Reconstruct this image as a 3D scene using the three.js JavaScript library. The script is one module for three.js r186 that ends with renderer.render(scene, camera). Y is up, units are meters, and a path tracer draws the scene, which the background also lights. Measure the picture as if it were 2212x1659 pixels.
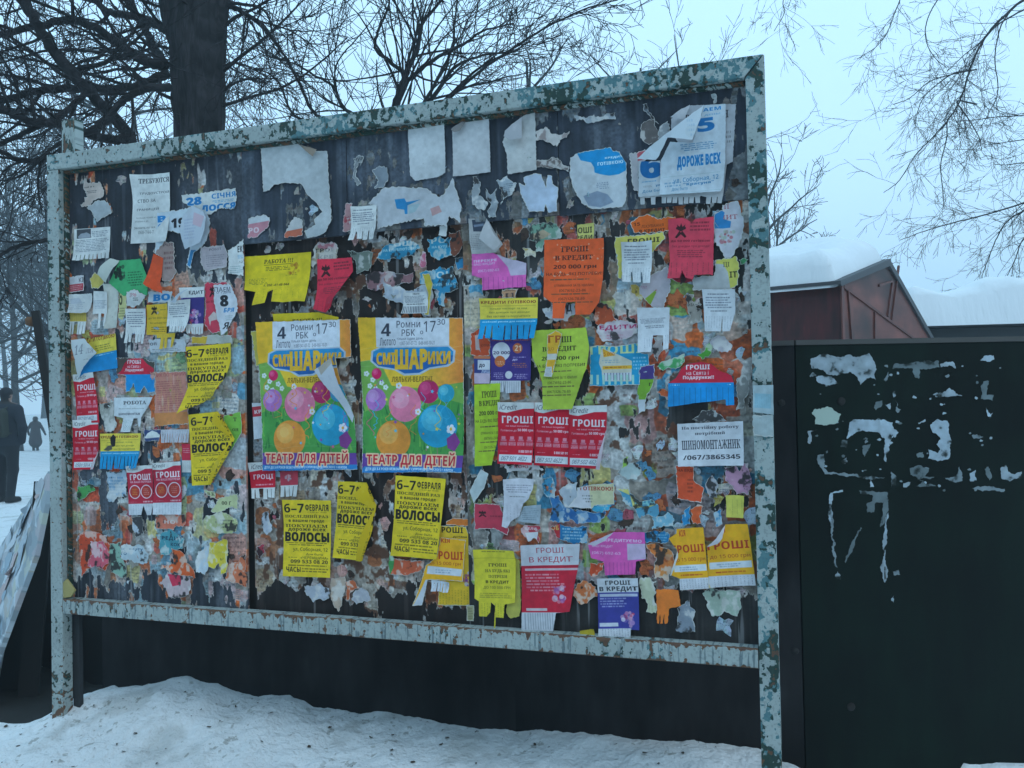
import * as THREE from 'three';
import { mergeGeometries, mergeVertices } from 'three/addons/utils/BufferGeometryUtils.js';
import { MarchingCubes } from 'three/addons/objects/MarchingCubes.js';

// ---------------------------------------------------------------- camera, sky, sun, exposure
const scene = new THREE.Scene();
const W = 2212, H = 1659, FOCAL = 1820, CAM_Y = 1.44;
const camera = new THREE.PerspectiveCamera(2 * Math.atan(H / 2 / FOCAL) * 180 / Math.PI, 4 / 3, 0.05, 900);
camera.rotation.order = 'YXZ';
camera.position.set(0, CAM_Y, 0);
camera.rotation.set(1.044 * Math.PI / 180, 0, -1.119 * Math.PI / 180);
camera.updateMatrixWorld(true);
{
  const w = 64, h = 32, d = new Float32Array(w * h * 4);
  for (let j = 0; j < h; j++) for (let i = 0; i < w; i++) {
    const e = (j + .5) / h * 2 - 1, up = Math.max(0, e), k = (j * w + i) * 4;   // row 0 is straight down
    d[k] = .80 - .30 * up; d[k + 1] = 1.20 - .16 * up; d[k + 2] = 1.56 - .06 * up; d[k + 3] = 1;
  }
  const sky = new THREE.DataTexture(d, w, h, THREE.RGBAFormat, THREE.FloatType);
  sky.mapping = THREE.EquirectangularReflectionMapping; sky.magFilter = THREE.LinearFilter; sky.needsUpdate = true;
  scene.background = sky; scene.environment = sky;
}
const sun = new THREE.DirectionalLight(0xfff3e2, 0.5);
sun.position.set(6, 14, 9); sun.castShadow = true; sun.shadow.radius = 60;
Object.assign(sun.shadow.camera, { left: -15, right: 15, top: 15, bottom: -15, near: 1, far: 60 });
scene.add(sun, sun.target);
const renderer = new THREE.WebGLRenderer({ antialias: true });
renderer.toneMapping = THREE.LinearToneMapping;
renderer.toneMappingExposure = 1.0;
renderer.shadowMap.enabled = true;
scene.fog = new THREE.FogExp2(0xdcecf2, 0.0058);

// ---------------------------------------------------------------- helpers
let seedN = 12345;
const rnd = () => { seedN = (seedN + 0x6d2b79f5) | 0; let t = Math.imul(seedN ^ (seedN >>> 15), 1 | seedN); t = (t + Math.imul(t ^ (t >>> 7), 61 | t)) ^ t; return ((t ^ (t >>> 14)) >>> 0) / 4294967296; };
const rr = (a, b) => a + (b - a) * rnd(), pick = (a) => a[Math.floor(rnd() * a.length)];
const clamp = (x, a = 0, b = 1) => Math.min(b, Math.max(a, x)), mix = (a, b, t) => a + (b - a) * t;
const sstep = (a, b, x) => { const t = clamp((x - a) / (b - a)); return t * t * (3 - 2 * t); };
const NT = new Float32Array(65536); for (let i = 0; i < 65536; i++) NT[i] = rnd();
function vn(x, y) {
  const xi = Math.floor(x), yi = Math.floor(y); let fx = x - xi, fy = y - yi; fx = fx * fx * (3 - 2 * fx); fy = fy * fy * (3 - 2 * fy);
  const r0 = (yi & 255) << 8, r1 = ((yi + 1) & 255) << 8, c0 = xi & 255, c1 = (xi + 1) & 255;
  const a = NT[r0 | c0], b = NT[r0 | c1], c = NT[r1 | c0], d = NT[r1 | c1];
  return a + (b - a) * fx + (c - a) * fy + (a - b - c + d) * fx * fy;
}
function fbm(x, y, o = 4) { let s = 0, a = .5, n = 0; for (let i = 0; i < o; i++) { s += a * vn(x, y); n += a; a *= .5; x = x * 2.03 + 17.3; y = y * 2.03 + 9.1; } return s / n; }
const taken = {};
const numbered = (n) => { const k = taken[n] = (taken[n] ?? -1) + 1; return k ? n + '_' + String(k).padStart(3, '0') : n; };
function shadow(o) { o.traverse((m) => { if (m.isMesh) { m.castShadow = true; m.receiveShadow = true; } }); return o; }
function top(o, name, label, category, group, kind) {
  o.name = numbered(name); scene.add(o); shadow(o);
  if (label) o.userData.label = label;
  if (category) o.userData.category = category;
  if (group) o.userData.group = group;
  if (kind) o.userData.kind = kind;
  return o;
}
function part(parent, name, geo, mat) { const m = new THREE.Mesh(geo, mat); m.name = name; m.castShadow = m.receiveShadow = true; parent.add(m); return m; }
const std = (c, r = .85, extra = {}) => new THREE.MeshStandardMaterial({ color: Array.isArray(c) ? new THREE.Color().setRGB(...c) : c, roughness: r, side: THREE.DoubleSide, ...extra });
function dataTex(w, h, fn, srgb = true) {
  const d = new Uint8Array(w * h * 4);
  for (let y = 0; y < h; y++) for (let x = 0; x < w; x++) { const c = fn(x, y), k = (y * w + x) * 4; d[k] = clamp(c[0]) * 255; d[k + 1] = clamp(c[1]) * 255; d[k + 2] = clamp(c[2]) * 255; d[k + 3] = 255; }
  const t = new THREE.DataTexture(d, w, h); t.magFilter = THREE.LinearFilter; t.minFilter = THREE.LinearMipmapLinearFilter; t.generateMipmaps = true;
  t.wrapS = t.wrapT = THREE.RepeatWrapping; if (srgb) t.colorSpace = THREE.SRGBColorSpace; t.needsUpdate = true; return t;
}
// pixel of the 2212 x 1659 view -> direction; a point at a given depth; a point on a given vertical plane
const dirOf = (px, py) => new THREE.Vector3((px - W / 2) / FOCAL, -(py - H / 2) / FOCAL, -1).applyQuaternion(camera.quaternion);
const at = (px, py, depth) => { const d = dirOf(px, py); return d.multiplyScalar(depth / -d.z).add(camera.position); };
// the notice board: a vertical frame turned by YAW, its right end nearer
const YAW = 18.26 * Math.PI / 180, EX = new THREE.Vector3(Math.cos(YAW), 0, Math.sin(YAW)), EN = new THREE.Vector3(-Math.sin(YAW), 0, Math.cos(YAW)), BO = new THREE.Vector3(0, 0, -3.05);
function onBoard(px, py, z = 0) {            // -> [x along the board, height] on the plane z in front of (+) or behind (-) the frame's face
  const d = dirOf(px, py), o = BO.clone().addScaledVector(EN, z), t = EN.dot(o.sub(camera.position)) / EN.dot(d), p = d.multiplyScalar(t).add(camera.position);
  return [p.clone().sub(BO).dot(EX), p.y];
}
const toWorld = (x, y, z) => new THREE.Vector3(BO.x + EX.x * x + EN.x * z, y, BO.z + EX.z * x + EN.z * z);
// crops of the photograph in which the pixel lists below were read: [left, top, scale] in its own pixels
const CROP = { A: [180, 500, 3.568], B: [180, 900, 3.568], C: [180, 1280, 3.568], D: [180, 1600, 3.568], E: [760, 380, 2.9105], F: [760, 760, 2.9105], G: [760, 1250, 2.9105], H: [760, 1500, 2.9105],
  I: [1460, 320, 3.6067], J: [1980, 280, 3.7705], K: [1460, 680, 4.046], L: [1900, 640, 3.95], M: [1460, 1020, 3.4558], N: [1900, 1000, 3.3173], O: [1460, 1450, 2.8596], Q: [1900, 1450, 2.44],
  S1: [0, 0, 2.0232], S2: [800, 0, 2.0232], S3: [1600, 0, 2.0232], S4: [2400, 0, 1.9201], S5: [0, 800, 2.0232], S6: [0, 1600, 1.9565], S7: [2400, 800, 1.9201], S8: [2400, 1600, 1.956] };
const px = (crop, x, y) => { const c = CROP[crop]; return [(c[0] + x / c[2]) / 1.47559, (c[1] + y / c[2]) / 1.47559]; };
const pairs = (a) => { const r = []; for (let i = 0; i < a.length; i += 2) r.push([a[i], a[i + 1]]); return r; };

// ---------------------------------------------------------------- ground: one snow sheet with banks, dark ground under the board's far end
const FENCE_A = at(222, 1480, 4.02), FENCE_B = at(1738, 1640, 3.36), FENCE_C = at(2330, 1700, 3.40);
const fenceDir = new THREE.Vector3(FENCE_B.x - FENCE_A.x, 0, FENCE_B.z - FENCE_A.z), fenceLen = fenceDir.length(); fenceDir.normalize();
const fenceN = new THREE.Vector3(-fenceDir.z, 0, fenceDir.x);
function onFence(p) { const d = dirOf(...p), t = (fenceN.x * FENCE_A.x + fenceN.z * FENCE_A.z) / (fenceN.x * d.x + fenceN.z * d.z); const q = d.multiplyScalar(t).add(camera.position); return [(q.x - FENCE_A.x) * fenceDir.x + (q.z - FENCE_A.z) * fenceDir.z, q.y]; }
const bankProfile = pairs([205, 1500, 250, 1478, 330, 1474, 400, 1468, 470, 1480, 540, 1500, 620, 1502, 700, 1526, 800, 1532, 900, 1548, 1050, 1562, 1200, 1575, 1350, 1588, 1500, 1600, 1640, 1618, 1700, 1645, 1760, 1668, 1850, 1690]).map(onFence);
function bankHeight(s) {
  const b = bankProfile; if (s <= b[0][0]) return b[0][1] * sstep(b[0][0] - .22, b[0][0], s);
  for (let i = 1; i < b.length; i++) if (s < b[i][0]) return mix(b[i - 1][1], b[i][1], sstep(0, 1, (s - b[i - 1][0]) / (b[i][0] - b[i - 1][0])));
  return b[b.length - 1][1];
}
function groundY(x, z) {
  const s = (x - FENCE_A.x) * fenceDir.x + (z - FENCE_A.z) * fenceDir.z, n = (x - FENCE_A.x) * fenceN.x + (z - FENCE_A.z) * fenceN.z;
  let y = .02 * (fbm(x * .9, z * .9, 3) - .5) + .05 * (fbm(x * .35 + 4, z * .35, 2) - .5);
  const bank = bankHeight(s);
  y += n > -.15 ? bank * sstep(.85, .0, n) * (1 - .12 * sstep(0, .9, n)) : bank * sstep(-.6, -.15, n) * .6;
  const near = sstep(9, 5, Math.hypot(x, z + 3));
  y += near * (.05 * (fbm(x * 4, z * 4, 4) - .5) + .03 * (fbm(x * 13 + 3, z * 13, 3) - .5) + .012 * (fbm(x * 34, z * 34 + 8, 2) - .5));
  const left = sstep(-1.6, -2.3, x) * sstep(-5.6, -4.6, z) * sstep(-1.5, -2.6, z);
  y += left * .10 * (fbm(x * 3.1 + 40, z * 3.1, 3) - .45);
  // a hollow where the snow dips below the dark ground, beside the board's far end
  const h1 = Math.hypot((x + 2.45) / .66, (z + 4.55) / .70);
  y -= .30 * sstep(1.05, .55, h1 + .25 * (fbm(x * 6, z * 6, 2) - .5));
  // away from the board the path falls gently into the mist
  y -= .8 * sstep(14, 42, -z) + 0.0 * x;
  y += 1.6 * sstep(12, 45, Math.abs(x + 2)) * (.4 + fbm(x * .05, z * .05, 2) * .6) * sstep(8, 30, -z);
  return y;
}
{
  const xs = [], zs = [];
  const fill = (out, stops) => { for (let i = 1; i < stops.length; i++) { const [a, , ] = stops[i - 1], [b, step] = stops[i]; const n = Math.round((b - a) / step); for (let k = 0; k < n; k++) out.push(a + (b - a) * k / n); } out.push(stops[stops.length - 1][0]); };
  fill(xs, [[-90], [-20, 6], [-7, .8], [-3.6, .2], [1.9, .022], [5, .25], [20, 2], [80, 8]]);
  fill(zs, [[-150], [-50, 8], [-18, 1.2], [-7, .35], [-4.9, .07], [-2.1, .02], [-1, .1], [4, .5], [26, 4]]);
  const nx = xs.length, nz = zs.length, pos = new Float32Array(nx * nz * 3), uv = new Float32Array(nx * nz * 2), idx = [];
  for (let j = 0; j < nz; j++) for (let i = 0; i < nx; i++) { const k = j * nx + i; pos[k * 3] = xs[i]; pos[k * 3 + 1] = groundY(xs[i], zs[j]); pos[k * 3 + 2] = zs[j]; uv[k * 2] = xs[i]; uv[k * 2 + 1] = zs[j]; }
  for (let j = 0; j < nz - 1; j++) for (let i = 0; i < nx - 1; i++) { const a = j * nx + i; idx.push(a, a + nx, a + 1, a + 1, a + nx, a + nx + 1); }
  const g = new THREE.BufferGeometry(); g.setAttribute('position', new THREE.BufferAttribute(pos, 3)); g.setAttribute('uv', new THREE.BufferAttribute(uv, 2)); g.setIndex(idx); g.computeVertexNormals();
  const N = 1024;
  const tile = (x, y, s, o) => { const u = x / N, v = y / N, f = (a, b) => fbm(a * s + o, b * s, 4); const bx = sstep(.8, 1, u), by = sstep(.8, 1, v); return mix(mix(f(u, v), f(u - 1, v), bx), mix(f(u, v - 1), f(u - 1, v - 1), bx), by); };
  const col = dataTex(N, N, (x, y) => { const dirt = sstep(.60, .72, tile(x, y, 5, 30)) * .25 + sstep(.69, .76, tile(x, y, 46, 70)) * .5 * sstep(.42, .6, tile(x, y, 4, 9)), c = .885 + .05 * (tile(x, y, 24, 3) - .5); return [c - dirt * .36, c - dirt * .37, c - dirt * .40]; });
  const bmp = dataTex(N, N, (x, y) => { const v = .6 * tile(x, y, 30, 5) + .4 * tile(x, y, 90, 11); return [v, v, v]; }, false);
  col.repeat.set(.8, .8); bmp.repeat.set(.8, .8);
  const snow = top(new THREE.Mesh(g, std([1, 1, 1], .92, { map: col, bumpMap: bmp, bumpScale: .022 })), 'snow_ground', 'grey-white trodden snow covering the ground', null, null, 'structure');
  // dark ground sheet that shows where the snow dips below it
  const sg = new THREE.PlaneGeometry(2.6, 2.6, 40, 40); sg.rotateX(-Math.PI / 2);
  const sp = sg.attributes.position; for (let i = 0; i < sp.count; i++) sp.setY(i, .035 * fbm(sp.getX(i) * 7, sp.getZ(i) * 7, 3)); sg.computeVertexNormals();
  const darkGround = top(new THREE.Mesh(sg, std([.018, .016, .014], .95)), 'dark_ground', 'dark ground showing in the snow hollow beside the board', null, null, 'structure'); darkGround.position.set(-2.45, -.10, -4.3);
}

// ---------------------------------------------------------------- painted steel textures: rust, dark green, turquoise, chalky white
function paintTex(len, wid, o) {
  const w = 2048, h = 64, lvl = new Float32Array(w * h);
  const col = dataTex(w, h, (x, y) => {
    const u = x / w * len, v = y / h * wid, e = Math.min(v, wid - v) / wid;
    const n1 = fbm(u * (o.sx ?? 78) + o.s, v * (o.sy ?? 62), 4), n2 = fbm(u * 60 + o.s * 3, v * 60, 4), n3 = fbm(u * 9 + o.s * 7, v * 9 + 5, 4), n4 = fbm(u * 130, v * 130 + o.s, 3);
    const zone = o.z(u / len, v / wid); zone[0] += -.03 + .34 * (fbm(u * 6.5 + o.s, v * 5, 3) - .5);
    let c = [.36 + .14 * n2, .25 + .10 * n2, .18 + .06 * n4], l = 0;
    const rust = o.rust(u / len, v / wid) + .18 * sstep(.10, 0, e);
    if (n1 * .55 + n2 * .3 + n4 * .15 > .30 + rust * .4) { c = [.10 + .08 * n4, .20 + .09 * n4, .19 + .05 * n4]; l = .35;
      if (n3 * .6 + n2 * .4 > .515 - zone[1]) { c = [.27 + .12 * n4, .44 + .10 * n4, .47 + .08 * n4]; l = .55; }
      if (n1 * .6 + n2 * .25 + n4 * .15 > zone[0]) { const k = .705 + .12 * (n3 - .5) - .08 * sstep(.55, .7, n4); c = [k * .93, k * .98, k * .96]; l = 1;
        const run = sstep(.6, .72, fbm(u * 150 + o.s, v * 14 + u * 2, 4)); if (o.drip) c = c.map((q, i) => q * (1 - run * .8 * [.42, .36, .32][i])); }
    }
    lvl[y * w + x] = l; return c;
  });
  const bmp = dataTex(w, h, (x, y) => { const l = lvl[y * w + x]; return [l, l, l]; }, false);
  return { map: col, bumpMap: bmp, bumpScale: .0012 };
}
const MP = {
  topRail: std([1, 1, 1], .6, paintTex(3.05, .07, { s: 3, z: (u, v) => [mix(.43, .53, sstep(.3, .8, u)) + .04 * sstep(.2, 0, Math.min(v, 1 - v)), mix(-.03, .03, u)], rust: (u, v) => .05 })),
  bottomRail: std([1, 1, 1], .6, paintTex(3.05, .06, { s: 21, sx: 70, sy: 50, drip: 3, z: (u, v) => [.375 + .04 * Math.sin(u * 9), -.02], rust: (u, v) => .16 + .6 * sstep(.62, 1, v) })),
  leftPost: std([1, 1, 1], .6, paintTex(2.6, .07, { s: 44, z: (u, v) => [mix(.36, .58, sstep(.65, .1, v) * sstep(.35, .8, u)) + .12 * sstep(.16, .04, u), -.06], rust: (u) => .05 + .5 * sstep(.14, .02, u) })),
  rightPost: std([1, 1, 1], .6, paintTex(2.6, .07, { s: 63, sx: 34, sy: 40, z: (u, v) => [mix(.53, .49, u) + .05 * Math.sin(u * 17), .02], rust: (u) => .08 })),
  angle: std([1, 1, 1], .8, paintTex(3.05, .03, { s: 130, z: () => [.64, -.2], rust: () => .42 })),
  stub: std([1, 1, 1], .6, paintTex(.5, .07, { s: 90, z: () => [.5, -.1], rust: () => .3 })),
};
const M = {
  ironDark: std([.085, .078, .072], .75), woodDark: std([.022, .020, .019], .9), darkPost: std([.03, .032, .035], .85),
};

// ---------------------------------------------------------------- the notice board: posts, rails, sheets of board
const bX = (p, z = 0) => onBoard(...p, z)[0], bY = (p, z = 0) => onBoard(...p, z)[1];
const L0 = bX([106, 940]), L1 = bX([131, 940]), R0 = bX([1626, 900]), R1 = bX([1670, 900]), T1 = 2.567, T0 = 2.497, U1 = .604, U0 = .540;
const board = new THREE.Group(); board.position.copy(toWorld(0, 0, 0)); board.rotation.y = -YAW;
function plate(pts, depth, zFront, uvOf, bevel = .004) {       // an outline in the board's plane given thickness
  const g = new THREE.ExtrudeGeometry(new THREE.Shape(pts.map((p) => new THREE.Vector2(...p))), { depth: depth - 2 * bevel, bevelEnabled: bevel > 0, bevelThickness: bevel, bevelSize: bevel, bevelOffset: -bevel, bevelSegments: 2 });
  g.translate(0, 0, zFront - depth + bevel);
  const p = g.attributes.position, uv = g.attributes.uv; for (let i = 0; i < p.count; i++) uv.setXY(i, ...uvOf(p.getX(i), p.getY(i), p.getZ(i)));
  return g;
}
{
  const W0 = L1 - L0, W1 = R1 - R0, D = .055, hU = (x, y, z) => [(x - L0) / 3.05, (y - (y > 1.5 ? T0 : U0)) / .0705 - z * 14], vU = (x0, w) => (x, y, z) => [y / 2.6, (x - x0) / w * .995 - z * 14];
  const mT = L0 + (R1 - L0) * .46, mB = L0 + (R1 - L0) * .487, gap = .0015;
  part(board, 'post', plate([[L0, -.25], [L1, -.25], [L1, T0 - gap], [L0, T0 - gap]], D, 0, vU(L0, W0)), MP.leftPost);
  part(board, 'post', plate([[R0, -.25], [R1, -.25], [R1, T1], [R0 + gap * 2, T0 - gap]], D, 0, vU(R0, W1)), MP.rightPost);
  part(board, 'top_rail', plate([[L0, T0], [mT - gap, T0], [mT - gap, T1], [L0, T1]], D, 0, hU), MP.topRail);
  part(board, 'top_rail', plate([[mT, T0], [R0 - gap, T0], [R1 - gap * 2.4, T1], [mT, T1]], D, .0008, hU), MP.topRail);
  part(board, 'bottom_rail', plate([[L1 + gap, U0], [mB - gap, U0], [mB - gap, U1], [L1 + gap, U1]], D, 0, hU), MP.bottomRail);
  part(board, 'bottom_rail', plate([[mB, U0 - .002], [R0 - gap, U0 - .002], [R0 - gap, U1 - .001], [mB, U1 - .001]], D, .001, hU), MP.bottomRail);
  // dark angle iron just inside the frame
  const q = () => [0, 0], qa = (x, y, z) => [(x + y) / 3.05, (x - y) * 20 + z * 20], a = .016;
  part(board, 'inner_angle', plate([[L1 + .002, U1 + .002], [L1 + a, U1 + .002], [L1 + a, T0 - .002], [L1 + .002, T0 - .002]], .02, -.026, qa, .002), MP.angle);
  part(board, 'inner_angle', plate([[L1 + a + .001, T0 - a], [R0 - .003, T0 - a], [R0 - .003, T0 - .002], [L1 + a + .001, T0 - .002]], .02, -.024, qa, .002), MP.angle);
  // old scaffold post stub standing up behind the far corner
  const s0 = onBoard(142, 262, -.10), s1 = onBoard(172, 320, -.10);
  part(board, 'post_stub', plate([[s0[0], 1.9], [s1[0], 1.9], [s1[0], s0[1] - .004], [s1[0] - .02, s0[1]], [s0[0], s0[1] - .006]], .05, -.075, (x, y) => [y * .8, (x - s0[0]) / .07]), MP.stub);
  // torn rag of card caught in the lower corner
  const r = pairs([95, 1085, 85, 930, 140, 870, 235, 1000, 190, 1075, 250, 1100, 100, 1110]).map(([x, y]) => onBoard(...px('D', x, y), -.02));
  part(board, 'card_wedge', plate(r.slice(0, 5), .012, -.005, q, .002), std([.42, .34, .13], .9));
}
// board sheets: [x0, x1, y0, y1, face depth, kind]
const seamX = bX([535, 900], -.05), seamX2 = bX([1009, 900], -.05), topY = (X) => mix(1.992, 2.012, (X - seamX) / (R0 - seamX)) - .0;
const tyC = bY([760, 508], -.05), tyR = bY([1350, 455], -.05), vs1 = bX([749, 400], -.04), vs2 = bX([1206, 330], -.04);
const PANELS = [
  ['left', L1 + .003, seamX - .008, U1 - .03, T0 + .02, -.046, 0], ['top', seamX - .006, vs1 - .001, tyC, T0 + .02, -.040, 1], ['top', vs1 + .001, vs2 - .001, tyC + .004, T0 + .02, -.041, 1], ['top', vs2 + .001, R0 + .02, tyR, T0 + .02, -.040, 1],
  ['middle', seamX + .012, seamX2 - .010, U1 - .03, tyC + .06, -.068, 2], ['right', seamX2 - .006, R0 + .02, U1 - .03, tyR + .05, -.052, 3],
];
const panelAt = (x, y) => PANELS.find((p) => p[6] === 0 ? x < seamX : p[6] === 1 ? y > p[3] && x >= p[1] - .01 && x <= p[2] + .01 : x <= p[2] + .004 && x >= p[1] - .02) ?? PANELS[5];
const [dkX, dkY] = onBoard(1400, 900, -.05);
function panelTex(p, idx) {
  const [, x0, x1, y0, y1, , kind] = p, den = 440, w = Math.round((x1 - x0) * den), h = Math.round((y1 - y0) * den), o = idx * 31.7;
  // leaflets pasted over one another for years ...
  const cv = document.createElement('canvas'); cv.width = w; cv.height = h; const c = cv.getContext('2d'); c.fillStyle = kind === 1 ? '#8d9196' : '#a39a92'; c.fillRect(0, 0, w, h);
  const pal = [['#d3d4d6', '#cbbfba', '#d09a8e', '#9cbccb', '#d9774a', '#b4c6d0', '#d2c584', '#dcdddd', '#5f9fc0', '#b4c696', '#d2b6b8', '#d3d5d4', '#d95a4a', '#dfe0e0', '#e0682c', '#d8875c', '#dc5a3a', '#e0784a', '#d6a08c'], ['#7f868d', '#857a76', '#6a6866', '#99a0a7', '#5f656c', '#74726f'], ['#d2c8be', '#a0603c', '#c9bab2', '#c4683a', '#d6d4d4', '#7c5a4a', '#c49c92', '#ac9274', '#d9cfc0', '#d4d7dc', '#d8d4d0', '#cfd3da'], ['#d3d4d6', '#d29a98', '#3f93bd', '#d8703f', '#b2c8d6', '#d2c77c', '#8d7058', '#cfc0b6', '#9dbc62', '#d0d3d5', '#d6c6cc', '#c0544e', '#dedfe0', '#df6a30', '#d9d2cc', '#b0542c', '#d8603a']][kind];
  const n = Math.round((x1 - x0) * (y1 - y0) * (kind === 2 ? 480 : 300));
  for (let i = 0; i < n; i++) {
    const W0 = rr(.03, kind === 2 ? .09 : .15) * den, H0 = W0 * rr(.5, 1.5); c.save(); c.translate(rr(0, w), rr(0, h)); c.rotate(rr(-.12, .12)); c.globalAlpha = rr(.75, 1); c.fillStyle = pick(pal);
    c.beginPath(); const m = 20; for (let k = 0; k < m; k++) { const a = k / m * 6.283, q = 1 / Math.max(Math.abs(Math.cos(a)), Math.abs(Math.sin(a))); c.lineTo(Math.cos(a) * q * W0 * rr(.40, .52), Math.sin(a) * q * H0 * rr(.40, .52)); } c.closePath(); c.fill();
    if (rnd() < .55) { c.fillStyle = pick(['#54504c', '#6c4a48', '#3f5f78', '#7c7672']); for (let r = 0; r < 5; r++) { let X = -W0 * .36; while (X < W0 * .34) { const l = rr(2, 8); c.globalAlpha = rr(.2, .6); c.fillRect(X, -H0 * .35 + r * H0 * .15, l, Math.max(1, H0 * rr(.03, .06))); X += l + 2; } } } c.restore();
  }
  const src = c.getImageData(0, 0, w, h).data;
  // ... and then scraped and washed off down to the board again
  return dataTex(w, h, (X, Y) => {
    const x = x0 + X / den, y = y0 + Y / den, g = fbm(x * 55 + o, y * 6, 4), g2 = fbm(x * 9 + o, y * 9, 4), g3 = fbm(x * 120, y * 120, 2);
    const b = kind === 2 ? [.165, .125, .115] : kind === 1 ? [.225, .25, .295] : kind === 0 ? [.20, .215, .25] : [.20, .185, .18];
    let col = b.map((q) => q * (.66 + .5 * g + .5 * (g2 - .5) + .16 * (g3 - .5)) + (kind < 2 ? .10 * sstep(.52, .66, fbm(x * 5 + 60, y * 3.4, 4)) * (.5 + g3) : 0));
    const drip = sstep(.6, .75, fbm(x * 40 + o, y * 1.6, 3)) * .07; col = col.map((q) => q + drip);
    const rest = kind === 1 ? .30 + .26 * sstep(tyC + .30, tyC + .04, y) + .5 * (g2 - .5) : kind === 0 ? mix(1.0, .34, sstep(1.86, 2.08, y + .16 * (g2 - .5))) * mix(.45, 1, sstep(.64, .78, y + .1 * (g2 - .5))) : kind === 2 ? mix(.88, .64, sstep(1.55, 1.85, y)) * mix(.1, 1, sstep(.63, .72, y + .1 * (g2 - .5))) : mix(.96, .74, sstep(1.65, 1.95, y)) * mix(.15, 1, sstep(.68, .80, y + .12 * (g2 - .5)));
    const bare = kind === 3 ? Math.exp(-(((x - dkX) / .19) ** 2 + ((y - dkY) / .17) ** 2)) : 0;
    const q = bare * .09 + fbm(x * 6 + o, y * 6, 3) * .40 + fbm(x * 22 + 3 + o, y * 10, 4) * .42 + fbm(x * 70 + o, y * 26, 3) * .18, th = mix(.30, .60, rest);
    const e = th - q;
    if (e > 0) {
      const k = ((h - 1 - Y) * w + X) * 4, t = .98 + .5 * (fbm(x * 120, y * 120, 3) - .5) + .3 * (fbm(x * 38 + 9, y * 38, 3) - .5), grime = 1 - .30 * sstep(.42, .68, fbm(x * 2.6 + o, y * 3.1, 3) * .6 + fbm(x * 31 + 2, y * 24 + o, 4) * .4), paper = [0, 1, 2].map((c) => src[k + c] / 255 * t * grime * [1, .985, .965][c]);
      const pk = kind === 1 ? .62 : kind === 0 && y > 2 ? .72 : 1, pulp = [.80 * t * pk, .77 * t * pk, .745 * t * pk], r = sstep(.028, .004, e) * .85;
      col = e < .004 ? paper.map((v) => v * .55) : paper.map((v, i) => mix(v, pulp[i], r));
      if (kind === 2 || bare > .3) col = col.map((v, i) => mix(v, [.36, .22, .15][i], sstep(.54, .64, fbm(x * 30 + 40, y * 26, 4)) * .85));
    }
    if (kind !== 1) { const run = sstep(.66, .74, fbm(x * 75 + o * 2, y * 2.2 + 5, 3)) * sstep(.45, .6, fbm(x * 4, y * 3 + o, 2)) * .5; col = col.map((v) => mix(v, .74, run)); }     // runs of dried paste
    return col;
  });
}
PANELS.forEach((p, i) => {
  const [nm, x0, x1, y0, y1, z] = p;
  const t = panelTex(p, i), m = std([1, 1, 1], .82, { map: t });
  part(board, nm === 'top' ? 'upper_panel' : 'lower_panel', plate([[x0, y0], [x1, y0], [x1, y1], [x0, y1]], .012, z, (x, y) => [(x - x0) / (x1 - x0), (y - y0) / (y1 - y0)], .0015), m);
});
part(board, 'backing_sheet', plate([[L1 + .004, U1 - .03], [R0 + .02, U1 - .03], [R0 + .02, T0 + .02], [L1 + .004, T0 + .02]], .012, -.084, () => [0, 0], 0), M.woodDark);
part(board, 'post_flange', plate([[L1 - .004, -.25], [L1 + .034, -.25], [L1 + .034, U0 - .004], [L1 - .004, U0 - .004]], .02, -.058, () => [0, 0], .001), M.darkPost);
top(board, 'notice_board', 'large street notice board in a chipped white and green steel frame', 'notice board');

// ---------------------------------------------------------------- paper: every sheet is cut to its own outline, creased and lifted where it has come loose
const ATLAS = 2048, DENS = 860; const atlases = [];
function newAtlas() { const c = document.createElement('canvas'); c.width = c.height = ATLAS; const a = { c, ctx: c.getContext('2d'), x: 2, y: 2, row: 0, mat: null }; a.ctx.fillStyle = '#999'; a.ctx.fillRect(0, 0, ATLAS, ATLAS); atlases.push(a);
  a.mat = new THREE.MeshStandardMaterial({ roughness: .82, side: THREE.DoubleSide }); return a; }
let atlas = newAtlas();
function slot(w, h) {
  if (atlas.x + w + 4 > ATLAS) { atlas.x = 2; atlas.y += atlas.row + 4; atlas.row = 0; }
  if (atlas.y + h + 4 > ATLAS) atlas = newAtlas();
  const s = { a: atlas, x: atlas.x, y: atlas.y, w, h }; atlas.x += w + 4; atlas.row = Math.max(atlas.row, h); return s;
}
const FONT = { S: 'bold 100px sans-serif', s: '100px sans-serif', R: 'bold 100px serif', r: '100px serif', X: 'bold 100px sans-serif' };
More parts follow.
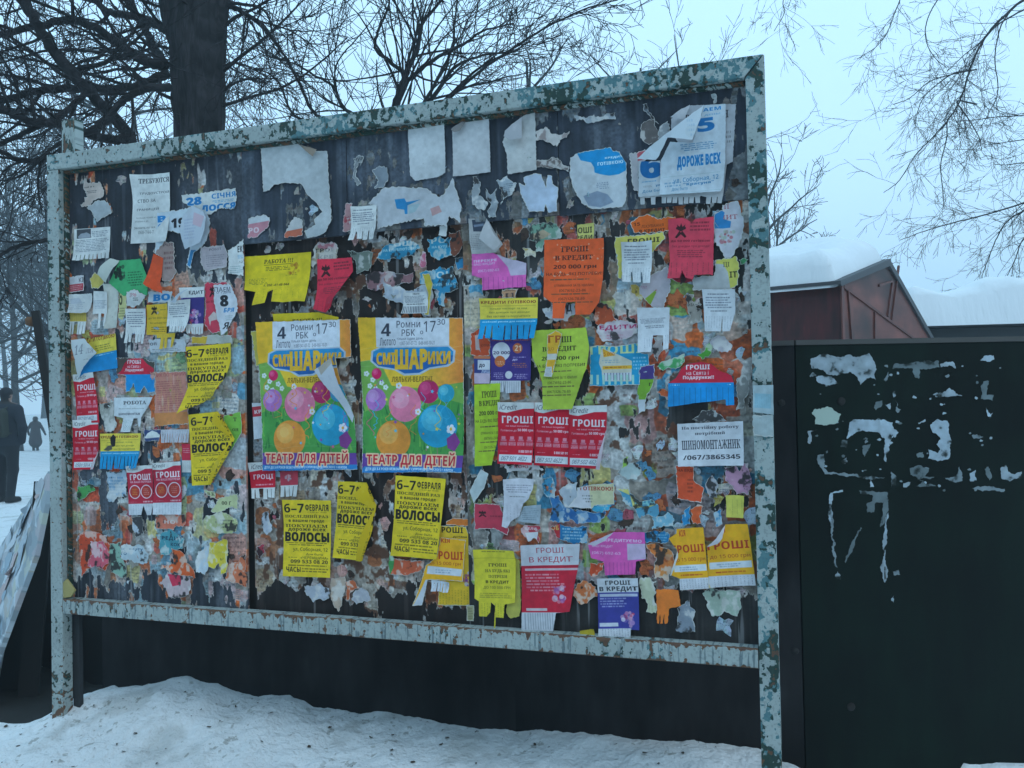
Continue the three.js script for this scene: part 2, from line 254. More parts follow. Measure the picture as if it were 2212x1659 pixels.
class Pen {
  constructor(s, inv) { this.s = s; this.c = s.a.ctx; this.inv = inv; }
  X(u) { return this.s.x + u / 100 * this.s.w; } Y(v) { return this.s.y + v / 100 * this.s.h; }
  r(x0, y0, x1, y1, col) { this.c.fillStyle = col; this.c.fillRect(this.X(x0), this.Y(y0), (x1 - x0) / 100 * this.s.w, (y1 - y0) / 100 * this.s.h); return this; }
  p(col, pts) { const c = this.c; c.fillStyle = col; c.beginPath(); pairs(pts).forEach(([x, y], i) => (i ? c.lineTo(this.X(x), this.Y(y)) : c.moveTo(this.X(x), this.Y(y)))); c.closePath(); c.fill(); return this; }
  o(col, x, y, rx, ry = rx * this.s.w / this.s.h) { const c = this.c; c.fillStyle = col; c.beginPath(); c.ellipse(this.X(x), this.Y(y), rx / 100 * this.s.w, ry / 100 * this.s.h, 0, 0, 7); c.fill(); return this; }
  ring(col, x, y, rx, lw) { const c = this.c; c.strokeStyle = col; c.lineWidth = lw / 100 * this.s.w; c.beginPath(); c.ellipse(this.X(x), this.Y(y), rx / 100 * this.s.w, rx / 100 * this.s.w, 0, 0, 7); c.stroke(); return this; }
  t(str, x0, y0, x1, y1, col = '#1c1a18', font = 'S', skew = 0) {
    const c = this.c; c.save(); c.font = FONT[font]; c.fillStyle = col; const m = c.measureText(str), a = m.actualBoundingBoxAscent, d = m.actualBoundingBoxDescent, l = m.actualBoundingBoxLeft, wd = l + m.actualBoundingBoxRight;
    const sx = (x1 - x0) / 100 * this.s.w / wd, sy = (y1 - y0) / 100 * this.s.h / (a + d); c.translate(this.X(x0), this.Y(y0)); c.transform(sx, 0, -skew * sy, sy, 0, 0); c.fillText(str, l, a);
    if (font === 'X') { c.strokeStyle = col; c.lineWidth = 6; c.strokeText(str, l, a); } c.restore(); return this;
  }
  box(x0, y0, x1, y1) {                                         // a patch read off the photograph, squared up on the sheet
    const x = (x0 + x1) / 2, y = (y0 + y1) / 2, w = x1 - x0, h = y1 - y0, i = this.inv, c = i(x, y), gx = i(x + 4, y), gy = i(x, y + 4), m = -(gx[1] - c[1]) / (gy[1] - c[1]);
    const l = i(x0, y - m * w / 2), r = i(x1, y + m * w / 2), ht = Math.max(h - Math.abs(m) * w, h * .8), t = i(x, y - ht / 2), b = i(x, y + ht / 2); return [l[0] * 100, t[1] * 100, r[0] * 100, b[1] * 100];
  }
  z(str, x0, y0, x1, y1, col, font, skew) { return this.t(str, ...this.box(x0, y0, x1, y1), col, font, skew); }
  zr(x0, y0, x1, y1, col) { return this.r(...this.box(x0, y0, x1, y1), col); }
  zp(col, pts) { return this.p(col, pairs(pts).flatMap(([x, y]) => this.inv(x, y).map((q) => q * 100))); }
  zk(x0, y0, x1, y1, rows, col) { return this.k(...this.box(x0, y0, x1, y1), rows, col); }
  k(x0, y0, x1, y1, rows, col = '#555') {                       // print too small to read: rows of word-length dashes
    const c = this.c, h = (y1 - y0) / rows; c.fillStyle = col;
    for (let i = 0; i < rows; i++) { let x = x0 + (i === rows - 1 ? rr(0, 8) : rr(0, 2)); const e = x1 - rr(0, (x1 - x0) * .18); while (x < e) { const wl = Math.min(rr(3, 11) * (x1 - x0) / 60, e - x); c.globalAlpha = rr(.55, .95); c.fillRect(this.X(x), this.Y(y0 + h * (i + .22)), wl / 100 * this.s.w, Math.max(1, h * .5 / 100 * this.s.h)); x += wl + 1.6; } }
    c.globalAlpha = 1; return this;
  }
  ticks(x0, y0, x1, y1, n, col = '#667') { const c = this.c; c.fillStyle = col; for (let i = 0; i < n; i++) { const x = x0 + (i + .5) * (x1 - x0) / n; for (let y = y0; y < y1; y += rr(2, 4)) { c.globalAlpha = rr(.4, .95); c.fillRect(this.X(x), this.Y(y), Math.max(1, .014 * this.s.w), rr(.012, .022) * this.s.h); } } c.globalAlpha = 1; return this; }
  splash(cols, x, y, r, n = 26) { for (let i = 0; i < n; i++) { const a = rr(0, 6.3), d = r * Math.sqrt(rnd()); this.c.globalAlpha = rr(.4, .9); this.o(pick(cols), x + Math.cos(a) * d, y + Math.sin(a) * d * this.s.w / this.s.h, rr(.1, .35) * r); } this.c.globalAlpha = 1; return this; }
}
function clip(poly, f) { const r = []; for (let i = 0; i < poly.length; i++) { const a = poly[i], b = poly[(i + 1) % poly.length], da = f(a), db = f(b); if (da >= 0) r.push(a); if ((da > 0 && db < 0) || (da < 0 && db > 0)) { const t = da / (da - db); r.push([a[0] + (b[0] - a[0]) * t, a[1] + (b[1] - a[1]) * t]); } } return r; }
function sheetGeo(poly, nu, nv, P, uvOf) {
  const pos = [], uv = [], u0 = Math.min(...poly.map((p) => p[0])), u1 = Math.max(...poly.map((p) => p[0])), v0 = Math.min(...poly.map((p) => p[1])), v1 = Math.max(...poly.map((p) => p[1]));
  for (let i = 0; i < nu; i++) {
    const a = u0 + (u1 - u0) * i / nu, b = u0 + (u1 - u0) * (i + 1) / nu; const col = clip(clip(poly, (p) => p[0] - a), (p) => b - p[0]); if (col.length < 3) continue;
    for (let j = 0; j < nv; j++) {
      const c = v0 + (v1 - v0) * j / nv, d = v0 + (v1 - v0) * (j + 1) / nv; let q = clip(clip(col, (p) => p[1] - c), (p) => d - p[1]);
      q = q.filter((p, k) => { const n = q[(k + 1) % q.length]; return Math.hypot(p[0] - n[0], p[1] - n[1]) > 1e-6; }); if (q.length < 3) continue;
      const cv = q.map((p) => new THREE.Vector2(p[0], p[1])); if (THREE.ShapeUtils.isClockWise(cv)) { cv.reverse(); q.reverse(); }
      for (const f of THREE.ShapeUtils.triangulateShape(cv, [])) for (const k of [f[0], f[2], f[1]]) { pos.push(...P(q[k][0], q[k][1])); uv.push(...uvOf(q[k][0], q[k][1])); }
    }
  }
  let g = new THREE.BufferGeometry(); g.setAttribute('position', new THREE.Float32BufferAttribute(pos, 3)); g.setAttribute('uv', new THREE.Float32BufferAttribute(uv, 2));
  g = mergeVertices(g, 1e-5); g.computeVertexNormals(); return g;
}
function tear(poly, wm, hm, amp, step = .009) {
  const r = []; for (let i = 0; i < poly.length; i++) { const a = poly[i], b = poly[(i + 1) % poly.length], dx = (b[0] - a[0]) * wm, dy = (b[1] - a[1]) * hm, L = Math.hypot(dx, dy), n = Math.max(1, Math.round(L / step));
    for (let k = 0; k < n; k++) { const t = k / n, e = k ? amp * rr(-1, 1) : amp * .4 * rr(-1, 1); r.push([a[0] + (b[0] - a[0]) * t - dy / L * e / wm, a[1] + (b[1] - a[1]) * t + dx / L * e / hm]); } }
  return r;
}
function fringe(v0, n, miss = .15, u0 = 0, u1 = 1) {           // a sheet whose lower edge is cut into tear-off strips
  const r = [[0, 0], [1, 0], [1, v0]]; if (u1 < 1) r.push([u1, v0]);
  for (let i = n - 1; i >= 0; i--) { const a = u0 + (u1 - u0) * i / n, b = u0 + (u1 - u0) * (i + 1) / n, g = (u1 - u0) * .035 / n * 2; if (rnd() < miss) { r.push([b - g, v0 + rr(-.01, .03)], [a + g, v0 + rr(-.01, .03)]); continue; } const e = 1 + rr(-.03, .015), s = rr(-.25, .25) * (u1 - u0) / n; r.push([b - g, v0 + .02], [b - g + s * .5, e], [a + g * 2 + s * .5, e + rr(-.01, .01)], [a + g, v0 + .02]); }
  if (u0 > 0) r.push([u0, v0]); r.push([0, v0]); return r;
}
let sheetCount = 0;
const papers = [];
function paper(name, label, crop, o) {
  sheetCount++;
  const raw = pairs(o.q ?? o.p), mid = raw.reduce((s, p) => [s[0] + p[0] / raw.length, s[1] + p[1] / raw.length], [0, 0]);
  const pz = o.onPost ? 0 : panelAt(...onBoard(...px(crop, ...mid), -.05))[5];
  const lay = pz + .0012 + (o.lay ?? 1) * .0024 + sheetCount * .00003;
  // the sheet's own frame: metres along and down it, on the face of the board
  const spot = (x, y) => onBoard(...px(crop, x, y), lay), pts = raw.map((p) => spot(...p)), cb = [0, 1].map((k) => pts.reduce((s, p) => s + p[k] / pts.length, 0));
  let ax = [1, 0]; if (o.q) { ax = [0, 1].map((k) => pts[1][k] - pts[0][k] + pts[2][k] - pts[3][k]); const l = Math.hypot(...ax); ax = ax.map((v) => v / l); }
  const dn = [ax[1], -ax[0]], loc = pts.map((p) => [(p[0] - cb[0]) * ax[0] + (p[1] - cb[1]) * ax[1], (p[0] - cb[0]) * dn[0] + (p[1] - cb[1]) * dn[1]]);
  const [a0, a1, b0, b1] = o.q ? [(loc[0][0] + loc[3][0]) / 2, (loc[1][0] + loc[2][0]) / 2, (loc[0][1] + loc[1][1]) / 2, (loc[2][1] + loc[3][1]) / 2] : [Math.min(...loc.map((p) => p[0])), Math.max(...loc.map((p) => p[0])), Math.min(...loc.map((p) => p[1])), Math.max(...loc.map((p) => p[1]))];
  const wm = a1 - a0, hm = b1 - b0, toUV = (a, b) => [(a - a0) / wm, (b - b0) / hm];
  const inv = (x, y) => { const p = spot(x, y), e = p[0] - cb[0], f = p[1] - cb[1]; return toUV(e * ax[0] + f * ax[1], e * dn[0] + f * dn[1]); };
  const cor = loc.map((p) => toUV(...p)), warp = ([u, v]) => [0, 1].map((k) => mix(mix(cor[0][k], cor[1][k], u), mix(cor[3][k], cor[2][k], u), v));
  let uvp = o.p ? cor : o.out ? pairs(o.out).map((p) => inv(...p)) : o.fr ? fringe(...o.fr).map(warp) : [[0, 0], [1, 0], [1, 1], [0, 1]].map(warp);
  const s = slot(Math.max(8, Math.round(wm * DENS)), Math.max(8, Math.round(hm * DENS))), pen = new Pen(s, inv);
  s.a.ctx.save(); s.a.ctx.beginPath(); s.a.ctx.rect(s.x - 1, s.y - 1, s.w + 2, s.h + 2); s.a.ctx.clip();
  pen.r(-2, -2, 102, 102, o.bg ?? '#d9d8d4'); o.d?.(pen);
  const wear = o.wear ?? .35;                                   // rubbed spots, glue and grime
  for (let i = 0; i < 60 * wear * Math.max(.4, wm * hm * 14); i++) { s.a.ctx.globalAlpha = rr(.05, .22); pen.o(pick(['#6b5d4c', '#8a8a8a', '#e9e6de', '#54504a', '#b9a98c']), rr(0, 100), rr(0, 100), rr(.3, 2.6) * .1 / wm, rr(.3, 3) * .1 / hm); }
  s.a.ctx.globalAlpha = 1;
  { const im = s.a.ctx.getImageData(s.x, s.y, s.w, s.h), D = im.data, pe = o.peel ?? 0, k0 = sheetCount * 3.7;     // uneven fading; on old remnants patches rubbed through to pulp or to the dark board
    for (let y = 0; y < s.h; y++) for (let x = 0; x < s.w; x++) { const i = (y * s.w + x) * 4, X = x / DENS, Y = y / DENS; let f = 1 + .16 * (fbm(X * 60 + k0, Y * 60, 3) - .5) + .16 * (fbm(X * 9 + k0, Y * 9, 2) - .5);
      let r = D[i], g = D[i + 1], b = D[i + 2];
      if (pe) { const q = fbm(X * 20 + k0, Y * 17, 3) * .66 + fbm(X * 75 + k0, Y * 60, 3) * .34, kw = sstep(.555, .63, q) * .72 * pe, kd = sstep(.415, .35, q) * .8 * pe; r = mix(mix(r, 208, kw), 44, kd); g = mix(mix(g, 203, kw), 40, kd); b = mix(mix(b, 198, kw), 40, kd); f += .3 * (q - .5); }
      D[i] = clamp(r * f, 0, 255); D[i + 1] = clamp(g * f, 0, 255); D[i + 2] = clamp(b * f, 0, 255); }
    s.a.ctx.putImageData(im, s.x, s.y); }
  const tornAmp = o.torn ?? (o.p ? .0035 : 0);
  if (tornAmp) { if (o.peel) uvp = tear(uvp, wm, hm, tornAmp * 1.6, .026); uvp = tear(uvp, wm, hm, tornAmp * (o.peel ? .6 : 1), .007); }
  else if (!o.fr) uvp = tear(uvp, wm, hm, .0006, .02);
  if (tornAmp && o.we !== 0) { const c = s.a.ctx; c.strokeStyle = o.we ?? '#d6d2cb'; for (let i = 0; i < uvp.length; i++) { c.lineWidth = rr(.3, 1) * (o.wew ?? 5); c.beginPath(); c.moveTo(pen.X(uvp[i][0] * 100), pen.Y(uvp[i][1] * 100)); const b = uvp[(i + 1) % uvp.length]; c.lineTo(pen.X(b[0] * 100), pen.Y(b[1] * 100)); c.stroke(); } }
  s.a.ctx.restore();
  const sd = sheetCount * 7.31, amp = o.amp ?? ((o.lay ?? 1) > 2 ? .0048 : .0028), lift = [rnd(), rnd(), rnd(), rnd()].map((r) => (o.lift ?? ((o.lay ?? 1) > 2 ? .024 : .009)) * r * r), curls = o.curl ?? [];
  const zOf = (u, v) => {
    let z = amp * (fbm(u * wm * 9 + sd, v * hm * 9, 3) - .25) + amp * .6 * Math.max(0, fbm(u * wm * 30 + sd, v * hm * 12, 2) - .4);
    [[0, 0], [1, 0], [1, 1], [0, 1]].forEach((c, i) => { const d = Math.hypot(u - c[0], v - c[1]); z += lift[i] * Math.max(0, 1 - d / .55) ** 2; });
    for (const [cu, cv, r, h] of curls) { const d = Math.hypot((u - cu) * wm, (v - cv) * hm) / r; z += h * Math.max(0, 1 - d) ** 2; }
    const hg = o.hang ?? ((o.lay ?? 1) > 2 ? .006 : 0); if (hg) z += hg * clamp(v) ** 2.2;
    if (o.fr && v > o.fr[0]) z += (v - o.fr[0]) * hm * .35 * Math.max(0, vn(u * o.fr[1] * 1.0 + sd, 3.3) - .25);
    return Math.max(0, z);
  };
  const obj = toWorld(cb[0], cb[1], lay);
  const P = (u, v, dz = 0) => { const a = a0 + u * wm, b = b0 + v * hm; return [ax[0] * a + dn[0] * b, ax[1] * a + dn[1] * b, zOf(u, v) + dz]; };
  const uvOf = (u, v) => [(s.x + clamp(u, .001, .999) * s.w) / ATLAS, 1 - (s.y + clamp(v, .001, .999) * s.h) / ATLAS];
  const cell = Math.max(.016, Math.sqrt(wm * hm) / 14), nu = Math.max(3, Math.round(wm / cell)), nv = Math.max(3, Math.round(hm / cell));
  const sheet = new THREE.Mesh(sheetGeo(uvp, nu, nv, P, uvOf), s.a.mat); let root = sheet;
  if (o.flap) {                                                  // corners and edges that have turned over and show the back of the sheet
    root = new THREE.Group(); sheet.name = 'sheet'; root.add(sheet);
    for (const f of [].concat(o.flap)) {
      let fp = pairs(f.p).map((p) => inv(...p)); const us = fp.map((p) => p[0]), vs = fp.map((p) => p[1]), fa = Math.min(...us), fb = Math.max(...us), fc = Math.min(...vs), fd = Math.max(...vs);
      const fw = (fb - fa) * wm, fh = (fd - fc) * hm, t = slot(Math.max(8, Math.round(fw * 500)), Math.max(8, Math.round(fh * 500))), fpen = new Pen(t, (x, y) => { const r = inv(x, y); return [(r[0] - fa) / (fb - fa), (r[1] - fc) / (fd - fc)]; });
      t.a.ctx.save(); t.a.ctx.beginPath(); t.a.ctx.rect(t.x - 1, t.y - 1, t.w + 2, t.h + 2); t.a.ctx.clip(); fpen.r(-2, -2, 102, 102, f.bg ?? '#d8d6d0'); f.d?.(fpen);
      for (let i = 0; i < 14; i++) { t.a.ctx.globalAlpha = .1; fpen.o(pick(['#9a948a', '#f2efe8', '#8c8f96']), rr(0, 100), rr(0, 100), rr(3, 12)); } t.a.ctx.globalAlpha = 1; t.a.ctx.restore();
      fp = tear(fp, wm, hm, f.torn ?? .0012, .012);
      const [hu, hv, hr, hh] = f.up ? [...inv(f.up[0], f.up[1]), f.up[2], f.up[3]] : [(fa + fb) / 2, (fc + fd) / 2, .2, .012];
      const FP = (u, v) => { const r = P(u, v, .0026), d = Math.hypot((u - hu) * wm, (v - hv) * hm) / hr; r[2] += hh * Math.max(0, 1 - d * d); return r; };
      const fm = new THREE.Mesh(sheetGeo(fp, Math.max(3, Math.round(fw / .015)), Math.max(3, Math.round(fh / .015)), FP, (u, v) => [(t.x + clamp((u - fa) / (fb - fa), .01, .99) * t.w) / ATLAS, 1 - (t.y + clamp((v - fc) / (fd - fc), .01, .99) * t.h) / ATLAS]), t.a.mat);
      fm.name = 'turned_flap'; root.add(fm);
    }
  }
  root.position.copy(obj); root.rotation.y = -YAW; papers.push(root);
  return top(root, name, label, o.cat ?? (name.includes('poster') ? 'poster' : name.includes('remnant') ? 'paper remnant' : name.includes('notice') ? 'notice' : name.includes('sticker') ? 'sticker' : 'leaflet'), o.group);
}

// ---------------------------------------------------------------- printed designs that occur more than once
const K1 = '#1d1a16', YEL = '#ecca26', YELD = '#d9b40c', RED = '#d3142f', RED2 = '#e0304a', ORA = '#f2602a', LIM = '#b6cf3c', MAG = '#e765b4', BLU = '#0c93d8', BLU2 = '#1d7fc0', WHT = '#dcdcd9', GRY = '#b9bbbd', AMB = '#f3ae1c', PUR = '#4a3a8c';
const dHair = (g) => { g.r(0, 0, 100, 100, YEL); g.t('6–7', 4, 5, 44, 17, K1, 'S').t('ФЕВРАЛЯ', 47, 5.5, 96, 14, K1, 'S').t('с 9.00 до 18.00', 52, 14.8, 92, 17.2, '#6b5a10', 's').t('ПОСЛЕДНИЙ РАЗ', 5, 18.6, 95, 24.2, K1, 'R').t('в вашем городе', 12, 26, 87, 30.2, K1, 'S').t('ПОКУПАЕМ', 5, 31.6, 94, 35.8, K1, 'R').t('дороже всех', 10, 36.8, 90, 41.6, K1, 'S').t('ВОЛОСЫ', 4, 42.6, 96, 54, K1, 'X').k(5, 55, 95, 60, 2, '#6d5c14').t('ул. Соборная, 12', 20, 62, 93, 68, K1, 's').t('Дом быта', 47, 69.2, 82, 72.6, K1, 's').t('«ЧЕРЕМШИНА»', 36, 73.2, 94, 76.8, K1, 's').k(5, 74, 32, 76.4, 1, '#6d5c14').t('099 533 08 20', 15, 78.2, 93, 82.6, K1, 'S').k(5, 84, 95, 87, 1, '#6d5c14').t('ЧАСЫ', 6, 87.5, 36, 94, K1, 'S').k(38, 88, 95, 94.5, 2, '#6d5c14'); };
const dCash = (num) => (g) => { g.r(0, 0, 100, 100, RED).p(WHT, [0, 0, 100, 0, 100, 10, 70, 10.5, 45, 14, 25, 17, 10, 16, 0, 14.5]).t('iCredit', 8, 4, 54, 12, '#46464e', 's', .25).t('ГРОШІ', 11, 22, 97, 34, '#f1e2e4', 'S').t('на ваші потреби!', 22, 36.5, 86, 40.5, '#efc4ca', 's').t('Готівкою до', 8, 43.5, 52, 48, '#efc4ca', 's').t('50 000 грн', 55, 43, 97, 48, '#f4dcdf', 'S'); for (let i = 0; i < 4; i++) { const x = 6 + i * 24; g.r(x + 4, 55, x + 15, 60, '#e6899a').r(x + 2, 60, x + 18, 63, '#dd6f83').r(x, 64.5, x + 20, 70, '#e08795').k(x, 65, x + 20, 70, 2, RED); } g.k(5, 78, 34, 80.5, 1, '#e7a2ad').t('0 800 501 91', 58, 77, 96, 81, '#f3dfe2', 'S').r(4, 84.5, 97, 96, '#dfdfe2').t(num, 12, 87.5, 84, 94, '#5f6677', 's', .3); };
const dCircles = (g) => { g.r(0, 0, 100, 100, '#c41f3c').p(WHT, [0, 0, 100, 0, 100, 7, 75, 7, 50, 12, 30, 14.5, 0, 13]).t('iCredit', 5, 2.5, 46, 9, '#46464e', 's', .25).t('ГРОШІ', 12, 17, 95, 29, '#efdfe1', 'S').t('НА ВАШІ ПОТРЕБИ', 12, 31, 95, 35, '#e9b9c2', 'S'); for (const x of [28, 74]) { g.o('#c23a2c', x, 53, 18).ring('#e9dde0', x, 53, 21, 3).k(x - 12, 46, x + 12, 60, 4, x < 50 ? '#e6a83a' : '#e8a9a6'); } g.k(4, 72.5, 40, 74.5, 1, '#e7a2ad').t('0 800 501 91', 60, 71.5, 96, 75, '#f3dfe2', 'S').r(0, 77, 100, 100, '#dcdde2').ticks(4, 79, 96, 98, 9, '#9a9fae'); };
const dLoan = (bg, ink = '#231d14') => (g) => { g.r(0, 0, 100, 100, bg).t('ГРОШІ', 28, 9, 74, 16.5, ink, 'R').t('В КРЕДИТ', 18, 21, 82, 28.5, ink, 'R').t('200 000 грн', 16, 33.5, 88, 40, ink, 'S').t('НА БУДЬ-ЯКІ ПОТРЕБИ!', 4, 43, 98, 48, ink, 's').k(10, 51, 86, 54, 1, '#5b4a34').t('ОТРИМАННЯ ЗА 15 ХВИЛИН', 18, 59, 84, 62, ink, 's').t('(067)692-23-86', 27, 65, 72, 69, ink, 's').k(8, 70, 92, 73, 1, '#5b4a34').t('(067)326-78-89', 26, 76, 70, 80, ink, 's').k(6, 81, 84, 83.5, 1, '#5b4a34'); };
const dTwoTone = (g) => { g.r(0, 0, 100, 50, '#ecd24c').r(0, 50, 100, 100, '#0a97cf').t('КРЕДИТИ ГОТІВКОЮ', 3, 6, 97, 15, '#8c3a1c', 'S').r(3, 18, 97, 18.7, '#a58a2a').t('тільки паспорт та код', 18, 22, 82, 28, '#6d6a30', 's').t('без довідки про доходи', 16, 31.5, 86, 37.5, '#6d6a30', 's').t('без застави та поручителів', 12, 41, 88, 47.5, '#6d6a30', 's').t('особливі умови для пенсіонерів', 4, 53.5, 97, 59, '#bfe3f2', 'S'); };
const dFeast = (g) => { g.r(0, 0, 100, 46, '#4d4a42').r(0, 0, 34, 46, '#594c44').p('#d3213c', [0, 47, 12, 36, 20, 16, 30, 4, 50, 0, 68, 3, 80, 18, 96, 30, 100, 47]).t('ГРОШІ', 28, 6, 64, 17, '#efe3e4', 'S').t('на Свята і', 28, 20, 62, 29, '#efe3e4', 's').t('Подарунки!!', 23, 31, 70, 41, '#efe3e4', 'S').r(0, 47, 100, 100, BLU).k(3, 49.5, 20, 54, 1, '#cfe8f5').k(84, 49.5, 98, 54, 1, '#cfe8f5'); };
const dAd = (g) => { g.k(8, 9, 92, 14, 1, '#5d6270').k(6, 17, 94, 46, 5, '#747a88').k(18, 49, 84, 54, 1, '#5d6270').ticks(5, 64, 96, 92, 10, '#7d8494'); };
const flower = (g, x, y, s, col = '#3a1216') => { s *= .8; g.p(col, [x - s * .9, y - s * .55, x - s * .3, y - s * .2, x, y - s * .75, x + s * .3, y - s * .2, x + s * .9, y - s * .55, x + s * .6, y + s * .3, x, y + s * .5, x - s * .6, y + s * .3]); g.o(col, x - s * .75, y, s * .3).o(col, x + s * .75, y, s * .3); g.p(col, [x - s * 1.2, y + s * 1.45, x - s * .3, y + s * .4, x, y + s * .7, x + s * .3, y + s * .4, x + s * 1.2, y + s * 1.3, x + s * .9, y + s * 1.5, x, y + s * .95, x - s * .8, y + s * 1.55]); };
const dFlower = (g) => { flower(g, 27, 18, 13); g.k(46, 7, 96, 24, 3, '#7a1f2c').t('до 50 000 готівкою', 6, 36, 92, 41, '#6d1624', 'S').t('без довідки про доходи', 9, 45, 90, 50, '#6d1624', 's').k(20, 53, 84, 66, 4, '#8d2a38').ticks(4, 74, 96, 96, 8, '#8d2a38'); };
const dAmber = (g) => { g.r(0, 0, 100, 82, AMB).t('КІЯ', 28, 3, 46, 13, '#c0401c', 'S').t('ГРОШІ', 1, 27, 96, 40, '#c23a1c', 'S').t('до 15 000 грн', 4, 48, 96, 56, '#b5431e', 's').r(2, 60, 97, 71, '#d9dbde').k(16, 62.5, 76, 69.5, 2, '#8f9fb5').k(10, 74.5, 92, 79, 1, '#c2571c').r(0, 82, 100, 100, '#d5d5da').ticks(3, 84, 97, 98, 11, '#8a8590'); };
// the children's show: lettering as printed, the picture kept to plain balloons, daisies and grass
const dShow = (g) => {
  const grad = g.c.createLinearGradient(g.X(0), 0, g.X(100), 0); grad.addColorStop(0, '#f2b92a'); grad.addColorStop(.55, '#f4c93a'); grad.addColorStop(1, '#ee8a3a'); g.c.fillStyle = grad; g.c.fillRect(g.X(0), g.Y(0), g.s.w, g.s.h);
  g.p('#7fae4e', [0, 28, 8, 27, 22, 33, 30, 44, 60, 46, 100, 42, 100, 92, 0, 92]); g.p('#4d9a46', [0, 62, 20, 56, 50, 60, 80, 52, 100, 56, 100, 92, 0, 92]);
  for (let i = 0; i < 90; i++) { const x = rr(0, 100), y = rr(60, 90); g.p(pick(['#2f7a3a', '#5aa848', '#3d8b41', '#79b54e']), [x, y, x + rr(-4, 4), y - rr(4, 10), x + 2, y]); }
  for (const [x, y] of [[5, 36], [11, 40], [8, 44], [16, 37], [20, 42], [24, 45], [14, 46]]) for (let k = 0; k < 5; k++) g.o('#dfe6e2', x + Math.cos(k * 1.26) * 1.6, y + Math.sin(k * 1.26) * 1.1, 1.1);
  const ball = (x, y, r, col, hi) => { g.p('#8d7b66', [x - .4, y + r * .7, x + .4, y + r * .7, x + 1.2, y + r * 1.15, x + .4, y + r * 1.15]); g.o(col, x, y, r); g.c.globalAlpha = .55; g.o(hi, x - r * .28, y - r * .22, r * .55); g.c.globalAlpha = .5; g.o(hi, x - r * .34, y - r * .26, r * .28); g.c.globalAlpha = 1; };
  ball(15, 36, 5, '#d5175a', '#ee6a98'); ball(14, 53, 10.5, '#b573b8', '#d3a6d6'); ball(66, 48, 10.5, '#c01f5e', '#e45a8c'); ball(43, 56, 16, '#ec7f9d', '#f7b3c4'); ball(83, 49, 8, '#2aa0bd', '#7fd0dd'); ball(75, 70, 19, '#1f9cc2', '#6fcadd'); ball(32, 79, 17, '#e79236', '#f4bd6c');
  for (const [x, y, r] of [[88, 72, 2.6], [56, 61, 1.8], [37, 44, 1.8]]) { for (let k = 0; k < 5; k++) g.o('#e6e3ea', x + Math.cos(k * 1.26) * r, y + Math.sin(k * 1.26) * r * .7, r * .75); g.o('#e8b53a', x, y, r * .5); }
  for (let i = 0; i < 26; i++) { const x = rr(4, 96), y = rr(40, 86), s = rr(.8, 2.2), st = []; for (let k = 0; k < 10; k++) { const a = k * .628 + i, r = k % 2 ? s * .45 : s; st.push(x + Math.cos(a) * r, y + Math.sin(a) * r * .7); } g.p(pick(['#f2d64a', '#e9e4ee', '#e05a8a', '#58b8d8', '#f09a3c', '#8f4fa8']), st); }
  for (let i = 0; i < 9; i++) { const c = g.c; c.strokeStyle = pick(['#e84f86', '#3fb0d4', '#f4c23a', '#a14fb0', '#f28a3a']); c.lineWidth = rr(1.2, 2.6); c.beginPath(); const x = rr(5, 95), y = rr(38, 60); for (let k = 0; k < 14; k++) c.lineTo(g.X(x + Math.sin(k * .9 + i) * 2.4 + k * rr(-.2, .3)), g.Y(y + k * 1.5)); c.stroke(); }
  for (let i = 0; i < 5; i++) { const c = g.c; c.strokeStyle = '#e9e6e0'; c.globalAlpha = rr(.12, .3); c.lineWidth = rr(.8, 1.8); c.beginPath(); const y = rr(5, 95); c.moveTo(g.X(0), g.Y(y)); for (let k = 1; k < 9; k++) c.lineTo(g.X(k * 12.5), g.Y(y + rr(-2, 2))); c.stroke(); c.globalAlpha = 1; }
  g.p('#8a3a86', [84, 78, 92, 74, 97, 80, 92, 86, 85, 84]);
  g.p('#b9c6d3', [10, 21, 18, 18.5, 86, 18.5, 92, 22, 91, 29, 85, 32, 68, 33.5, 58, 37, 42, 37.5, 33, 34, 16, 32, 9, 28]); g.p('#1b62a8', [12, 21.5, 19, 19.4, 85, 19.4, 90, 22.5, 89, 28.5, 83, 31, 67, 32.4, 57, 35.8, 43, 36.2, 34, 33, 17, 31, 11, 27.5]); g.p('#2a8fc4', [12, 21.5, 19, 19.4, 85, 19.4, 90, 22.5, 89.5, 25, 12, 25]);
  g.t('СМІ', 15, 22.4, 33, 30, '#eeb02c', 'X').t('ШАР', 33.5, 20.6, 65, 33, '#f0b62e', 'X').t('ИКИ', 66, 22.4, 87, 30, '#eeb02c', 'X');
  g.t('ЛЯЛЬКИ-ВЕЛЕТНІ', 30, 38, 70, 41.6, '#8f6a14', 'S');
  g.r(0, 88.5, 100, 100, '#6f3f96'); g.p('#2a7fc0', [4, 96.4, 100, 96, 100, 100, 0, 100]); g.c.lineJoin = 'round';
  { const c = g.c; c.save(); c.font = FONT.S; const m = c.measureText('ТЕАТР ДЛЯ ДІТЕЙ'); c.translate(g.X(6), g.Y(95.2)); c.scale(.88 * g.s.w / m.width, .066 * g.s.h / 75); c.strokeStyle = '#f2c9a0'; c.lineWidth = 22; c.strokeText('ТЕАТР ДЛЯ ДІТЕЙ', 0, 0); c.fillStyle = '#cf1f34'; c.fillText('ТЕАТР ДЛЯ ДІТЕЙ', 0, 0); c.restore(); }
  g.t('ДІТИ ДО 3-Х РОКІВ БЕЗКОШТОВНО У СУПРОВОДІ ДОРОСЛОГО 1 КВИТОК', 5, 97, 92, 99, '#d5e4f2', 'S');
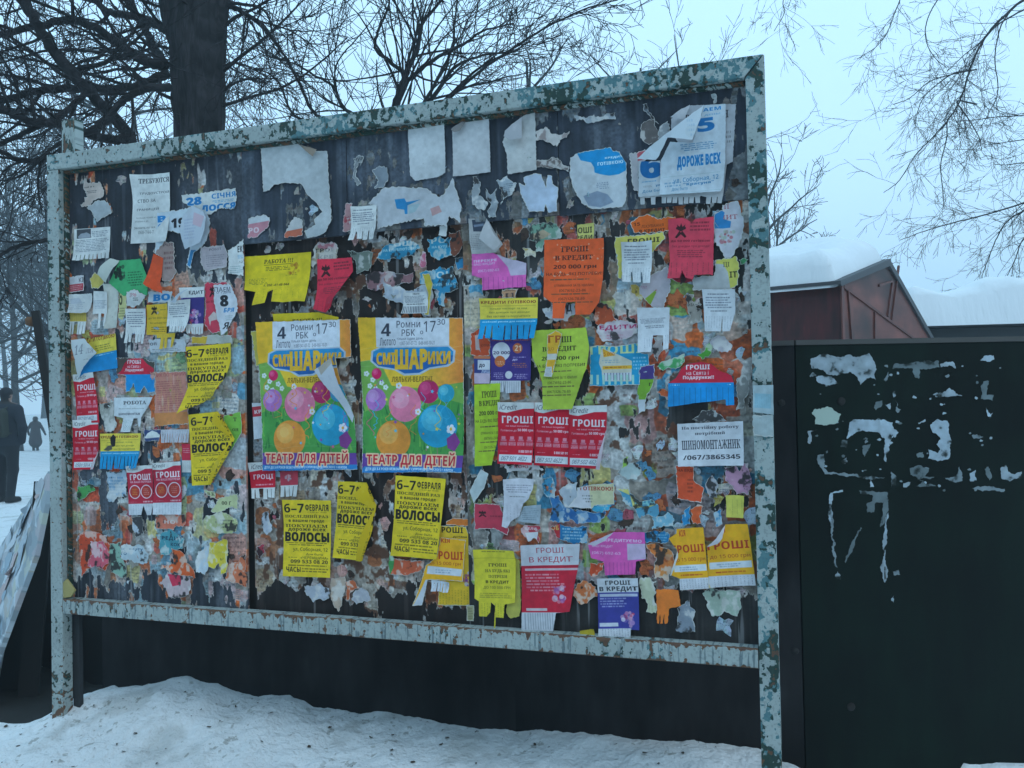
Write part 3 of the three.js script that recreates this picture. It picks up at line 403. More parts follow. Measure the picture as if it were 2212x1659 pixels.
  g.r(15, -1, 86, 18.6, '#dcdde4').t('4', 20, 3.5, 29.5, 11.5, '#3a3d4c', 'S').t('Ромни', 35, 2, 58, 6.4, '#3a3d4c', 's').t('РБК', 40, 7.4, 53, 11.8, '#3a3d4c', 's').t('о', 58, 8.6, 61, 10.8, '#3a3d4c', 's').t('17', 61.5, 2.4, 73, 9.4, '#3a3d4c', 's').t('30', 74.5, 1.6, 82, 5.2, '#3a3d4c', 's').t('Лютого', 18.5, 12.4, 34, 17.8, '#3a3d4c', 's').t('тільки один день', 35, 12.6, 61, 14.8, '#5a5d6c', 's').t('т.067-341-07-72   0-66-660-10-21', 38, 15.4, 72, 17.8, '#5a5d6c', 's');
};

// ---------------------------------------------------------------- left sheet of the board, from the top down
paper('torn_remnant', 'peach torn scrap with a few words above a greyish shred', 'A', { p: [320, 255, 345, 250, 360, 300, 500, 290, 545, 380, 530, 460, 430, 490, 380, 560, 290, 570, 270, 545, 320, 520, 320, 460, 355, 450, 310, 350], bg: '#cdb9ae', d: (g) => g.z('ЦІЇ В І.', 325, 330, 440, 355, '#333', 'S').zk(345, 375, 470, 420, 2, '#555') });
paper('torn_remnant', 'grey crumpled shred under the peach scrap', 'A', { p: [340, 580, 470, 490, 560, 500, 620, 560, 630, 640, 540, 690, 470, 740, 430, 680, 400, 620], bg: '#a9adaf' });
paper('notice', 'long white job notice headed ТРЕБУЮТСЯ', 'A', { q: [885, 215, 1300, 180, 1285, 965, 850, 990], bg: WHT, lift: .03, d: (g) => g.z('ТРЕБУЮТСЯ', 955, 240, 1290, 305, '#2a2a30', 'R').z('ТРУДОУСТРОЙ', 955, 388, 1285, 432, '#2a2a30', 's').z('СТВО ЗА', 928, 478, 1130, 524, '#2a2a30', 's').z('ГРАНИЦЕЙ', 918, 572, 1166, 620, '#2a2a30', 's').z('ПОЛЬША ЧЕХИЯ Ш', 908, 680, 1130, 702, '#777', 's').z('ИТАЛИЯ И ДР.', 900, 728, 1050, 750, '#777', 's').z('Звонить по тел.', 888, 790, 1130, 820, '#444', 's').z('068-744-7', 935, 835, 1110, 882, '#666', 'r') });
paper('torn_notice', 'torn white strip with blue print 28 СІЧНЯ', 'A', { p: [1430, 440, 2045, 355, 2050, 480, 2025, 590, 1850, 590, 1760, 660, 1640, 640, 1600, 580, 1500, 560, 1430, 500], bg: WHT, d: (g) => g.z('28', 1480, 452, 1650, 560, BLU2, 'X').z('СІЧНЯ', 1765, 398, 2040, 470, BLU2, 'S').zk(1770, 478, 2035, 520, 2, '#5b9cc6').z('ЛОССЯ', 1650, 526, 2036, 612, BLU2, 'X') });
paper('tear_off_notice', 'white tear-off notice with a grey car picture', 'A', { q: [205, 825, 618, 795, 605, 1150, 192, 1190], fr: [.80, 9, .1], bg: WHT, d: (g) => g.r(9, 2, 48, 30, '#4a4c52').p('#9a9ea6', [12, 24, 20, 15, 36, 12, 47, 20, 46, 29, 14, 29]).k(50, 10, 96, 30, 4, '#7c818a').k(5, 34, 96, 74, 8, '#878c94') });
paper('torn_notice', 'torn white and blue sheet with the number 19', 'A', { p: [1145, 640, 1420, 600, 1560, 560, 1700, 620, 1750, 700, 1740, 860, 1690, 990, 1560, 1100, 1530, 1270, 1480, 1240, 1520, 1050, 1430, 890, 1340, 850, 1230, 830, 1220, 980, 1120, 1100, 1130, 850], bg: '#c9d3da', lay: 2, d: (g) => g.z('В', 1160, 670, 1245, 745, BLU2, 'X').z('О', 1160, 755, 1245, 830, BLU2, 'X').z('19', 1310, 690, 1465, 810, '#23222a', 'X').zp('#3b86b8', [1530, 1060, 1590, 1060, 1520, 1250, 1490, 1230]), flap: { p: [1560, 560, 1700, 620, 1750, 700, 1740, 860, 1690, 990, 1500, 1060, 1430, 840, 1460, 680], bg: '#c3c9d2', up: [1700, 900, .16, .03], d: (g) => g.zk(1490, 700, 1640, 960, 7, '#a9afc4').zp('#cfb3bd', [1600, 640, 1730, 690, 1700, 820, 1600, 780]) } });
paper('torn_remnant', 'faded pinkish brown scrap with letters РОБ', 'A', { p: [1100, 1080, 1200, 960, 1340, 980, 1345, 1250, 1370, 1300, 1300, 1420, 1200, 1400, 1190, 1150], bg: '#a58b84', d: (g) => g.z('РОБ', 1215, 980, 1340, 1020, '#55444a', 's').zk(1220, 1060, 1340, 1300, 4, '#7e5a58') });
paper('curled_leaflet', 'orange leaflet curled into a hanging tongue', 'A', { p: [1105, 1100, 1215, 1150, 1195, 1430, 1245, 1560, 1130, 1520, 1040, 1450, 1060, 1300], bg: '#dd4f20', lay: 2, we: 0, torn: .001, curl: [[0, .8, .12, .035], [1, 1, .1, .02]], wear: .1 });
paper('torn_remnant', 'white strip with letters ЕК and 12 at the sheet edge', 'A', { p: [2125, 930, 2132, 1350, 1960, 1330, 1950, 1060, 2050, 1010], bg: WHT, lay: 2, d: (g) => g.z('ЕК', 2062, 1010, 2118, 1085, '#2a2a30', 'S').zk(2060, 1110, 2120, 1160, 3, '#5b9cc6').z('12', 2080, 1180, 2118, 1210, '#444', 's').zk(1970, 1230, 2120, 1330, 4, '#9aa') });
paper('torn_remnant', 'pinkish grey scrap headed РОБОТ', 'A', { p: [1640, 1030, 1920, 1000, 1945, 1100, 1940, 1250, 1700, 1310, 1640, 1200], bg: '#b3a7ab', d: (g) => g.z('РОБОТ', 1740, 1035, 1880, 1068, '#4a4550', 's').zk(1700, 1100, 1920, 1260, 6, '#8d8388') });
paper('leaflet', 'green leaflet with a black ink blot', 'A', { p: [720, 1180, 960, 1160, 1040, 1380, 1040, 1570, 760, 1580, 600, 1430], bg: '#43a86a', torn: .001, we: 0, lay: 2, d: (g) => g.zk(810, 1290, 990, 1480, 6, '#1f5a38').splash(['#16221a', '#1c2a22'], 30, 34, 14, 30), flap: { p: [725, 1180, 640, 1160, 560, 1260, 530, 1340, 600, 1440], bg: '#c9cec4', up: [560, 1300, .08, .03] } });
paper('leaflet', 'small white and red leaflet with letters КІ', 'A', { q: [135, 1370, 310, 1345, 322, 1525, 145, 1545], torn: .002, bg: '#cbc8ca', d: (g) => g.r(5, 50, 96, 95, '#b8424c').k(8, 56, 92, 90, 3, '#d9a5a8').t('КІ', 68, 14, 97, 42, '#3a3438', 's') });
paper('torn_remnant', 'yellowed scrap beside the green leaflet', 'A', { p: [380, 1400, 440, 1310, 520, 1360, 545, 1430, 470, 1500, 400, 1490], bg: '#c9b45a' });
paper('leaflet', 'cream blank sheet hanging left of the green leaflet', 'B', { q: [552, 20, 710, 10, 692, 515, 570, 530], bg: '#c9c8bd', lift: .02 });
paper('leaflet', 'white leaflet with rows of small print and long strips', 'B', { q: [432, 100, 586, 105, 572, 505, 400, 525], fr: [.6, 5, .2], bg: WHT, lay: 2, d: (g) => g.k(6, 24, 94, 48, 6, '#8f95a2') });
paper('tear_off_notice', 'yellow tear-off fringe under a rounded white sheet', 'B', { q: [115, 330, 345, 330, 335, 590, 105, 590], fr: [.45, 7, .2], bg: WHT, d: (g) => g.r(0, 0, 100, 44, '#d8b955').ticks(4, 6, 96, 40, 9, '#9a8440') });
paper('leaflet', 'white sheet with rounded corner and faint grey drawing', 'B', { p: [80, 140, 420, 128, 400, 290, 370, 345, 240, 352, 75, 345], bg: '#d9d9d6', torn: .001, we: 0, lay: 3, lift: .02, d: (g) => g.zk(120, 220, 330, 320, 4, '#b4b8c0').zp('#c2c5cb', [150, 190, 260, 175, 300, 240, 170, 250]) });
paper('torn_remnant', 'pale yellow strip with a large figure 6', 'B', { p: [705, 70, 800, 75, 795, 300, 760, 430, 712, 410], bg: '#c9c488', d: (g) => g.z('6', 708, 85, 752, 260, '#4c4a30', 'S').zk(712, 280, 790, 400, 4, '#86835a') });
paper('torn_remnant', 'crumpled white scrap with red marks', 'B', { p: [800, 110, 900, 80, 1020, 150, 960, 250, 880, 290, 800, 260], bg: WHT, lay: 2, curl: [[.5, .5, .06, .02]], d: (g) => g.z('З%', 840, 120, 930, 170, '#c05a66', 's').zk(890, 170, 950, 220, 2, '#333') });
paper('tear_off_notice', 'white tear-off notice below the green leaflet', 'B', { q: [792, 300, 1030, 300, 1000, 692, 790, 690], fr: [.72, 6, .2], bg: WHT, lay: 2, d: dAd });
paper('torn_remnant', 'white strip with blue letters ВО', 'B', { p: [1050, 100, 1320, 100, 1300, 225, 1050, 235], bg: '#c3cad0', d: (g) => g.z('ВО', 1110, 130, 1290, 215, BLU2, 'X') });
paper('leaflet', 'yellow loan leaflet with a dark flower', 'B', { q: [1030, 258, 1272, 240, 1255, 600, 1030, 598], bg: '#d9ae2c', d: (g) => { flower(g, 36, 14, 16, '#2c2310'); g.k(60, 16, 96, 22, 1, '#6b5416').t('до 50 000 грн', 8, 42, 98, 50, '#4a3a12', 's').t('без довідки про', 16, 58, 98, 64, '#4a3a12', 's').k(20, 72, 96, 92, 3, '#8a6c1e'); } });
paper('tear_off_notice', 'hanging bunch of yellow tear-off strips', 'B', { q: [1140, 590, 1355, 575, 1335, 740, 1150, 765], fr: [.25, 5, .1], bg: '#dcb436', d: (g) => g.ticks(4, 10, 96, 80, 9, '#8f7420'), lay: 2 });
paper('torn_remnant', 'white strip with letters ОП and Р', 'B', { p: [1060, 655, 1470, 640, 1475, 790, 1070, 800], bg: '#c4c8cd', d: (g) => g.z('ОП', 1070, 684, 1140, 720, '#3c3c44', 'S').z('Р', 1335, 684, 1365, 720, '#3c3c44', 'S').zk(1090, 745, 1440, 790, 2, '#888') });
paper('leaflet', 'white and purple leaflet with letters ЕДИТ', 'B', { q: [1395, 62, 1695, 50, 1668, 585, 1480, 590], fr: [.83, 7, .1], bg: WHT, lay: 2, d: (g) => g.r(0, 22, 100, 78, '#3d2f7c').z('ЕДИТ', 1508, 92, 1675, 145, '#3a3a44', 'S').splash(['#d8457e', '#b98ac2', '#e9d4e4'], 55, 62, 26) });
paper('tear_off_notice', 'white tear-off notice overlapping the yellow flower leaflet', 'B', { q: [1275, 215, 1530, 190, 1505, 565, 1258, 568], fr: [.8, 7, .15], bg: WHT, lay: 3, d: dAd, flap: { p: [1290, 225, 1370, 235, 1560, 80, 1420, 150], bg: '#c9ced6', up: [1500, 120, .08, .03] } });
paper('torn_leaflet', 'red flower leaflet torn along one side', 'B', { p: [1680, 5, 1990, 0, 1830, 60, 1800, 200, 1850, 380, 1870, 560, 1780, 585, 1690, 480, 1700, 300], bg: '#d83f55', d: (g) => { flower(g, 30, 14, 12); g.z('до 50', 1705, 205, 1790, 240, '#8a1f30', 'S'); g.zp('#d9c3bd', [1730, 400, 1790, 330, 1850, 380, 1840, 420, 1760, 440, 1750, 500]); } });
paper('torn_notice', 'torn white notice with a black figure 8 and blue letters БРЯ', 'B', { p: [1820, 30, 1990, 20, 2060, 200, 2060, 330, 1980, 470, 1930, 560, 1870, 600, 1850, 480, 1810, 300, 1800, 180], bg: '#dcdce2', lay: 2, lift: .03, d: (g) => g.z('ПАЕМ', 1818, 50, 1982, 112, '#3a3a48', 's').z('О 1 ДЕНЬ', 1835, 100, 1992, 136, '#66667a', 's').z('8', 1868, 142, 1952, 272, '#26262e', 'X').z('БРЯ', 1912, 285, 2026, 342, BLU2, 'S', .25).zk(1920, 370, 2010, 440, 3, '#9aa').z('Я', 1905, 450, 1970, 530, '#26262e', 'S', .3) });
paper('leaflet', 'grey and yellow scrap above the curled yellow hair notice', 'B', { p: [1530, 620, 1700, 610, 1760, 600, 1990, 600, 2000, 700, 1540, 705], bg: '#b9b9ae', d: (g) => g.zp('#d6ad34', [1530, 615, 1720, 610, 1700, 705, 1530, 705]) });
paper('leaflet', 'yellow and blue credit leaflet with a turned white corner marked 14', 'B', { q: [220, 662, 672, 580, 698, 975, 262, 1085], out: [372, 640, 672, 580, 698, 975, 320, 1035, 270, 1080, 262, 900, 225, 690], bg: '#ecd24c', lay: 2, d: (g) => g.r(0, 48, 100, 100, '#0a90d0').z('ДИТИ ГОТІВКОЮ', 340, 605, 655, 680, '#8c3a1c', 'S').zk(440, 690, 640, 780, 3, '#8a7f3a').k(40, 50, 96, 55, 1, '#bfe3f2'), flap: { p: [220, 662, 372, 642, 490, 800, 350, 960, 250, 1120, 270, 880], bg: '#cdd2d2', up: [300, 760, .12, .03], d: (g) => g.z('14', 290, 700, 380, 830, '#7d7f88', 'r', .3).z('ЛЯ', 400, 740, 470, 810, '#8d8f98', 'r', .3).zk(340, 870, 410, 890, 1, '#888') } });
paper('leaflet', 'red holiday loan leaflet with torn blue strip above the РОБОТА notice', 'B', { q: [685, 860, 1118, 855, 1122, 1258, 690, 1262], out: [685, 860, 1000, 858, 1060, 900, 1118, 900, 1122, 1250, 1040, 1255, 1000, 1180, 960, 1260, 900, 1255, 880, 1150, 840, 1240, 790, 1250, 790, 1060, 690, 1045], torn: .002, bg: '#888', d: dFeast });
paper('tear_off_notice', 'white notice headed РОБОТА with two tear-off tails', 'B', { p: [665, 1310, 1115, 1304, 1030, 1440, 975, 1530, 965, 1640, 942, 1638, 930, 1545, 885, 1548, 850, 1700, 745, 1700, 770, 1545, 660, 1515], bg: '#d9dde0', torn: .0008, we: 0, lay: 3, lift: .02, d: (g) => g.z('РОБОТА', 765, 1342, 1030, 1390, '#2c2c34', 'R').z('На постійну роботу потр', 715, 1428, 1000, 1448, '#666', 'r').z('ШИНОМОНТАЖ', 715, 1482, 960, 1510, '#4a4a54', 'S').zk(770, 1560, 870, 1690, 9, '#9aa') });
paper('leaflet', 'faded salmon sheet streaked with dried glue', 'B', { q: [1130, 1020, 1485, 1010, 1500, 1610, 1115, 1640], torn: .003, bg: '#cf8a78', d: (g) => { g.t('ЧИК ПОТРІБНИЙ', 3, 1, 97, 9, '#a8444a', 's').k(6, 16, 94, 74, 14, '#b8645c'); for (let i = 0; i < 26; i++) { g.c.globalAlpha = .35; g.o(pick(['#d9b26a', '#e0cfc0', '#d7a46a']), rr(10, 95), rr(10, 90), rr(1, 4), rr(4, 14)); } g.c.globalAlpha = 1; g.r(0, 76, 100, 100, '#d98a4e'); } });
paper('notice', 'yellow hair-buying notice curling up at its lower edge, next to a torn salmon sheet', 'B', { q: [1485, 735, 1985, 690, 1975, 1480, 1460, 1490], out: [1485, 735, 1985, 690, 1985, 900, 1955, 1090, 1850, 1290, 1640, 1390, 1410, 1492, 1450, 1400, 1500, 1200], bg: YEL, lay: 3, d: dHair, curl: [[.85, .72, .16, .05], [0, 1, .12, .03]] });
paper('leaflet', 'red loan leaflet with slanting edge above its twin on the left sheet', 'B', { q: [195, 1050, 428, 1020, 500, 1595, 240, 1600], bg: RED, lay: 2, d: dCash('067 501 4622') });
paper('leaflet', 'red loan leaflet below its twin on the left sheet', 'C', { q: [185, 210, 480, 202, 468, 770, 200, 775], out: [185, 210, 480, 202, 480, 560, 420, 770, 200, 775], bg: RED, lay: 2, d: dCash('0501 5014 22'), flap: { p: [480, 560, 420, 770, 455, 765], bg: '#cfc0c4', up: [440, 740, .05, .015] } });
paper('tear_off_notice', 'yellow and blue credit leaflet with a black smudge', 'C', { q: [508, 365, 962, 360, 930, 762, 500, 770], fr: [.62, 11, .08], bg: YEL, lay: 2, d: (g) => { dTwoTone(g); g.p('#1b1a1a', [26, 12, 34, 2, 40, 10, 38, 34, 32, 38, 27, 30]).p('#5b574a', [8, 46, 20, 34, 30, 32, 30, 44, 20, 49]); } });
paper('leaflet', 'white and red scrap with a blue dome shape', 'C', { q: [1000, 325, 1185, 315, 1180, 440, 1005, 450], bg: '#394a78', torn: .002, d: (g) => g.p(WHT, [0, 70, 20, 30, 50, 8, 80, 25, 100, 60, 100, 72, 10, 76]) });
paper('tear_off_notice', 'pale grey fringe of small tear-off strips', 'C', { q: [1185, 320, 1510, 315, 1510, 465, 1185, 470], fr: [.3, 12, .08], bg: '#cfccd2', d: (g) => g.ticks(3, 8, 97, 92, 16, '#7b7484') });
paper('leaflet', 'small red and white leaflet behind the folded yellow notice', 'C', { q: [1430, 480, 1535, 478, 1535, 805, 1428, 805], bg: RED2, d: (g) => g.r(0, 58, 100, 100, WHT).k(12, 14, 90, 34, 3, '#eda6b0').ticks(5, 62, 95, 98, 4, '#99a') });
paper('leaflet', 'red leaflet with two ringed circles beside the blue credit strips', 'C', { q: [800, 735, 1105, 720, 1092, 1290, 825, 1292], out: [800, 735, 1105, 720, 1105, 1150, 1075, 1292, 1030, 1290, 990, 1180, 965, 1290, 825, 1292, 815, 1000], lay: 2, d: dCircles });
paper('leaflet', 'red leaflet with two ringed circles under the folded yellow notice', 'C', { q: [1112, 700, 1412, 680, 1447, 1282, 1110, 1282], lay: 3, bg: RED, d: dCircles });
paper('leaflet', 'lime leaflet showing behind the folded yellow notice', 'C', { p: [1900, 160, 2100, 110, 2110, 350, 1980, 570, 1910, 420], bg: '#86c24a', torn: .0015, d: (g) => g.z('Т', 2010, 185, 2050, 225, '#2d3a1c', 'R').z('ОН', 2000, 300, 2070, 335, '#2d3a1c', 'R') });
paper('notice', 'yellow hair-buying notice folded on both right corners', 'C', { q: [1500, 150, 2020, 98, 2060, 940, 1560, 955], out: [1500, 150, 1840, 112, 1940, 260, 2030, 425, 1960, 600, 1870, 760, 1770, 942, 1560, 955], bg: YEL, lay: 3, d: dHair, flap: [{ p: [1840, 112, 1940, 260, 2030, 425, 1900, 320, 1800, 215], bg: '#dcb50c', up: [1900, 260, .1, .02] }, { p: [2030, 425, 1960, 600, 1870, 760, 1770, 942, 1740, 940, 1850, 700, 1940, 560], bg: '#e3bd14', up: [1900, 650, .12, .025] }] });
paper('leaflet', 'pale lime torn leaflet below the folded yellow notice', 'C', { p: [1690, 1005, 1800, 1020, 1810, 1110, 2065, 1040, 2062, 1230, 1990, 1200, 1830, 1270, 1760, 1250, 1840, 1120, 1720, 1060], bg: '#c9cc9a', d: (g) => g.z('В К', 1720, 1030, 1800, 1070, '#4a4a34', 'R').z('00 Г', 1880, 1135, 1990, 1175, '#4a4a34', 'S') });
const remnant = (label, crop, p, bg, o = {}) => paper('torn_remnant', label, crop, { p, bg, torn: .006, lift: .006, wear: .7, peel: 1, wew: 3, ...o });
remnant('orange-red torn remnant low on the left sheet', 'D', [265, 370, 400, 340, 560, 390, 605, 480, 600, 700, 560, 790, 420, 720, 300, 850, 270, 700], '#cf4a28');
remnant('pink torn remnant stuck on the orange-red one', 'D', [390, 440, 540, 450, 595, 540, 590, 700, 520, 760, 450, 720, 360, 730, 400, 600], '#d25a6c', { lay: 2 });
remnant('pale green torn remnant beside the pink one', 'D', [620, 470, 740, 440, 735, 620, 790, 740, 800, 840, 720, 860, 625, 800], '#93b9a4');
remnant('turquoise remnant with letters КРЕДИТ', 'D', [1130, 380, 1250, 320, 1350, 350, 1450, 420, 1440, 520, 1330, 560, 1200, 600, 1170, 480], '#4f9aa6', { d: (g) => g.z('КРЕДИТ', 1150, 385, 1430, 450, '#16344c', 'S').z('КОК', 1300, 465, 1410, 505, '#16344c', 'S') });
remnant('bluish white remnant with letters КО and карту', 'D', [735, 500, 830, 480, 1000, 490, 1050, 600, 1040, 690, 940, 700, 850, 660, 740, 640], '#b6c3c9', { d: (g) => g.z('К', 740, 515, 790, 550, '#1f4f74', 'S').z('карту', 830, 520, 985, 560, '#1f4f74', 'S').z('ГО', 740, 565, 800, 605, '#1f4f74', 'S') });
remnant('orange torn remnant near the middle seam', 'D', [1310, 520, 1400, 550, 1470, 600, 1480, 700, 1560, 760, 1585, 860, 1480, 830, 1350, 800, 1190, 760, 1200, 720, 1330, 690], '#e0602c', { lay: 2 });
remnant('crimson remnant on pinkish white paper', 'D', [1170, 920, 1260, 800, 1420, 830, 1530, 860, 1500, 1060, 1420, 1080, 1310, 1100, 1250, 1000], '#cdb4b6', { d: (g) => g.zp('#cf3350', [1265, 820, 1420, 835, 1415, 940, 1320, 960]) });
remnant('white torn flake beside the yellow remnant', 'D', [1590, 620, 1700, 480, 1770, 520, 1740, 700, 1690, 830, 1590, 800], '#c6d0d8', { lay: 2 });
remnant('yellow torn remnant low on the left sheet', 'D', [1750, 450, 1960, 440, 1965, 700, 1940, 790, 1880, 825, 1850, 700, 1800, 760, 1735, 740], '#dcc43c', { lay: 3 });
remnant('salmon torn remnant in the lower corner by the seam', 'D', [1940, 720, 2060, 680, 2165, 580, 2165, 980, 2050, 930, 1930, 880], '#d6744e');
remnant('bright white patch under the ringed leaflets', 'D', [870, 170, 980, 160, 1000, 360, 900, 400, 860, 300], '#c9d0da');
remnant('orange remnant below the ringed leaflets', 'D', [1130, 150, 1460, 140, 1470, 230, 1330, 320, 1150, 300], '#dc7a60', { d: (g) => g.z('НО', 1230, 205, 1350, 250, '#e9d3cc', 'S') });
remnant('yellow-green remnant by the seam with dark scuffs', 'D', [1700, 150, 1860, 120, 2060, 200, 2050, 330, 1850, 350, 1710, 300], '#b4b884', { d: (g) => g.zk(1860, 190, 2040, 310, 3, '#5e6248') });
remnant('grey pale patch between the red leaflets and the salmon sheet', 'C', [500, 20, 640, 0, 690, 120, 660, 320, 560, 340, 510, 180], '#a9a79e');
remnant('bluish leaflet remnant with faint print under the blue strips', 'C', [570, 800, 790, 780, 800, 1100, 590, 1130], '#a9bccb', { d: (g) => g.k(10, 20, 90, 80, 6, '#6f97b8') });
remnant('bright green remnant at the left edge', 'C', [250, 960, 420, 940, 440, 1000, 330, 1090, 250, 1130, 230, 1050], '#52a054');

// ---------------------------------------------------------------- upper sheets
paper('notice', 'large blank grey sheet with a big hole torn out', 'E', { p: [215, 260, 430, 195, 590, 240, 720, 300, 830, 300, 840, 600, 870, 950, 840, 1050, 740, 1090, 640, 1100, 610, 1040, 720, 980, 705, 930, 780, 860, 720, 770, 640, 700, 610, 640, 580, 600, 440, 590, 330, 610, 290, 660, 232, 672], bg: '#bcbfc0', torn: .0022, wear: 1, curl: [[.95, .95, .1, .02]], flap: { p: [560, 235, 745, 290, 712, 358], bg: '#9c8a7a', up: [700, 330, .06, .012] } });
paper('torn_remnant', 'pink and white scrap with letters РО', 'E', { p: [95, 920, 230, 885, 290, 910, 285, 990, 180, 1090, 95, 1105], bg: '#cf8a94', d: (g) => g.zp('#cfd0d2', [95, 915, 230, 880, 295, 905, 290, 940, 95, 975]).z('РО', 98, 1000, 190, 1060, '#e6cfd2', 'S') });
paper('torn_remnant', 'orange and white scrap below the hole of the grey sheet', 'E', { p: [430, 1060, 490, 950, 530, 905, 595, 930, 600, 1080, 430, 1100], bg: '#c9694e', d: (g) => g.zp('#cbc7c4', [430, 1040, 500, 900, 600, 920, 600, 1010, 450, 1040]) });
paper('torn_remnant', 'grey flake with a dark scribble on the upper sheet', 'E', { p: [1070, 370, 1110, 335, 1165, 350, 1150, 400, 1110, 410, 1090, 520, 1140, 600, 1110, 620, 1060, 540, 1080, 440], bg: '#8e9092', d: (g) => g.z('пуа', 1075, 352, 1155, 395, '#222', 's') });
paper('torn_remnant', 'grey flake beside a black patch on the upper sheet', 'E', { p: [1240, 470, 1310, 430, 1380, 450, 1390, 560, 1340, 640, 1260, 640, 1300, 570], bg: '#8a9199' });
paper('torn_remnant', 'long white torn remnant with a blue patch', 'E', { p: [1200, 780, 1350, 640, 1500, 625, 1730, 640, 1850, 720, 1900, 700, 1990, 545, 2065, 800, 2065, 960, 1960, 900, 1940, 990, 1730, 990, 1720, 920, 1500, 960, 1290, 1020, 1280, 800], bg: '#c3c4c8', torn: .004, d: (g) => g.zp('#2587bd', [1450, 745, 1540, 735, 1560, 770, 1690, 745, 1570, 800, 1570, 880, 1545, 880, 1540, 840, 1470, 830]).zp('#a9bfc4', [1575, 800, 1690, 780, 1640, 860, 1580, 880]).zp('#c69a98', [1780, 830, 1860, 800, 1890, 860, 1800, 900]) });
paper('torn_remnant', 'red and white scrap left of the small white tear-off notice', 'E', { p: [1000, 780, 1058, 780, 1060, 1040, 980, 1045, 975, 930], bg: '#bb8a8a', d: (g) => g.splash(['#b23a44', '#d9d4d0', '#a8606a'], 50, 60, 40) });
paper('tear_off_notice', 'small white tear-off notice on the long torn remnant', 'E', { q: [1060, 818, 1282, 795, 1280, 1115, 1045, 1135], fr: [.72, 4, .15], bg: WHT, lay: 3, hang: .012, d: dAd });
paper('torn_remnant', 'narrow white tab hanging from the long torn remnant', 'E', { p: [1875, 960, 1945, 950, 1935, 1090, 1865, 1080], bg: WHT, lay: 5, torn: .001, we: 0 });
paper('notice', 'clean blank white sheet with torn lower corner', 'E', { p: [1573, 70, 1910, 12, 1918, 260, 1922, 500, 1840, 540, 1640, 572, 1592, 520, 1582, 300], bg: '#d0d1d2', torn: .0012, we: 0, wear: .8 });
paper('notice', 'blank white sheet with its upper corner turned dark', 'S2', { p: [1300, 842, 1400, 770, 1535, 740, 1540, 900, 1546, 1110, 1305, 1140], bg: '#c9c8c9', torn: .001, we: 0, wear: .9, flap: { p: [1300, 842, 1405, 765, 1360, 850, 1320, 862], bg: '#8d8784', up: [1330, 835, .05, .015] } });
paper('notice', 'stained white sheet folded along its left side', 'I', { p: [750, 180, 890, 135, 895, 450, 902, 800, 575, 850, 562, 620, 510, 480, 560, 370], bg: '#c6c4c1', torn: .0015, we: 0, wear: 1.4, flap: { p: [560, 370, 745, 195, 752, 450, 620, 478, 545, 430], bg: '#b9b7ba', up: [640, 400, .08, .02] } });
remnant('pinkish brown smear of torn paper beside the folded sheet', 'I', [900, 350, 1020, 310, 1080, 400, 1180, 400, 1290, 360, 1140, 530, 1050, 480, 900, 460], '#a1908c');
remnant('brown band of old glue on the upper sheet', 'I', [900, 680, 1100, 650, 1280, 760, 1270, 830, 1000, 760, 900, 770], '#6e625e');
remnant('grey letter-like shred in the upper sheet', 'I', [170, 870, 225, 870, 250, 960, 230, 1100, 340, 1180, 310, 1260, 240, 1250, 170, 1180], '#a3a7ab');
remnant('forked grey shred in the upper sheet', 'I', [320, 1000, 370, 1080, 450, 1010, 440, 1350, 350, 1350, 375, 1200], '#9aa0a6');
remnant('grey shred with lines of print in the upper sheet', 'I', [440, 930, 560, 870, 670, 950, 640, 1030, 500, 1200, 510, 1060], '#a2abb3', { d: (g) => g.k(35, 25, 95, 60, 5, '#70787f') });
paper('torn_remnant', 'white hand-shaped torn sheet', 'I', { p: [755, 890, 870, 840, 960, 850, 1010, 1000, 1030, 860, 1085, 870, 1090, 960, 1150, 1000, 1145, 1280, 1035, 1290, 1010, 1200, 990, 1280, 820, 1280, 720, 1080, 700, 950, 770, 980], bg: '#b9c3d3', torn: .002, curl: [[.9, .8, .05, .015]] });
remnant('thin strip of torn white paper along the upper sheet', 'I', [1335, 180, 1560, 165, 1570, 180, 1810, 140, 1815, 210, 1700, 215, 1500, 260, 1360, 235], '#a8adb2');
paper('leaflet', 'white leaflet with a bright blue bubble reading КРЕДИТ ГОТІВКОЮ', 'I', { p: [1390, 600, 1760, 540, 1780, 580, 1860, 590, 1940, 720, 1935, 1150, 1890, 1230, 1550, 1250, 1420, 1180, 1320, 1000, 1285, 850, 1290, 660], bg: '#c8ccd0', torn: .0022, d: (g) => g.zp('#0f8fc9', [1370, 610, 1400, 590, 1770, 530, 1870, 585, 1940, 720, 1940, 800, 1850, 850, 1740, 866, 1640, 850, 1570, 830, 1565, 770, 1530, 715, 1410, 690]).z('КРЕДИТ', 1690, 640, 1890, 675, '#cfe6f2', 'S').z('ГОТІВКОЮ', 1605, 695, 1900, 742, '#cfe6f2', 'S').zk(1590, 930, 1750, 1030, 4, '#6f8096').zp('#8f9cae', [1440, 1100, 1600, 1040, 1720, 1080, 1790, 1170, 1640, 1230, 1500, 1210]) });
paper('notice', 'grey sheet headed РЕБУЮТСЯ behind the blue hair poster', 'J', { lift: .002, p: [700, 300, 840, 210, 1382, 195, 1360, 560, 1340, 890, 1250, 930, 800, 930, 600, 480, 600, 375], bg: '#b8b9be', torn: .0015, we: 0, d: (g) => g.z('РЕБУЮТСЯ', 770, 285, 1290, 400, '#33323a', 'R').zk(1255, 500, 1330, 680, 3, '#555'), flap: { p: [600, 375, 700, 300, 835, 215, 770, 405, 640, 385], bg: '#c6c6ca', up: [680, 340, .07, .02] } });
paper('tear_off_notice', 'old grey tear-off fringe under the blue posters', 'J', { lift: .002, q: [205, 900, 1275, 860, 1215, 1395, 225, 1400], fr: [.82, 15, .15], bg: '#bdbdbe', wear: .8 });
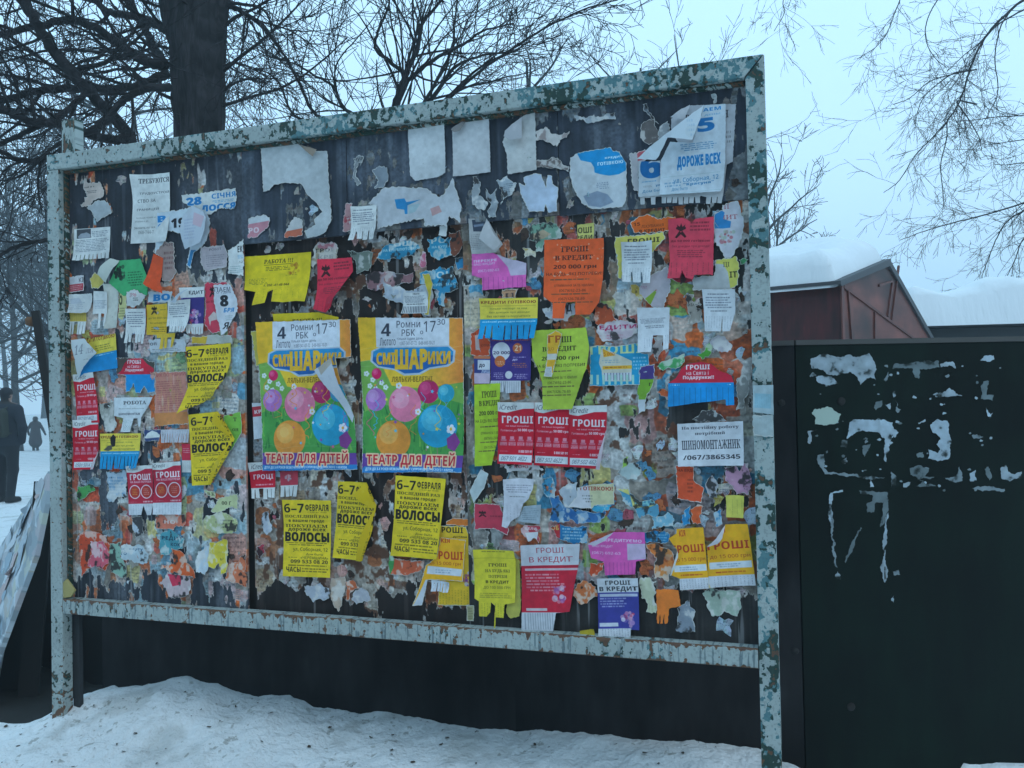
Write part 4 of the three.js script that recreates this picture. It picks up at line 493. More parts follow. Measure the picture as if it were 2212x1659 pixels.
paper('torn_remnant', 'grey torn edge with a red corner left of the blue posters', 'J', { p: [105, 790, 190, 785, 260, 750, 380, 750, 300, 860, 215, 900, 215, 1270, 150, 1220, 120, 1050], bg: '#b3aeb0', d: (g) => g.zp('#c05a62', [190, 775, 380, 740, 380, 780, 280, 860, 200, 880]) });
paper('poster', 'white poster with a cut-off blue figure 6 under the turned corner', 'J', { p: [215, 890, 468, 880, 475, 1292, 208, 1310], bg: '#cdd3d8', torn: .001, we: 0, lay: 2, d: (g) => g.z('6', 240, 800, 490, 1090, '#0f6fae', 'X').zk(245, 1110, 460, 1140, 1, '#5b9cc6').z('ул', 415, 1160, 466, 1195, '#2a6d9c', 'S').zk(255, 1170, 380, 1200, 2, '#999').z('Дом бы', 255, 1215, 466, 1270, '#3a7aa4', 's') });
paper('poster', 'white and blue poster reading ДОРОЖЕ ВСЕХ with its corner turned over', 'J', { p: [1000, 210, 1255, 195, 1258, 500, 1250, 900, 1225, 1200, 1195, 1250, 465, 1290, 475, 880, 590, 650, 860, 660], bg: '#cdd6dd', torn: .001, we: 0, lay: 3, d: (g) => { g.z('АЕМ', 985, 230, 1200, 280, BLU2, 'S').z('ДЕНЬ!', 1000, 302, 1190, 338, '#6fa6cc', 's').z('5', 928, 355, 1112, 532, '#1476b6', 'X').zk(710, 640, 1195, 760, 4, '#4f87b0').z('ДОРОЖЕ ВСЕХ', 675, 790, 1195, 985, '#0f7cbd', 'X').zr(505, 1045, 1190, 1048, '#8aa').zr(505, 1255, 1190, 1258, '#8aa').z('ул. Соборная, 12', 630, 1052, 1172, 1150, '#2a78ac', 's').z('"Красуня"', 750, 1125, 1115, 1180, '#2a78ac', 'S').zk(520, 1120, 740, 1210, 2, '#6f9cbc').z('Дом быта', 610, 1190, 800, 1248, '#5b93b8', 's'); },
  flap: { p: [1000, 212, 960, 400, 905, 560, 870, 662, 580, 645, 520, 780, 480, 860, 440, 912, 215, 895, 400, 730, 600, 570, 820, 380], bg: '#cfd9e0', up: [480, 760, .22, .045], d: (g) => g.zk(800, 390, 900, 640, 4, '#a6c0d4') } });
remnant('small pale drip of paper above the blue poster', 'J', [1080, 80, 1130, 65, 1155, 110, 1140, 190, 1120, 190, 1120, 140], '#a4a9aa');
remnant('long thin strip of torn paper beside the turned poster', 'J', [260, 200, 300, 190, 330, 280, 440, 400, 450, 450, 380, 390, 280, 280], '#757d86');
remnant('brown torn patch left of the turned poster', 'J', [240, 430, 400, 370, 430, 470, 440, 660, 330, 690, 230, 600], '#6b6462');
remnant('pale rounded flake beside the turned poster', 'J', [430, 540, 480, 440, 560, 400, 600, 480, 560, 590, 450, 660], '#96999c');

// ---------------------------------------------------------------- middle sheet
paper('tear_off_notice', 'yellow job notice headed РАБОТА with tear-off strips', 'F', { q: [60, 172, 678, 125, 650, 600, 70, 630], out: [60, 172, 678, 125, 668, 330, 645, 590, 560, 585, 440, 598, 330, 590, 335, 478, 290, 500, 272, 602, 165, 628, 178, 500, 70, 482], bg: '#e6c81c', lay: 3, hang: .02, d: (g) => { g.z('РАБОТА !!!', 245, 185, 510, 232, '#2e2608', 'R', .2).zr(240, 240, 490, 244, '#2e2608').zk(250, 250, 500, 305, 3, '#6a5c10').splash(['#b2701c', '#a8641a', '#c08a20'], 76, 32, 8, 16).zk(415, 335, 560, 345, 1, '#6a5c10').zk(95, 365, 300, 440, 5, '#8c7c20').z('т. 050 -41-48-944', 245, 418, 482, 446, '#4a3f0c', 'S', .2); for (let i = 0; i < 8; i++) g.zk(190 + i * 54, 470, 206 + i * 54, 580, 7, '#6a5c10'); } });
paper('leaflet', 'red flower leaflet with its lower corner curled forward, beside the yellow job notice', 'F', { p: [740, 195, 1070, 180, 1076, 310, 1000, 440, 900, 530, 870, 640, 830, 692, 725, 662, 738, 450], bg: '#e13048', torn: .0006, we: 0, lay: 3, hang: .012, curl: [[.85, .55, .12, .03]], d: dFlower, flap: { p: [1000, 440, 900, 530, 860, 560, 830, 692, 870, 640, 920, 560], bg: '#c2243c', up: [880, 590, .06, .02] } });
remnant('pink and grey remnant with letters ГРОІ КРЕ', 'F', [690, 100, 740, 40, 870, 30, 935, 90, 920, 190, 745, 195, 700, 300, 680, 200], '#a8977f', { d: (g) => g.zp('#b9747c', [730, 35, 880, 25, 930, 90, 860, 110, 740, 90]).z('ГРОІ', 720, 85, 880, 130, '#2a2420', 'S').z('КРЕ', 740, 150, 880, 195, '#2a2420', 'S') });
remnant('blue oval remnant with pale lettering', 'F', [1280, 180, 1400, 50, 1600, 20, 1690, 80, 1640, 160, 1480, 185, 1300, 190], '#2c86a8', { d: (g) => g.z('ОШІ', 1440, 20, 1660, 75, '#b9c7c4', 'S').z('НА КУПІВЛЮ ТОВАРІВ', 1345, 85, 1685, 115, '#a9cdd6', 'S') });
remnant('blue remnant with letters РО', 'F', [1755, 10, 1970, -10, 1985, 160, 1900, 190, 1800, 180, 1755, 110], '#2c8fb2', { d: (g) => g.z('РО', 1790, -10, 1930, 50, '#b9c7c4', 'S').z('НА КУПІВ', 1795, 62, 1960, 90, '#a9cdd6', 'S') });
remnant('blue remnant with letters ОЦ and a hanging tail', 'F', [1680, 320, 1820, 290, 1980, 260, 2040, 460, 1930, 500, 1920, 630, 1860, 620, 1865, 490, 1690, 420], '#2f8fb6', { d: (g) => g.z('ОЦ', 1835, 300, 2000, 390, '#c3d2d2', 'S').z('КУПІВЛЮ', 1800, 410, 2020, 440, '#a9cdd6', 'S') });
remnant('small blue scrap at the edge of the middle sheet', 'F', [2010, 180, 2120, 150, 2125, 290, 2030, 300], '#2a86b4');
remnant('brown rusty remnant at the upper edge of the middle sheet', 'E', [1960, 1050, 2060, 1030, 2080, 1150, 2000, 1280, 1970, 1180], '#7c4430');
remnant('small pink and white scrap between the blue remnants', 'F', [1670, 250, 1710, 120, 1745, 130, 1740, 250, 1690, 275], '#c56a80');
remnant('pinkish band of old paper across the middle sheet', 'F', [1180, 340, 1330, 320, 1620, 315, 1620, 400, 1480, 420, 1340, 470, 1200, 470], '#94686c', { d: (g) => g.splash(['#c3c7cf', '#8a4a34', '#b98a8a'], 60, 50, 34) });
remnant('grey torn sheet behind the small barcode notice', 'F', [1345, 430, 1500, 440, 1620, 480, 1700, 430, 1790, 440, 1785, 720, 1700, 700, 1530, 600, 1440, 580, 1345, 540], '#b2b8c2');
paper('torn_remnant', 'yellow hanging strip beside the small barcode notice', 'F', { p: [1710, 335, 1775, 325, 1805, 420, 1785, 540, 1780, 715, 1735, 710, 1760, 520], bg: '#d3b83c', torn: .002, lay: 3 });
paper('tear_off_notice', 'small white notice with barcode-like strips', 'F', { q: [1535, 505, 1762, 495, 1762, 695, 1530, 700], bg: '#dededd', lay: 4, d: (g) => { g.t('УВАГА!', 38, 4, 66, 12, '#333', 'S').k(5, 16, 95, 50, 6, '#6d7280').k(8, 52, 92, 60, 1, '#444'); for (let i = 0; i < 15; i++) g.r(3 + i * 6.4, 66, 5.2 + i * 6.4 + rr(0, 1.5), 97, '#6a6e78'); } });
remnant('pale green-grey scrap with letters ЭМ', 'F', [1010, 110, 1180, 110, 1250, 130, 1210, 290, 1100, 330, 1080, 200], '#7c857a', { d: (g) => g.z('ЭМ', 1015, 118, 1095, 158, '#26241f', 'S') });
paper('notice', 'yellow job notice mostly hidden behind the torn show poster', 'F', { p: [328, 702, 740, 685, 930, 730, 935, 820, 328, 820], bg: '#e3c31e', torn: .0008, we: 0, d: (g) => g.z('РАБОТА !!!', 500, 738, 775, 775, '#3a300c', 'R') });
paper('notice', 'pale yellow sheet edge showing beside the torn show poster', 'F', { p: [120, 860, 190, 850, 210, 1170, 165, 1190], bg: '#cdbb52' });
paper('show_poster', 'colourful children\'s theatre poster torn and folded at its right side', 'F', { q: [165, 778, 1045, 750, 1117, 2142, 240, 2155], out: [165, 778, 1045, 750, 1050, 1100, 905, 1112, 960, 1350, 1080, 1650, 1117, 2142, 240, 2155, 225, 1800, 195, 1200], torn: .0015, lay: 4, amp: .006, d: dShow, flap: { p: [745, 1225, 895, 1112, 960, 1350, 1078, 1645, 1065, 1710, 930, 1480, 800, 1312], bg: '#c9cbd2', up: [840, 1230, .16, .03], d: (g) => g.zp('#b5a89a', [780, 1200, 895, 1112, 905, 1160, 810, 1270]) } });
paper('show_poster', 'colourful children\'s theatre poster hanging whole and flat', 'F', { q: [1133, 738, 2085, 735, 2105, 2165, 1170, 2170], torn: .001, lay: 4, amp: .006, d: dShow, curl: [[1, 1, .12, .02]] });
paper('leaflet', 'white and red leaflet with letters КР beside the torn show poster', 'G', { q: [128, 100, 226, 98, 238, 420, 145, 440], bg: '#c9ccd0', d: (g) => g.r(0, 10, 100, 38, '#b8323f').t('КР', 22, 20, 90, 30, '#e9d9da', 'S').ticks(10, 60, 90, 96, 4, '#8fa8c4') });
paper('leaflet', 'red loan leaflet partly hidden below the torn show poster', 'G', { q: [95, 655, 345, 640, 345, 985, 130, 992], fr: [.72, 6, .1], bg: RED, d: (g) => g.p(WHT, [0, 0, 100, 0, 100, 16, 0, 26]).t('iCred', 12, 5, 54, 18, '#46464e', 's', .25).t('ГРОЦІ', 14, 33, 92, 50, '#e9c9ce', 'S').k(14, 58, 90, 66, 1, '#e7a2ad').r(0, 70, 100, 100, WHT) });
paper('leaflet', 'small red leaflet with white strips below the torn show poster', 'G', { q: [388, 735, 558, 730, 548, 965, 395, 975], fr: [.58, 4, .1], bg: '#c23a4c', d: (g) => g.r(0, 55, 100, 100, WHT).splash(['#d9a8ae', '#b8aeb6'], 45, 25, 18) });
paper('notice', 'yellow hair-buying notice hanging flat beside small red leaflets', 'H', { q: [422, 268, 866, 276, 858, 992, 425, 975], bg: YEL, lay: 4, lift: .014, d: dHair });
paper('notice', 'yellow hair-buying notice rolled back along its right edge', 'H', { q: [935, 97, 1330, 118, 1230, 850, 883, 803], out: [935, 97, 1190, 110, 1282, 320, 1245, 560, 1162, 835, 883, 803, 910, 500], bg: YEL, lay: 4, d: dHair, flap: [{ p: [1190, 110, 1240, 210, 1282, 322, 1235, 330, 1150, 280, 1090, 225], bg: '#dfb90e', up: [1160, 240, .08, .022] }, { p: [1282, 325, 1245, 560, 1162, 835, 1110, 828, 1160, 600, 1240, 420], bg: '#d9b20c', up: [1170, 600, .13, .02] }] });
paper('leaflet', 'orange strip above the amber leaflet of the middle sheet', 'H', { p: [1930, 470, 1990, 440, 2175, 450, 2178, 520, 1930, 500], bg: '#e07a2c', torn: .0015 });
paper('leaflet', 'amber loan leaflet with pink toy shape and yellow strips', 'H', { p: [1860, 510, 2115, 520, 2150, 640, 2192, 780, 2192, 1250, 2000, 1250, 1855, 1245, 1865, 1100], bg: '#e6b92a', lay: 2, torn: .001, d: (g) => g.z('РОШІ', 1885, 522, 2085, 580, '#2c2410', 'S').z('ДІТЯМ', 1990, 605, 2120, 630, '#2c2410', 'S').splash(['#c0467c', '#b9b4cc', '#8a4a94'], 82, 66, 16).ticks(2, 80, 98, 98, 12, '#9c7c18') });
paper('leaflet', 'amber loan leaflet with white panel tucked under the yellow notice', 'H', { p: [1880, 620, 2112, 640, 2085, 1025, 1760, 1010, 1720, 1240, 1640, 1240, 1740, 880, 1840, 800], bg: AMB, lay: 3, torn: .001, d: (g) => g.z('КІЯ', 1880, 630, 1965, 670, '#c0401c', 'S').z('РОШІ', 1860, 745, 2085, 830, '#c23a1c', 'S').z('до 15 000 грн', 1770, 838, 2065, 890, '#b5431e', 's').zp('#d3d5da', [1760, 880, 2080, 915, 2070, 980, 1750, 955]).zk(1830, 910, 1990, 960, 2, '#8f9fb5').zp('#c6cad2', [1740, 1010, 1960, 1020, 1950, 1250, 1640, 1250]) });
paper('tear_off_notice', 'white tear-off strips under the amber leaflet', 'H', { q: [1790, 1015, 1965, 1030, 1955, 1125, 1795, 1110], fr: [.2, 6, .1], bg: '#d0d3da', lay: 4, d: (g) => g.ticks(4, 8, 96, 92, 7, '#8a8f9c') });
paper('torn_remnant', 'pale yellow tab at the foot of the middle sheet', 'H', { p: [2118, 1250, 2190, 1250, 2185, 1395, 2122, 1390], bg: '#b5ae84', torn: .001, d: (g) => g.k(20, 15, 80, 90, 7, '#6e6a4c') });
paper('notice', 'yellow hair-buying notice tilted over the amber leaflet', 'H', { q: [1462, 45, 1928, 76, 1845, 822, 1428, 782], bg: YEL, lay: 5, lift: .014, d: dHair });
remnant('green and orange patch below the tilted yellow notice', 'H', [1400, 740, 1440, 800, 1715, 830, 1715, 900, 1540, 980, 1400, 960], '#d0603c', { d: (g) => g.zp('#4a9a52', [1395, 740, 1450, 800, 1440, 900, 1410, 970, 1395, 960]).zp('#cdb9b4', [1590, 800, 1715, 830, 1600, 850]) });
remnant('white crumpled shreds at the foot of the middle sheet', 'H', [610, 1060, 760, 1040, 850, 1090, 840, 1180, 700, 1220, 620, 1150], '#b9bcc6');
remnant('cream hanging strip at the foot of the middle sheet', 'H', [860, 1000, 985, 980, 980, 1150, 930, 1310, 880, 1240], '#c4ab98');
remnant('white pointed shred below the yellow notices', 'H', [1050, 1200, 1080, 1130, 1160, 1080, 1230, 1210, 1100, 1235], '#b5b3ba');
remnant('orange shred below the yellow notices', 'H', [990, 1030, 1080, 1020, 1125, 1090, 1040, 1130, 1000, 1220], '#c8643c');
remnant('white upright flake left of the flat yellow notice', 'H', [218, 400, 280, 370, 320, 560, 260, 600, 225, 560], '#c2c6d0');
remnant('dull red blot left of the flat yellow notice', 'H', [170, 700, 240, 680, 250, 760, 200, 820, 175, 780], '#b23444');

// ---------------------------------------------------------------- right sheet
paper('leaflet', 'grey leaflet with a car picture folded to a point', 'K', { p: [135, 70, 375, 60, 470, 230, 580, 400, 490, 505, 330, 520, 180, 525, 150, 350], bg: '#b9b6b4', torn: .0006, we: 0, lay: 2, d: (g) => g.zp('#3e4656', [180, 85, 372, 75, 360, 150, 300, 235, 200, 235]).zp('#7a8496', [200, 150, 330, 130, 340, 160, 210, 180]).zk(160, 260, 310, 480, 9, '#8b888a'), flap: { p: [372, 65, 470, 230, 578, 400, 500, 492, 400, 420, 300, 340], bg: '#c0bcbc', up: [440, 380, .08, .03] } });
paper('tear_off_notice', 'magenta loan leaflet with torn pale corner', 'K', { p: [180, 520, 420, 500, 640, 580, 880, 640, 880, 950, 780, 955, 640, 960, 560, 975, 460, 980, 320, 992, 310, 835, 180, 802], bg: MAG, torn: .001, we: 0, lay: 2, d: (g) => { g.zp('#c9b9cc', [480, 510, 640, 575, 880, 640, 880, 790, 680, 805, 640, 690, 560, 600]).z('ПЕРЕКРЕ', 205, 588, 500, 630, '#ecc9e2', 'S').z('ВАШ КРЕДИТ', 205, 640, 480, 680, '#ecc9e2', 's').z('(067) 692-63', 260, 715, 530, 765, '#ecc9e2', 's'); for (let i = 0; i < 9; i++) g.zr(330 + i * 62, 820, 338 + i * 62, 985, '#c44a98'); } });
remnant('green-teal remnant above the orange loan sheet', 'K', [910, 180, 1050, 120, 1280, 130, 1330, 250, 1320, 330, 1120, 370, 1080, 500, 1020, 500, 1010, 370, 910, 350], '#7fa58e', { d: (g) => g.z('Ь-ЯКІ', 1170, 150, 1300, 185, '#2c3a34', 's').zp('#c0a88a', [920, 290, 1100, 210, 1200, 270, 1100, 330, 930, 340]) });
paper('leaflet', 'yellow leaflet with letters ОШІ behind the orange loan sheet', 'K', { q: [1540, 150, 1757, 122, 1752, 335, 1545, 340], torn: .001, we: 0, bg: '#d8cd72', d: (g) => g.t('ГРОШІ', -40, 20, 88, 58, '#3a3722', 'S').t('КРЕДИ', -30, 74, 90, 108, '#3a3722', 'S') });
remnant('yellow remnant with letters НЬ', 'K', [830, 440, 900, 460, 990, 490, 1000, 560, 860, 580], '#b59a56', { d: (g) => g.z('НЬ', 840, 505, 975, 555, '#4a3f24', 's') });
paper('leaflet', 'orange loan sheet of 200 000 with two hanging tails', 'K', { q: [1115, 345, 1882, 320, 1872, 1320, 1110, 1335], out: [1115, 345, 1882, 320, 1880, 600, 1870, 860, 1830, 1150, 1720, 1312, 1525, 1312, 1520, 1140, 1400, 1160, 1382, 1362, 1235, 1362, 1232, 1165, 1112, 1075], torn: .0008, we: 0, lay: 4, hang: .015, d: (g) => { dLoan(ORA, '#3c1a10')(g); g.c.globalAlpha = .55; for (let i = 0; i < 34; i++) g.o('#e9c8b8', pick([rr(15, 60), rr(85, 99), rr(15, 30), rr(60, 85)]), pick([rr(22, 29), rr(6, 14), rr(42, 50)]), rr(.5, 3), rr(.3, 1.4)); g.c.globalAlpha = 1; } });
remnant('grey remnant with letters ГР between the orange tails', 'K', [1090, 1240, 1230, 1180, 1500, 1160, 1510, 1290, 1420, 1400, 1240, 1380, 1130, 1330], '#b9bcc4', { d: (g) => g.z('ГР', 1155, 1200, 1230, 1260, '#2c2a30', 'S').z('Д', 1395, 1150, 1470, 1300, '#2c2a30', 'S') });
paper('torn_remnant', 'peach scrap with a dark round emblem above the blue credit fringe', 'K', { p: [570, 985, 780, 970, 745, 1095, 575, 1100], bg: '#cf9a74', d: (g) => g.z('ЗОЛОТА', 590, 985, 735, 1008, '#4a3a34', 'S').zr(615, 1025, 718, 1095, '#5a4640').o('#b98c6c', 47, 64, 14) });
paper('tear_off_notice', 'yellow and blue credit leaflet with complete blue fringe', 'K', { q: [295, 1105, 1032, 1085, 1018, 1625, 285, 1635], fr: [.64, 9, .05], bg: YEL, lay: 4, d: dTwoTone });
paper('leaflet', 'purple loan leaflet with white circle of 20 000', 'M', { q: [355, 195, 805, 190, 800, 790, 345, 790], out: [355, 195, 805, 190, 802, 662, 692, 668, 690, 800, 520, 805, 515, 700, 505, 795, 345, 790, 362, 668], torn: .0006, we: 0, lay: 2, bg: '#43307e', d: (g) => { g.zr(340, 668, 810, 815, '#d6d6da'); for (let i = 0; i < 16; i++) g.zr(352 + i * 21, 676, 358 + i * 21, 790, '#8f8f9c'); g.z('ГРОШІ БЕЗ ЗАСТАВИ', 372, 205, 790, 235, '#c8633c', 'S').o('#d9d6dc', 28, 26, 22).z('20 000', 388, 340, 575, 380, '#3a3050', 'S').o('#c9653c', 68, 20, 12).z('21', 625, 275, 695, 340, '#e9c8a8', 'S').o('#cf6a34', 25, 44, 13).zk(425, 450, 520, 500, 3, '#e9c8a8').zk(600, 400, 770, 420, 1, '#cbb9d6').z('ДО', 600, 425, 655, 450, '#e3d6e6', 'S').zk(595, 470, 770, 530, 3, '#d07a4c').o('#d9d6dc', 47, 69, 9).zk(390, 575, 510, 650, 4, '#cbb9d6').zk(615, 590, 770, 650, 3, '#cbb9d6'); } });
paper('leaflet', 'orange sheet edge left of the purple loan leaflet', 'M', { p: [140, 150, 240, 90, 360, 240, 345, 390, 210, 400, 140, 380], bg: '#d9532a', torn: .002, d: (g) => g.zp('#d6b6b0', [185, 170, 225, 160, 240, 330, 195, 330]).z('Н', 165, 140, 195, 165, '#5b2416', 's').z('ОТРИ', 255, 270, 345, 295, '#5b2416', 's') });
paper('leaflet', 'white and blue leaflet with the word до', 'M', { q: [178, 395, 358, 400, 352, 700, 180, 700], bg: '#34407e', d: (g) => g.r(0, 62, 100, 100, '#c9b2c4').r(22, 14, 98, 50, '#d3d2d8').t('до', 30, 28, 66, 44, '#2c2c3c', 'S').t('ЛИШЕ', 45, 52, 110, 62, '#c4c8dc', 'S').r(0, 0, 100, 10, '#c9744c') });
paper('leaflet', 'lime loan sheet partly under the red loan leaflets', 'M', { q: [180, 712, 560, 690, 520, 1590, 190, 1612], out: [180, 712, 470, 695, 440, 1300, 372, 1598, 190, 1612], torn: .0008, we: 0, lay: 2, bg: LIM, d: dLoan('#b3cf30') });
paper('leaflet', 'lime loan sheet tapering to its foot with an amber strip across', 'M', { q: [810, 118, 1440, 85, 1400, 980, 850, 990], out: [810, 118, 1420, 85, 1450, 300, 1430, 540, 1340, 760, 1262, 980, 940, 988, 930, 700, 905, 600, 820, 400], torn: .0008, we: 0, lay: 5, lift: .02, curl: [[.95, .55, .12, .03]], bg: LIM, d: (g) => dLoan('#b8cc44')(g) });
paper('torn_leaflet', 'narrow amber strip with letters ГР on the tapering lime sheet', 'M', { p: [985, 165, 1080, 115, 1150, 150, 1130, 240, 1085, 420, 1040, 628, 965, 620, 985, 400], bg: '#eab02c', lay: 7, torn: .0015, d: (g) => g.z('ГР', 995, 170, 1145, 255, '#b5541c', 'S').z('до', 985, 300, 1060, 345, '#c07a24', 's').zr(980, 370, 1090, 440, '#d9d3c8').zr(960, 515, 1040, 630, '#cfd0d2').zk(970, 525, 1035, 615, 8, '#888') });
paper('leaflet', 'cyan leaflet with amber 5 000 labels', 'N', { p: [-63, 350, 0, 335, 200, 345, 445, 310, 480, 420, 560, 425, 555, 610, 470, 625, 465, 750, 200, 760, -63, 765], bg: '#1f97c0', torn: .0015, d: (g) => { g.z('ГРОШІ', -60, 320, 480, 435, '#c9d79a', 'S').zp('#cfc9b6', [60, 360, 210, 420, 380, 500, 375, 715, 70, 715, 60, 600, 30, 520]).zp('#e3a52c', [70, 370, 210, 440, 80, 460]).z('5 000', 80, 405, 195, 445, '#b5541c', 's').zk(60, 480, 260, 530, 2, '#8aa0b0').zr(70, 545, 380, 590, '#e3ac34').zk(80, 552, 350, 582, 1, '#b5641c').zr(75, 620, 375, 710, '#cfd3da'); for (let i = 0; i < 9; i++) g.zr(85 + i * 32, 625, 97 + i * 32, 705, '#8c91a0'); g.zk(390, 445, 545, 600, 4, '#a9d4e6'); for (let i = 0; i < 8; i++) g.zr(-55 + i * 62, 645, -30 + i * 62, 750, '#a8cfc0'); } });
paper('torn_remnant', 'purple, green and white torn strip beside the cyan leaflet', 'N', { p: [470, 560, 625, 530, 615, 690, 590, 780, 530, 880, 515, 1030, 450, 1060, 442, 700], bg: '#7fae34', torn: .003, d: (g) => g.zr(440, 530, 640, 695, '#4c3a80').zr(430, 905, 600, 1070, '#c9cdd2').z('Г', 560, 730, 590, 765, '#3a4a20', 'S') });
remnant('magenta lettering remnant ЕДИТИ above the cyan leaflet', 'N', [20, 80, 240, 70, 430, 100, 445, 210, 300, 260, 60, 290, 0, 200], '#c9b4bb', { d: (g) => g.z('ЕДИТИ', 35, 110, 430, 185, '#b01f56', 'S').zk(0, 210, 300, 280, 2, '#c98a98') });
remnant('orange and red remnant beside the orange tails', 'L', [0, 1290, 130, 1290, 200, 1400, 260, 1520, 100, 1560, 0, 1560], '#b9502c');
paper('torn_leaflet', 'orange torn leaflet above the yellow ГРОШІ remnant', 'L', { p: [430, 270, 560, 190, 640, 165, 720, 200, 780, 230, 900, 200, 1000, 200, 980, 360, 850, 392, 640, 410, 480, 402], bg: '#ec6a20', torn: .003, d: (g) => g.z('15', 470, 270, 555, 320, '#6b2a0c', 'S').z('ЛІКУВАННЯ', 570, 290, 850, 340, '#6b2a0c', 's').z('В КРЕДИТ', 545, 350, 870, 410, '#4a1c08', 'S') });
paper('torn_leaflet', 'yellow torn leaflet headed ГРОШІ behind a white tear-off notice', 'L', { p: [240, 455, 560, 430, 850, 395, 870, 480, 790, 560, 720, 650, 330, 720, 330, 970, 275, 975, 265, 700, 240, 600], bg: '#d6c860', torn: .003, d: (g) => g.z('ГРОШІ', 400, 460, 800, 540, '#3c3820', 'S') });
paper('tear_off_notice', 'white tear-off notice on the yellow torn leaflet', 'L', { q: [325, 530, 712, 505, 700, 1048, 335, 1038], fr: [.72, 3, 0], bg: '#d8dadb', lay: 3, hang: .02, d: dAd });
paper('tear_off_notice', 'crimson flower leaflet with tear-off strips, near the right post', 'L', { q: [905, 205, 1487, 200, 1478, 985, 905, 990], out: [905, 235, 1080, 215, 1140, 235, 1205, 275, 1260, 225, 1487, 205, 1482, 600, 1475, 945, 1430, 930, 1240, 940, 1220, 1000, 1130, 970, 1090, 880, 1060, 975, 905, 985, 935, 760], torn: .001, we: 0, bg: '#dc4156', lay: 3, hang: .012, d: dFlower });
remnant('dull red band showing under the crimson leaflet', 'L', [900, 780, 1060, 800, 1230, 850, 1220, 1010, 1000, 1000, 900, 980], '#9c2434', { lay: 2 });
paper('torn_notice', 'white torn sheet with red letters and a blue blot by the right post', 'L', { p: [1590, 50, 1790, 0, 1830, 150, 1860, 260, 1855, 400, 1800, 560, 1720, 700, 1620, 730, 1560, 600, 1490, 520, 1490, 150, 1600, 120], bg: '#c8c4ca', torn: .004, d: (g) => g.z('П', 1610, 45, 1675, 105, '#a8404c', 'r').z('ДИТ', 1560, 165, 1780, 260, '#a8404c', 'r').zp('#2f84bd', [1490, 180, 1580, 120, 1620, 150, 1600, 230, 1700, 260, 1690, 340, 1600, 350, 1500, 350]).splash(['#b85a64', '#a9b4a2', '#c9ccc8'], 45, 62, 26) });
paper('torn_remnant', 'yellow and grey remnant with letters ІТ by the right post', 'L', { p: [1500, 750, 1770, 705, 1805, 800, 1785, 1060, 1700, 1115, 1220, 1130, 1230, 960, 1490, 940], bg: '#bfc0bf', torn: .003, d: (g) => g.zp('#d6cc60', [1480, 740, 1780, 700, 1810, 800, 1785, 1070, 1690, 1100, 1660, 900, 1600, 800, 1480, 790]).z('ЦІ', 1600, 770, 1680, 850, '#44402a', 'r').z('ІТ', 1680, 885, 1775, 970, '#3a3620', 'S') });
remnant('small green scrap touching the right post', 'L', [1790, 740, 1850, 720, 1905, 730, 1900, 770, 1830, 800], '#4f9a62');
paper('torn_remnant', 'pinkish white crumpled sheet under the crimson leaflet', 'L', { p: [560, 1060, 700, 930, 900, 830, 935, 1000, 930, 1150, 880, 1220, 860, 1360, 720, 1340, 640, 1260, 540, 1180], bg: '#bdb2b8', torn: .003, d: (g) => g.zp('#8aa83a', [520, 1290, 600, 1250, 740, 1130, 760, 1150, 690, 1300, 540, 1350]).zk(560, 1070, 650, 1110, 2, '#a8607c') });
remnant('yellow scrap under the white tear-off notice', 'L', [430, 1070, 500, 1040, 540, 1080, 530, 1150, 600, 1230, 560, 1260, 500, 1190, 430, 1150], '#c2a24c');
remnant('cream strip with letters left of the near white tear-off notice', 'L', [1140, 1170, 1240, 1180, 1250, 1330, 1340, 1370, 1330, 1520, 1150, 1550], '#a39a90', { d: (g) => g.z('иІА', 1155, 1285, 1250, 1330, '#3c3630', 's') });
paper('tear_off_notice', 'white tear-off notice below the yellow ІТ remnant', 'L', { q: [1338, 1120, 1750, 1112, 1705, 1650, 1378, 1648], out: [1338, 1120, 1750, 1112, 1755, 1400, 1690, 1648, 1600, 1650, 1592, 1470, 1575, 1650, 1378, 1648, 1360, 1400], torn: .0004, we: 0, bg: '#d3d6da', lay: 4, hang: .02, d: dAd });
paper('tear_off_notice', 'white tear-off notice with its middle strips gone', 'N', { q: [438, -62, 778, -66, 772, 372, 440, 410], out: [438, -62, 778, -66, 772, 372, 715, 385, 712, 228, 605, 230, 590, 405, 450, 412], torn: .0005, we: 0, bg: '#d6d8dc', lay: 4, hang: .014, d: (g) => g.zk(465, 40, 745, 110, 4, '#7d818c').zk(520, 115, 745, 160, 2, '#6d717c').ticks(18, 70, 48, 92, 4, '#8d92a0').ticks(84, 66, 98, 86, 2, '#8d92a0') });
remnant('pinkish shred hanging between the strips of the white notice', 'N', [600, 230, 715, 230, 715, 390, 640, 510, 615, 430], '#b3a7a4', { lay: 2 });
remnant('green scrap above the red holiday leaflet', 'N', [1070, 440, 1150, 340, 1200, 310, 1235, 360, 1200, 440, 1120, 480], '#5aa83c');
remnant('green band left of the red holiday leaflet', 'N', [650, 570, 760, 490, 870, 470, 940, 420, 940, 520, 840, 580, 700, 610], '#4a9a5c');
remnant('white ragged flake above the red holiday leaflet', 'N', [1200, 300, 1290, 220, 1360, 250, 1440, 330, 1430, 390, 1330, 400, 1250, 380], '#bdb6bc');
remnant('grey torn patch right of the red holiday leaflet', 'N', [1480, 700, 1560, 640, 1620, 760, 1610, 860, 1560, 900, 1560, 1000, 1480, 1020, 1490, 860], '#8a8884');
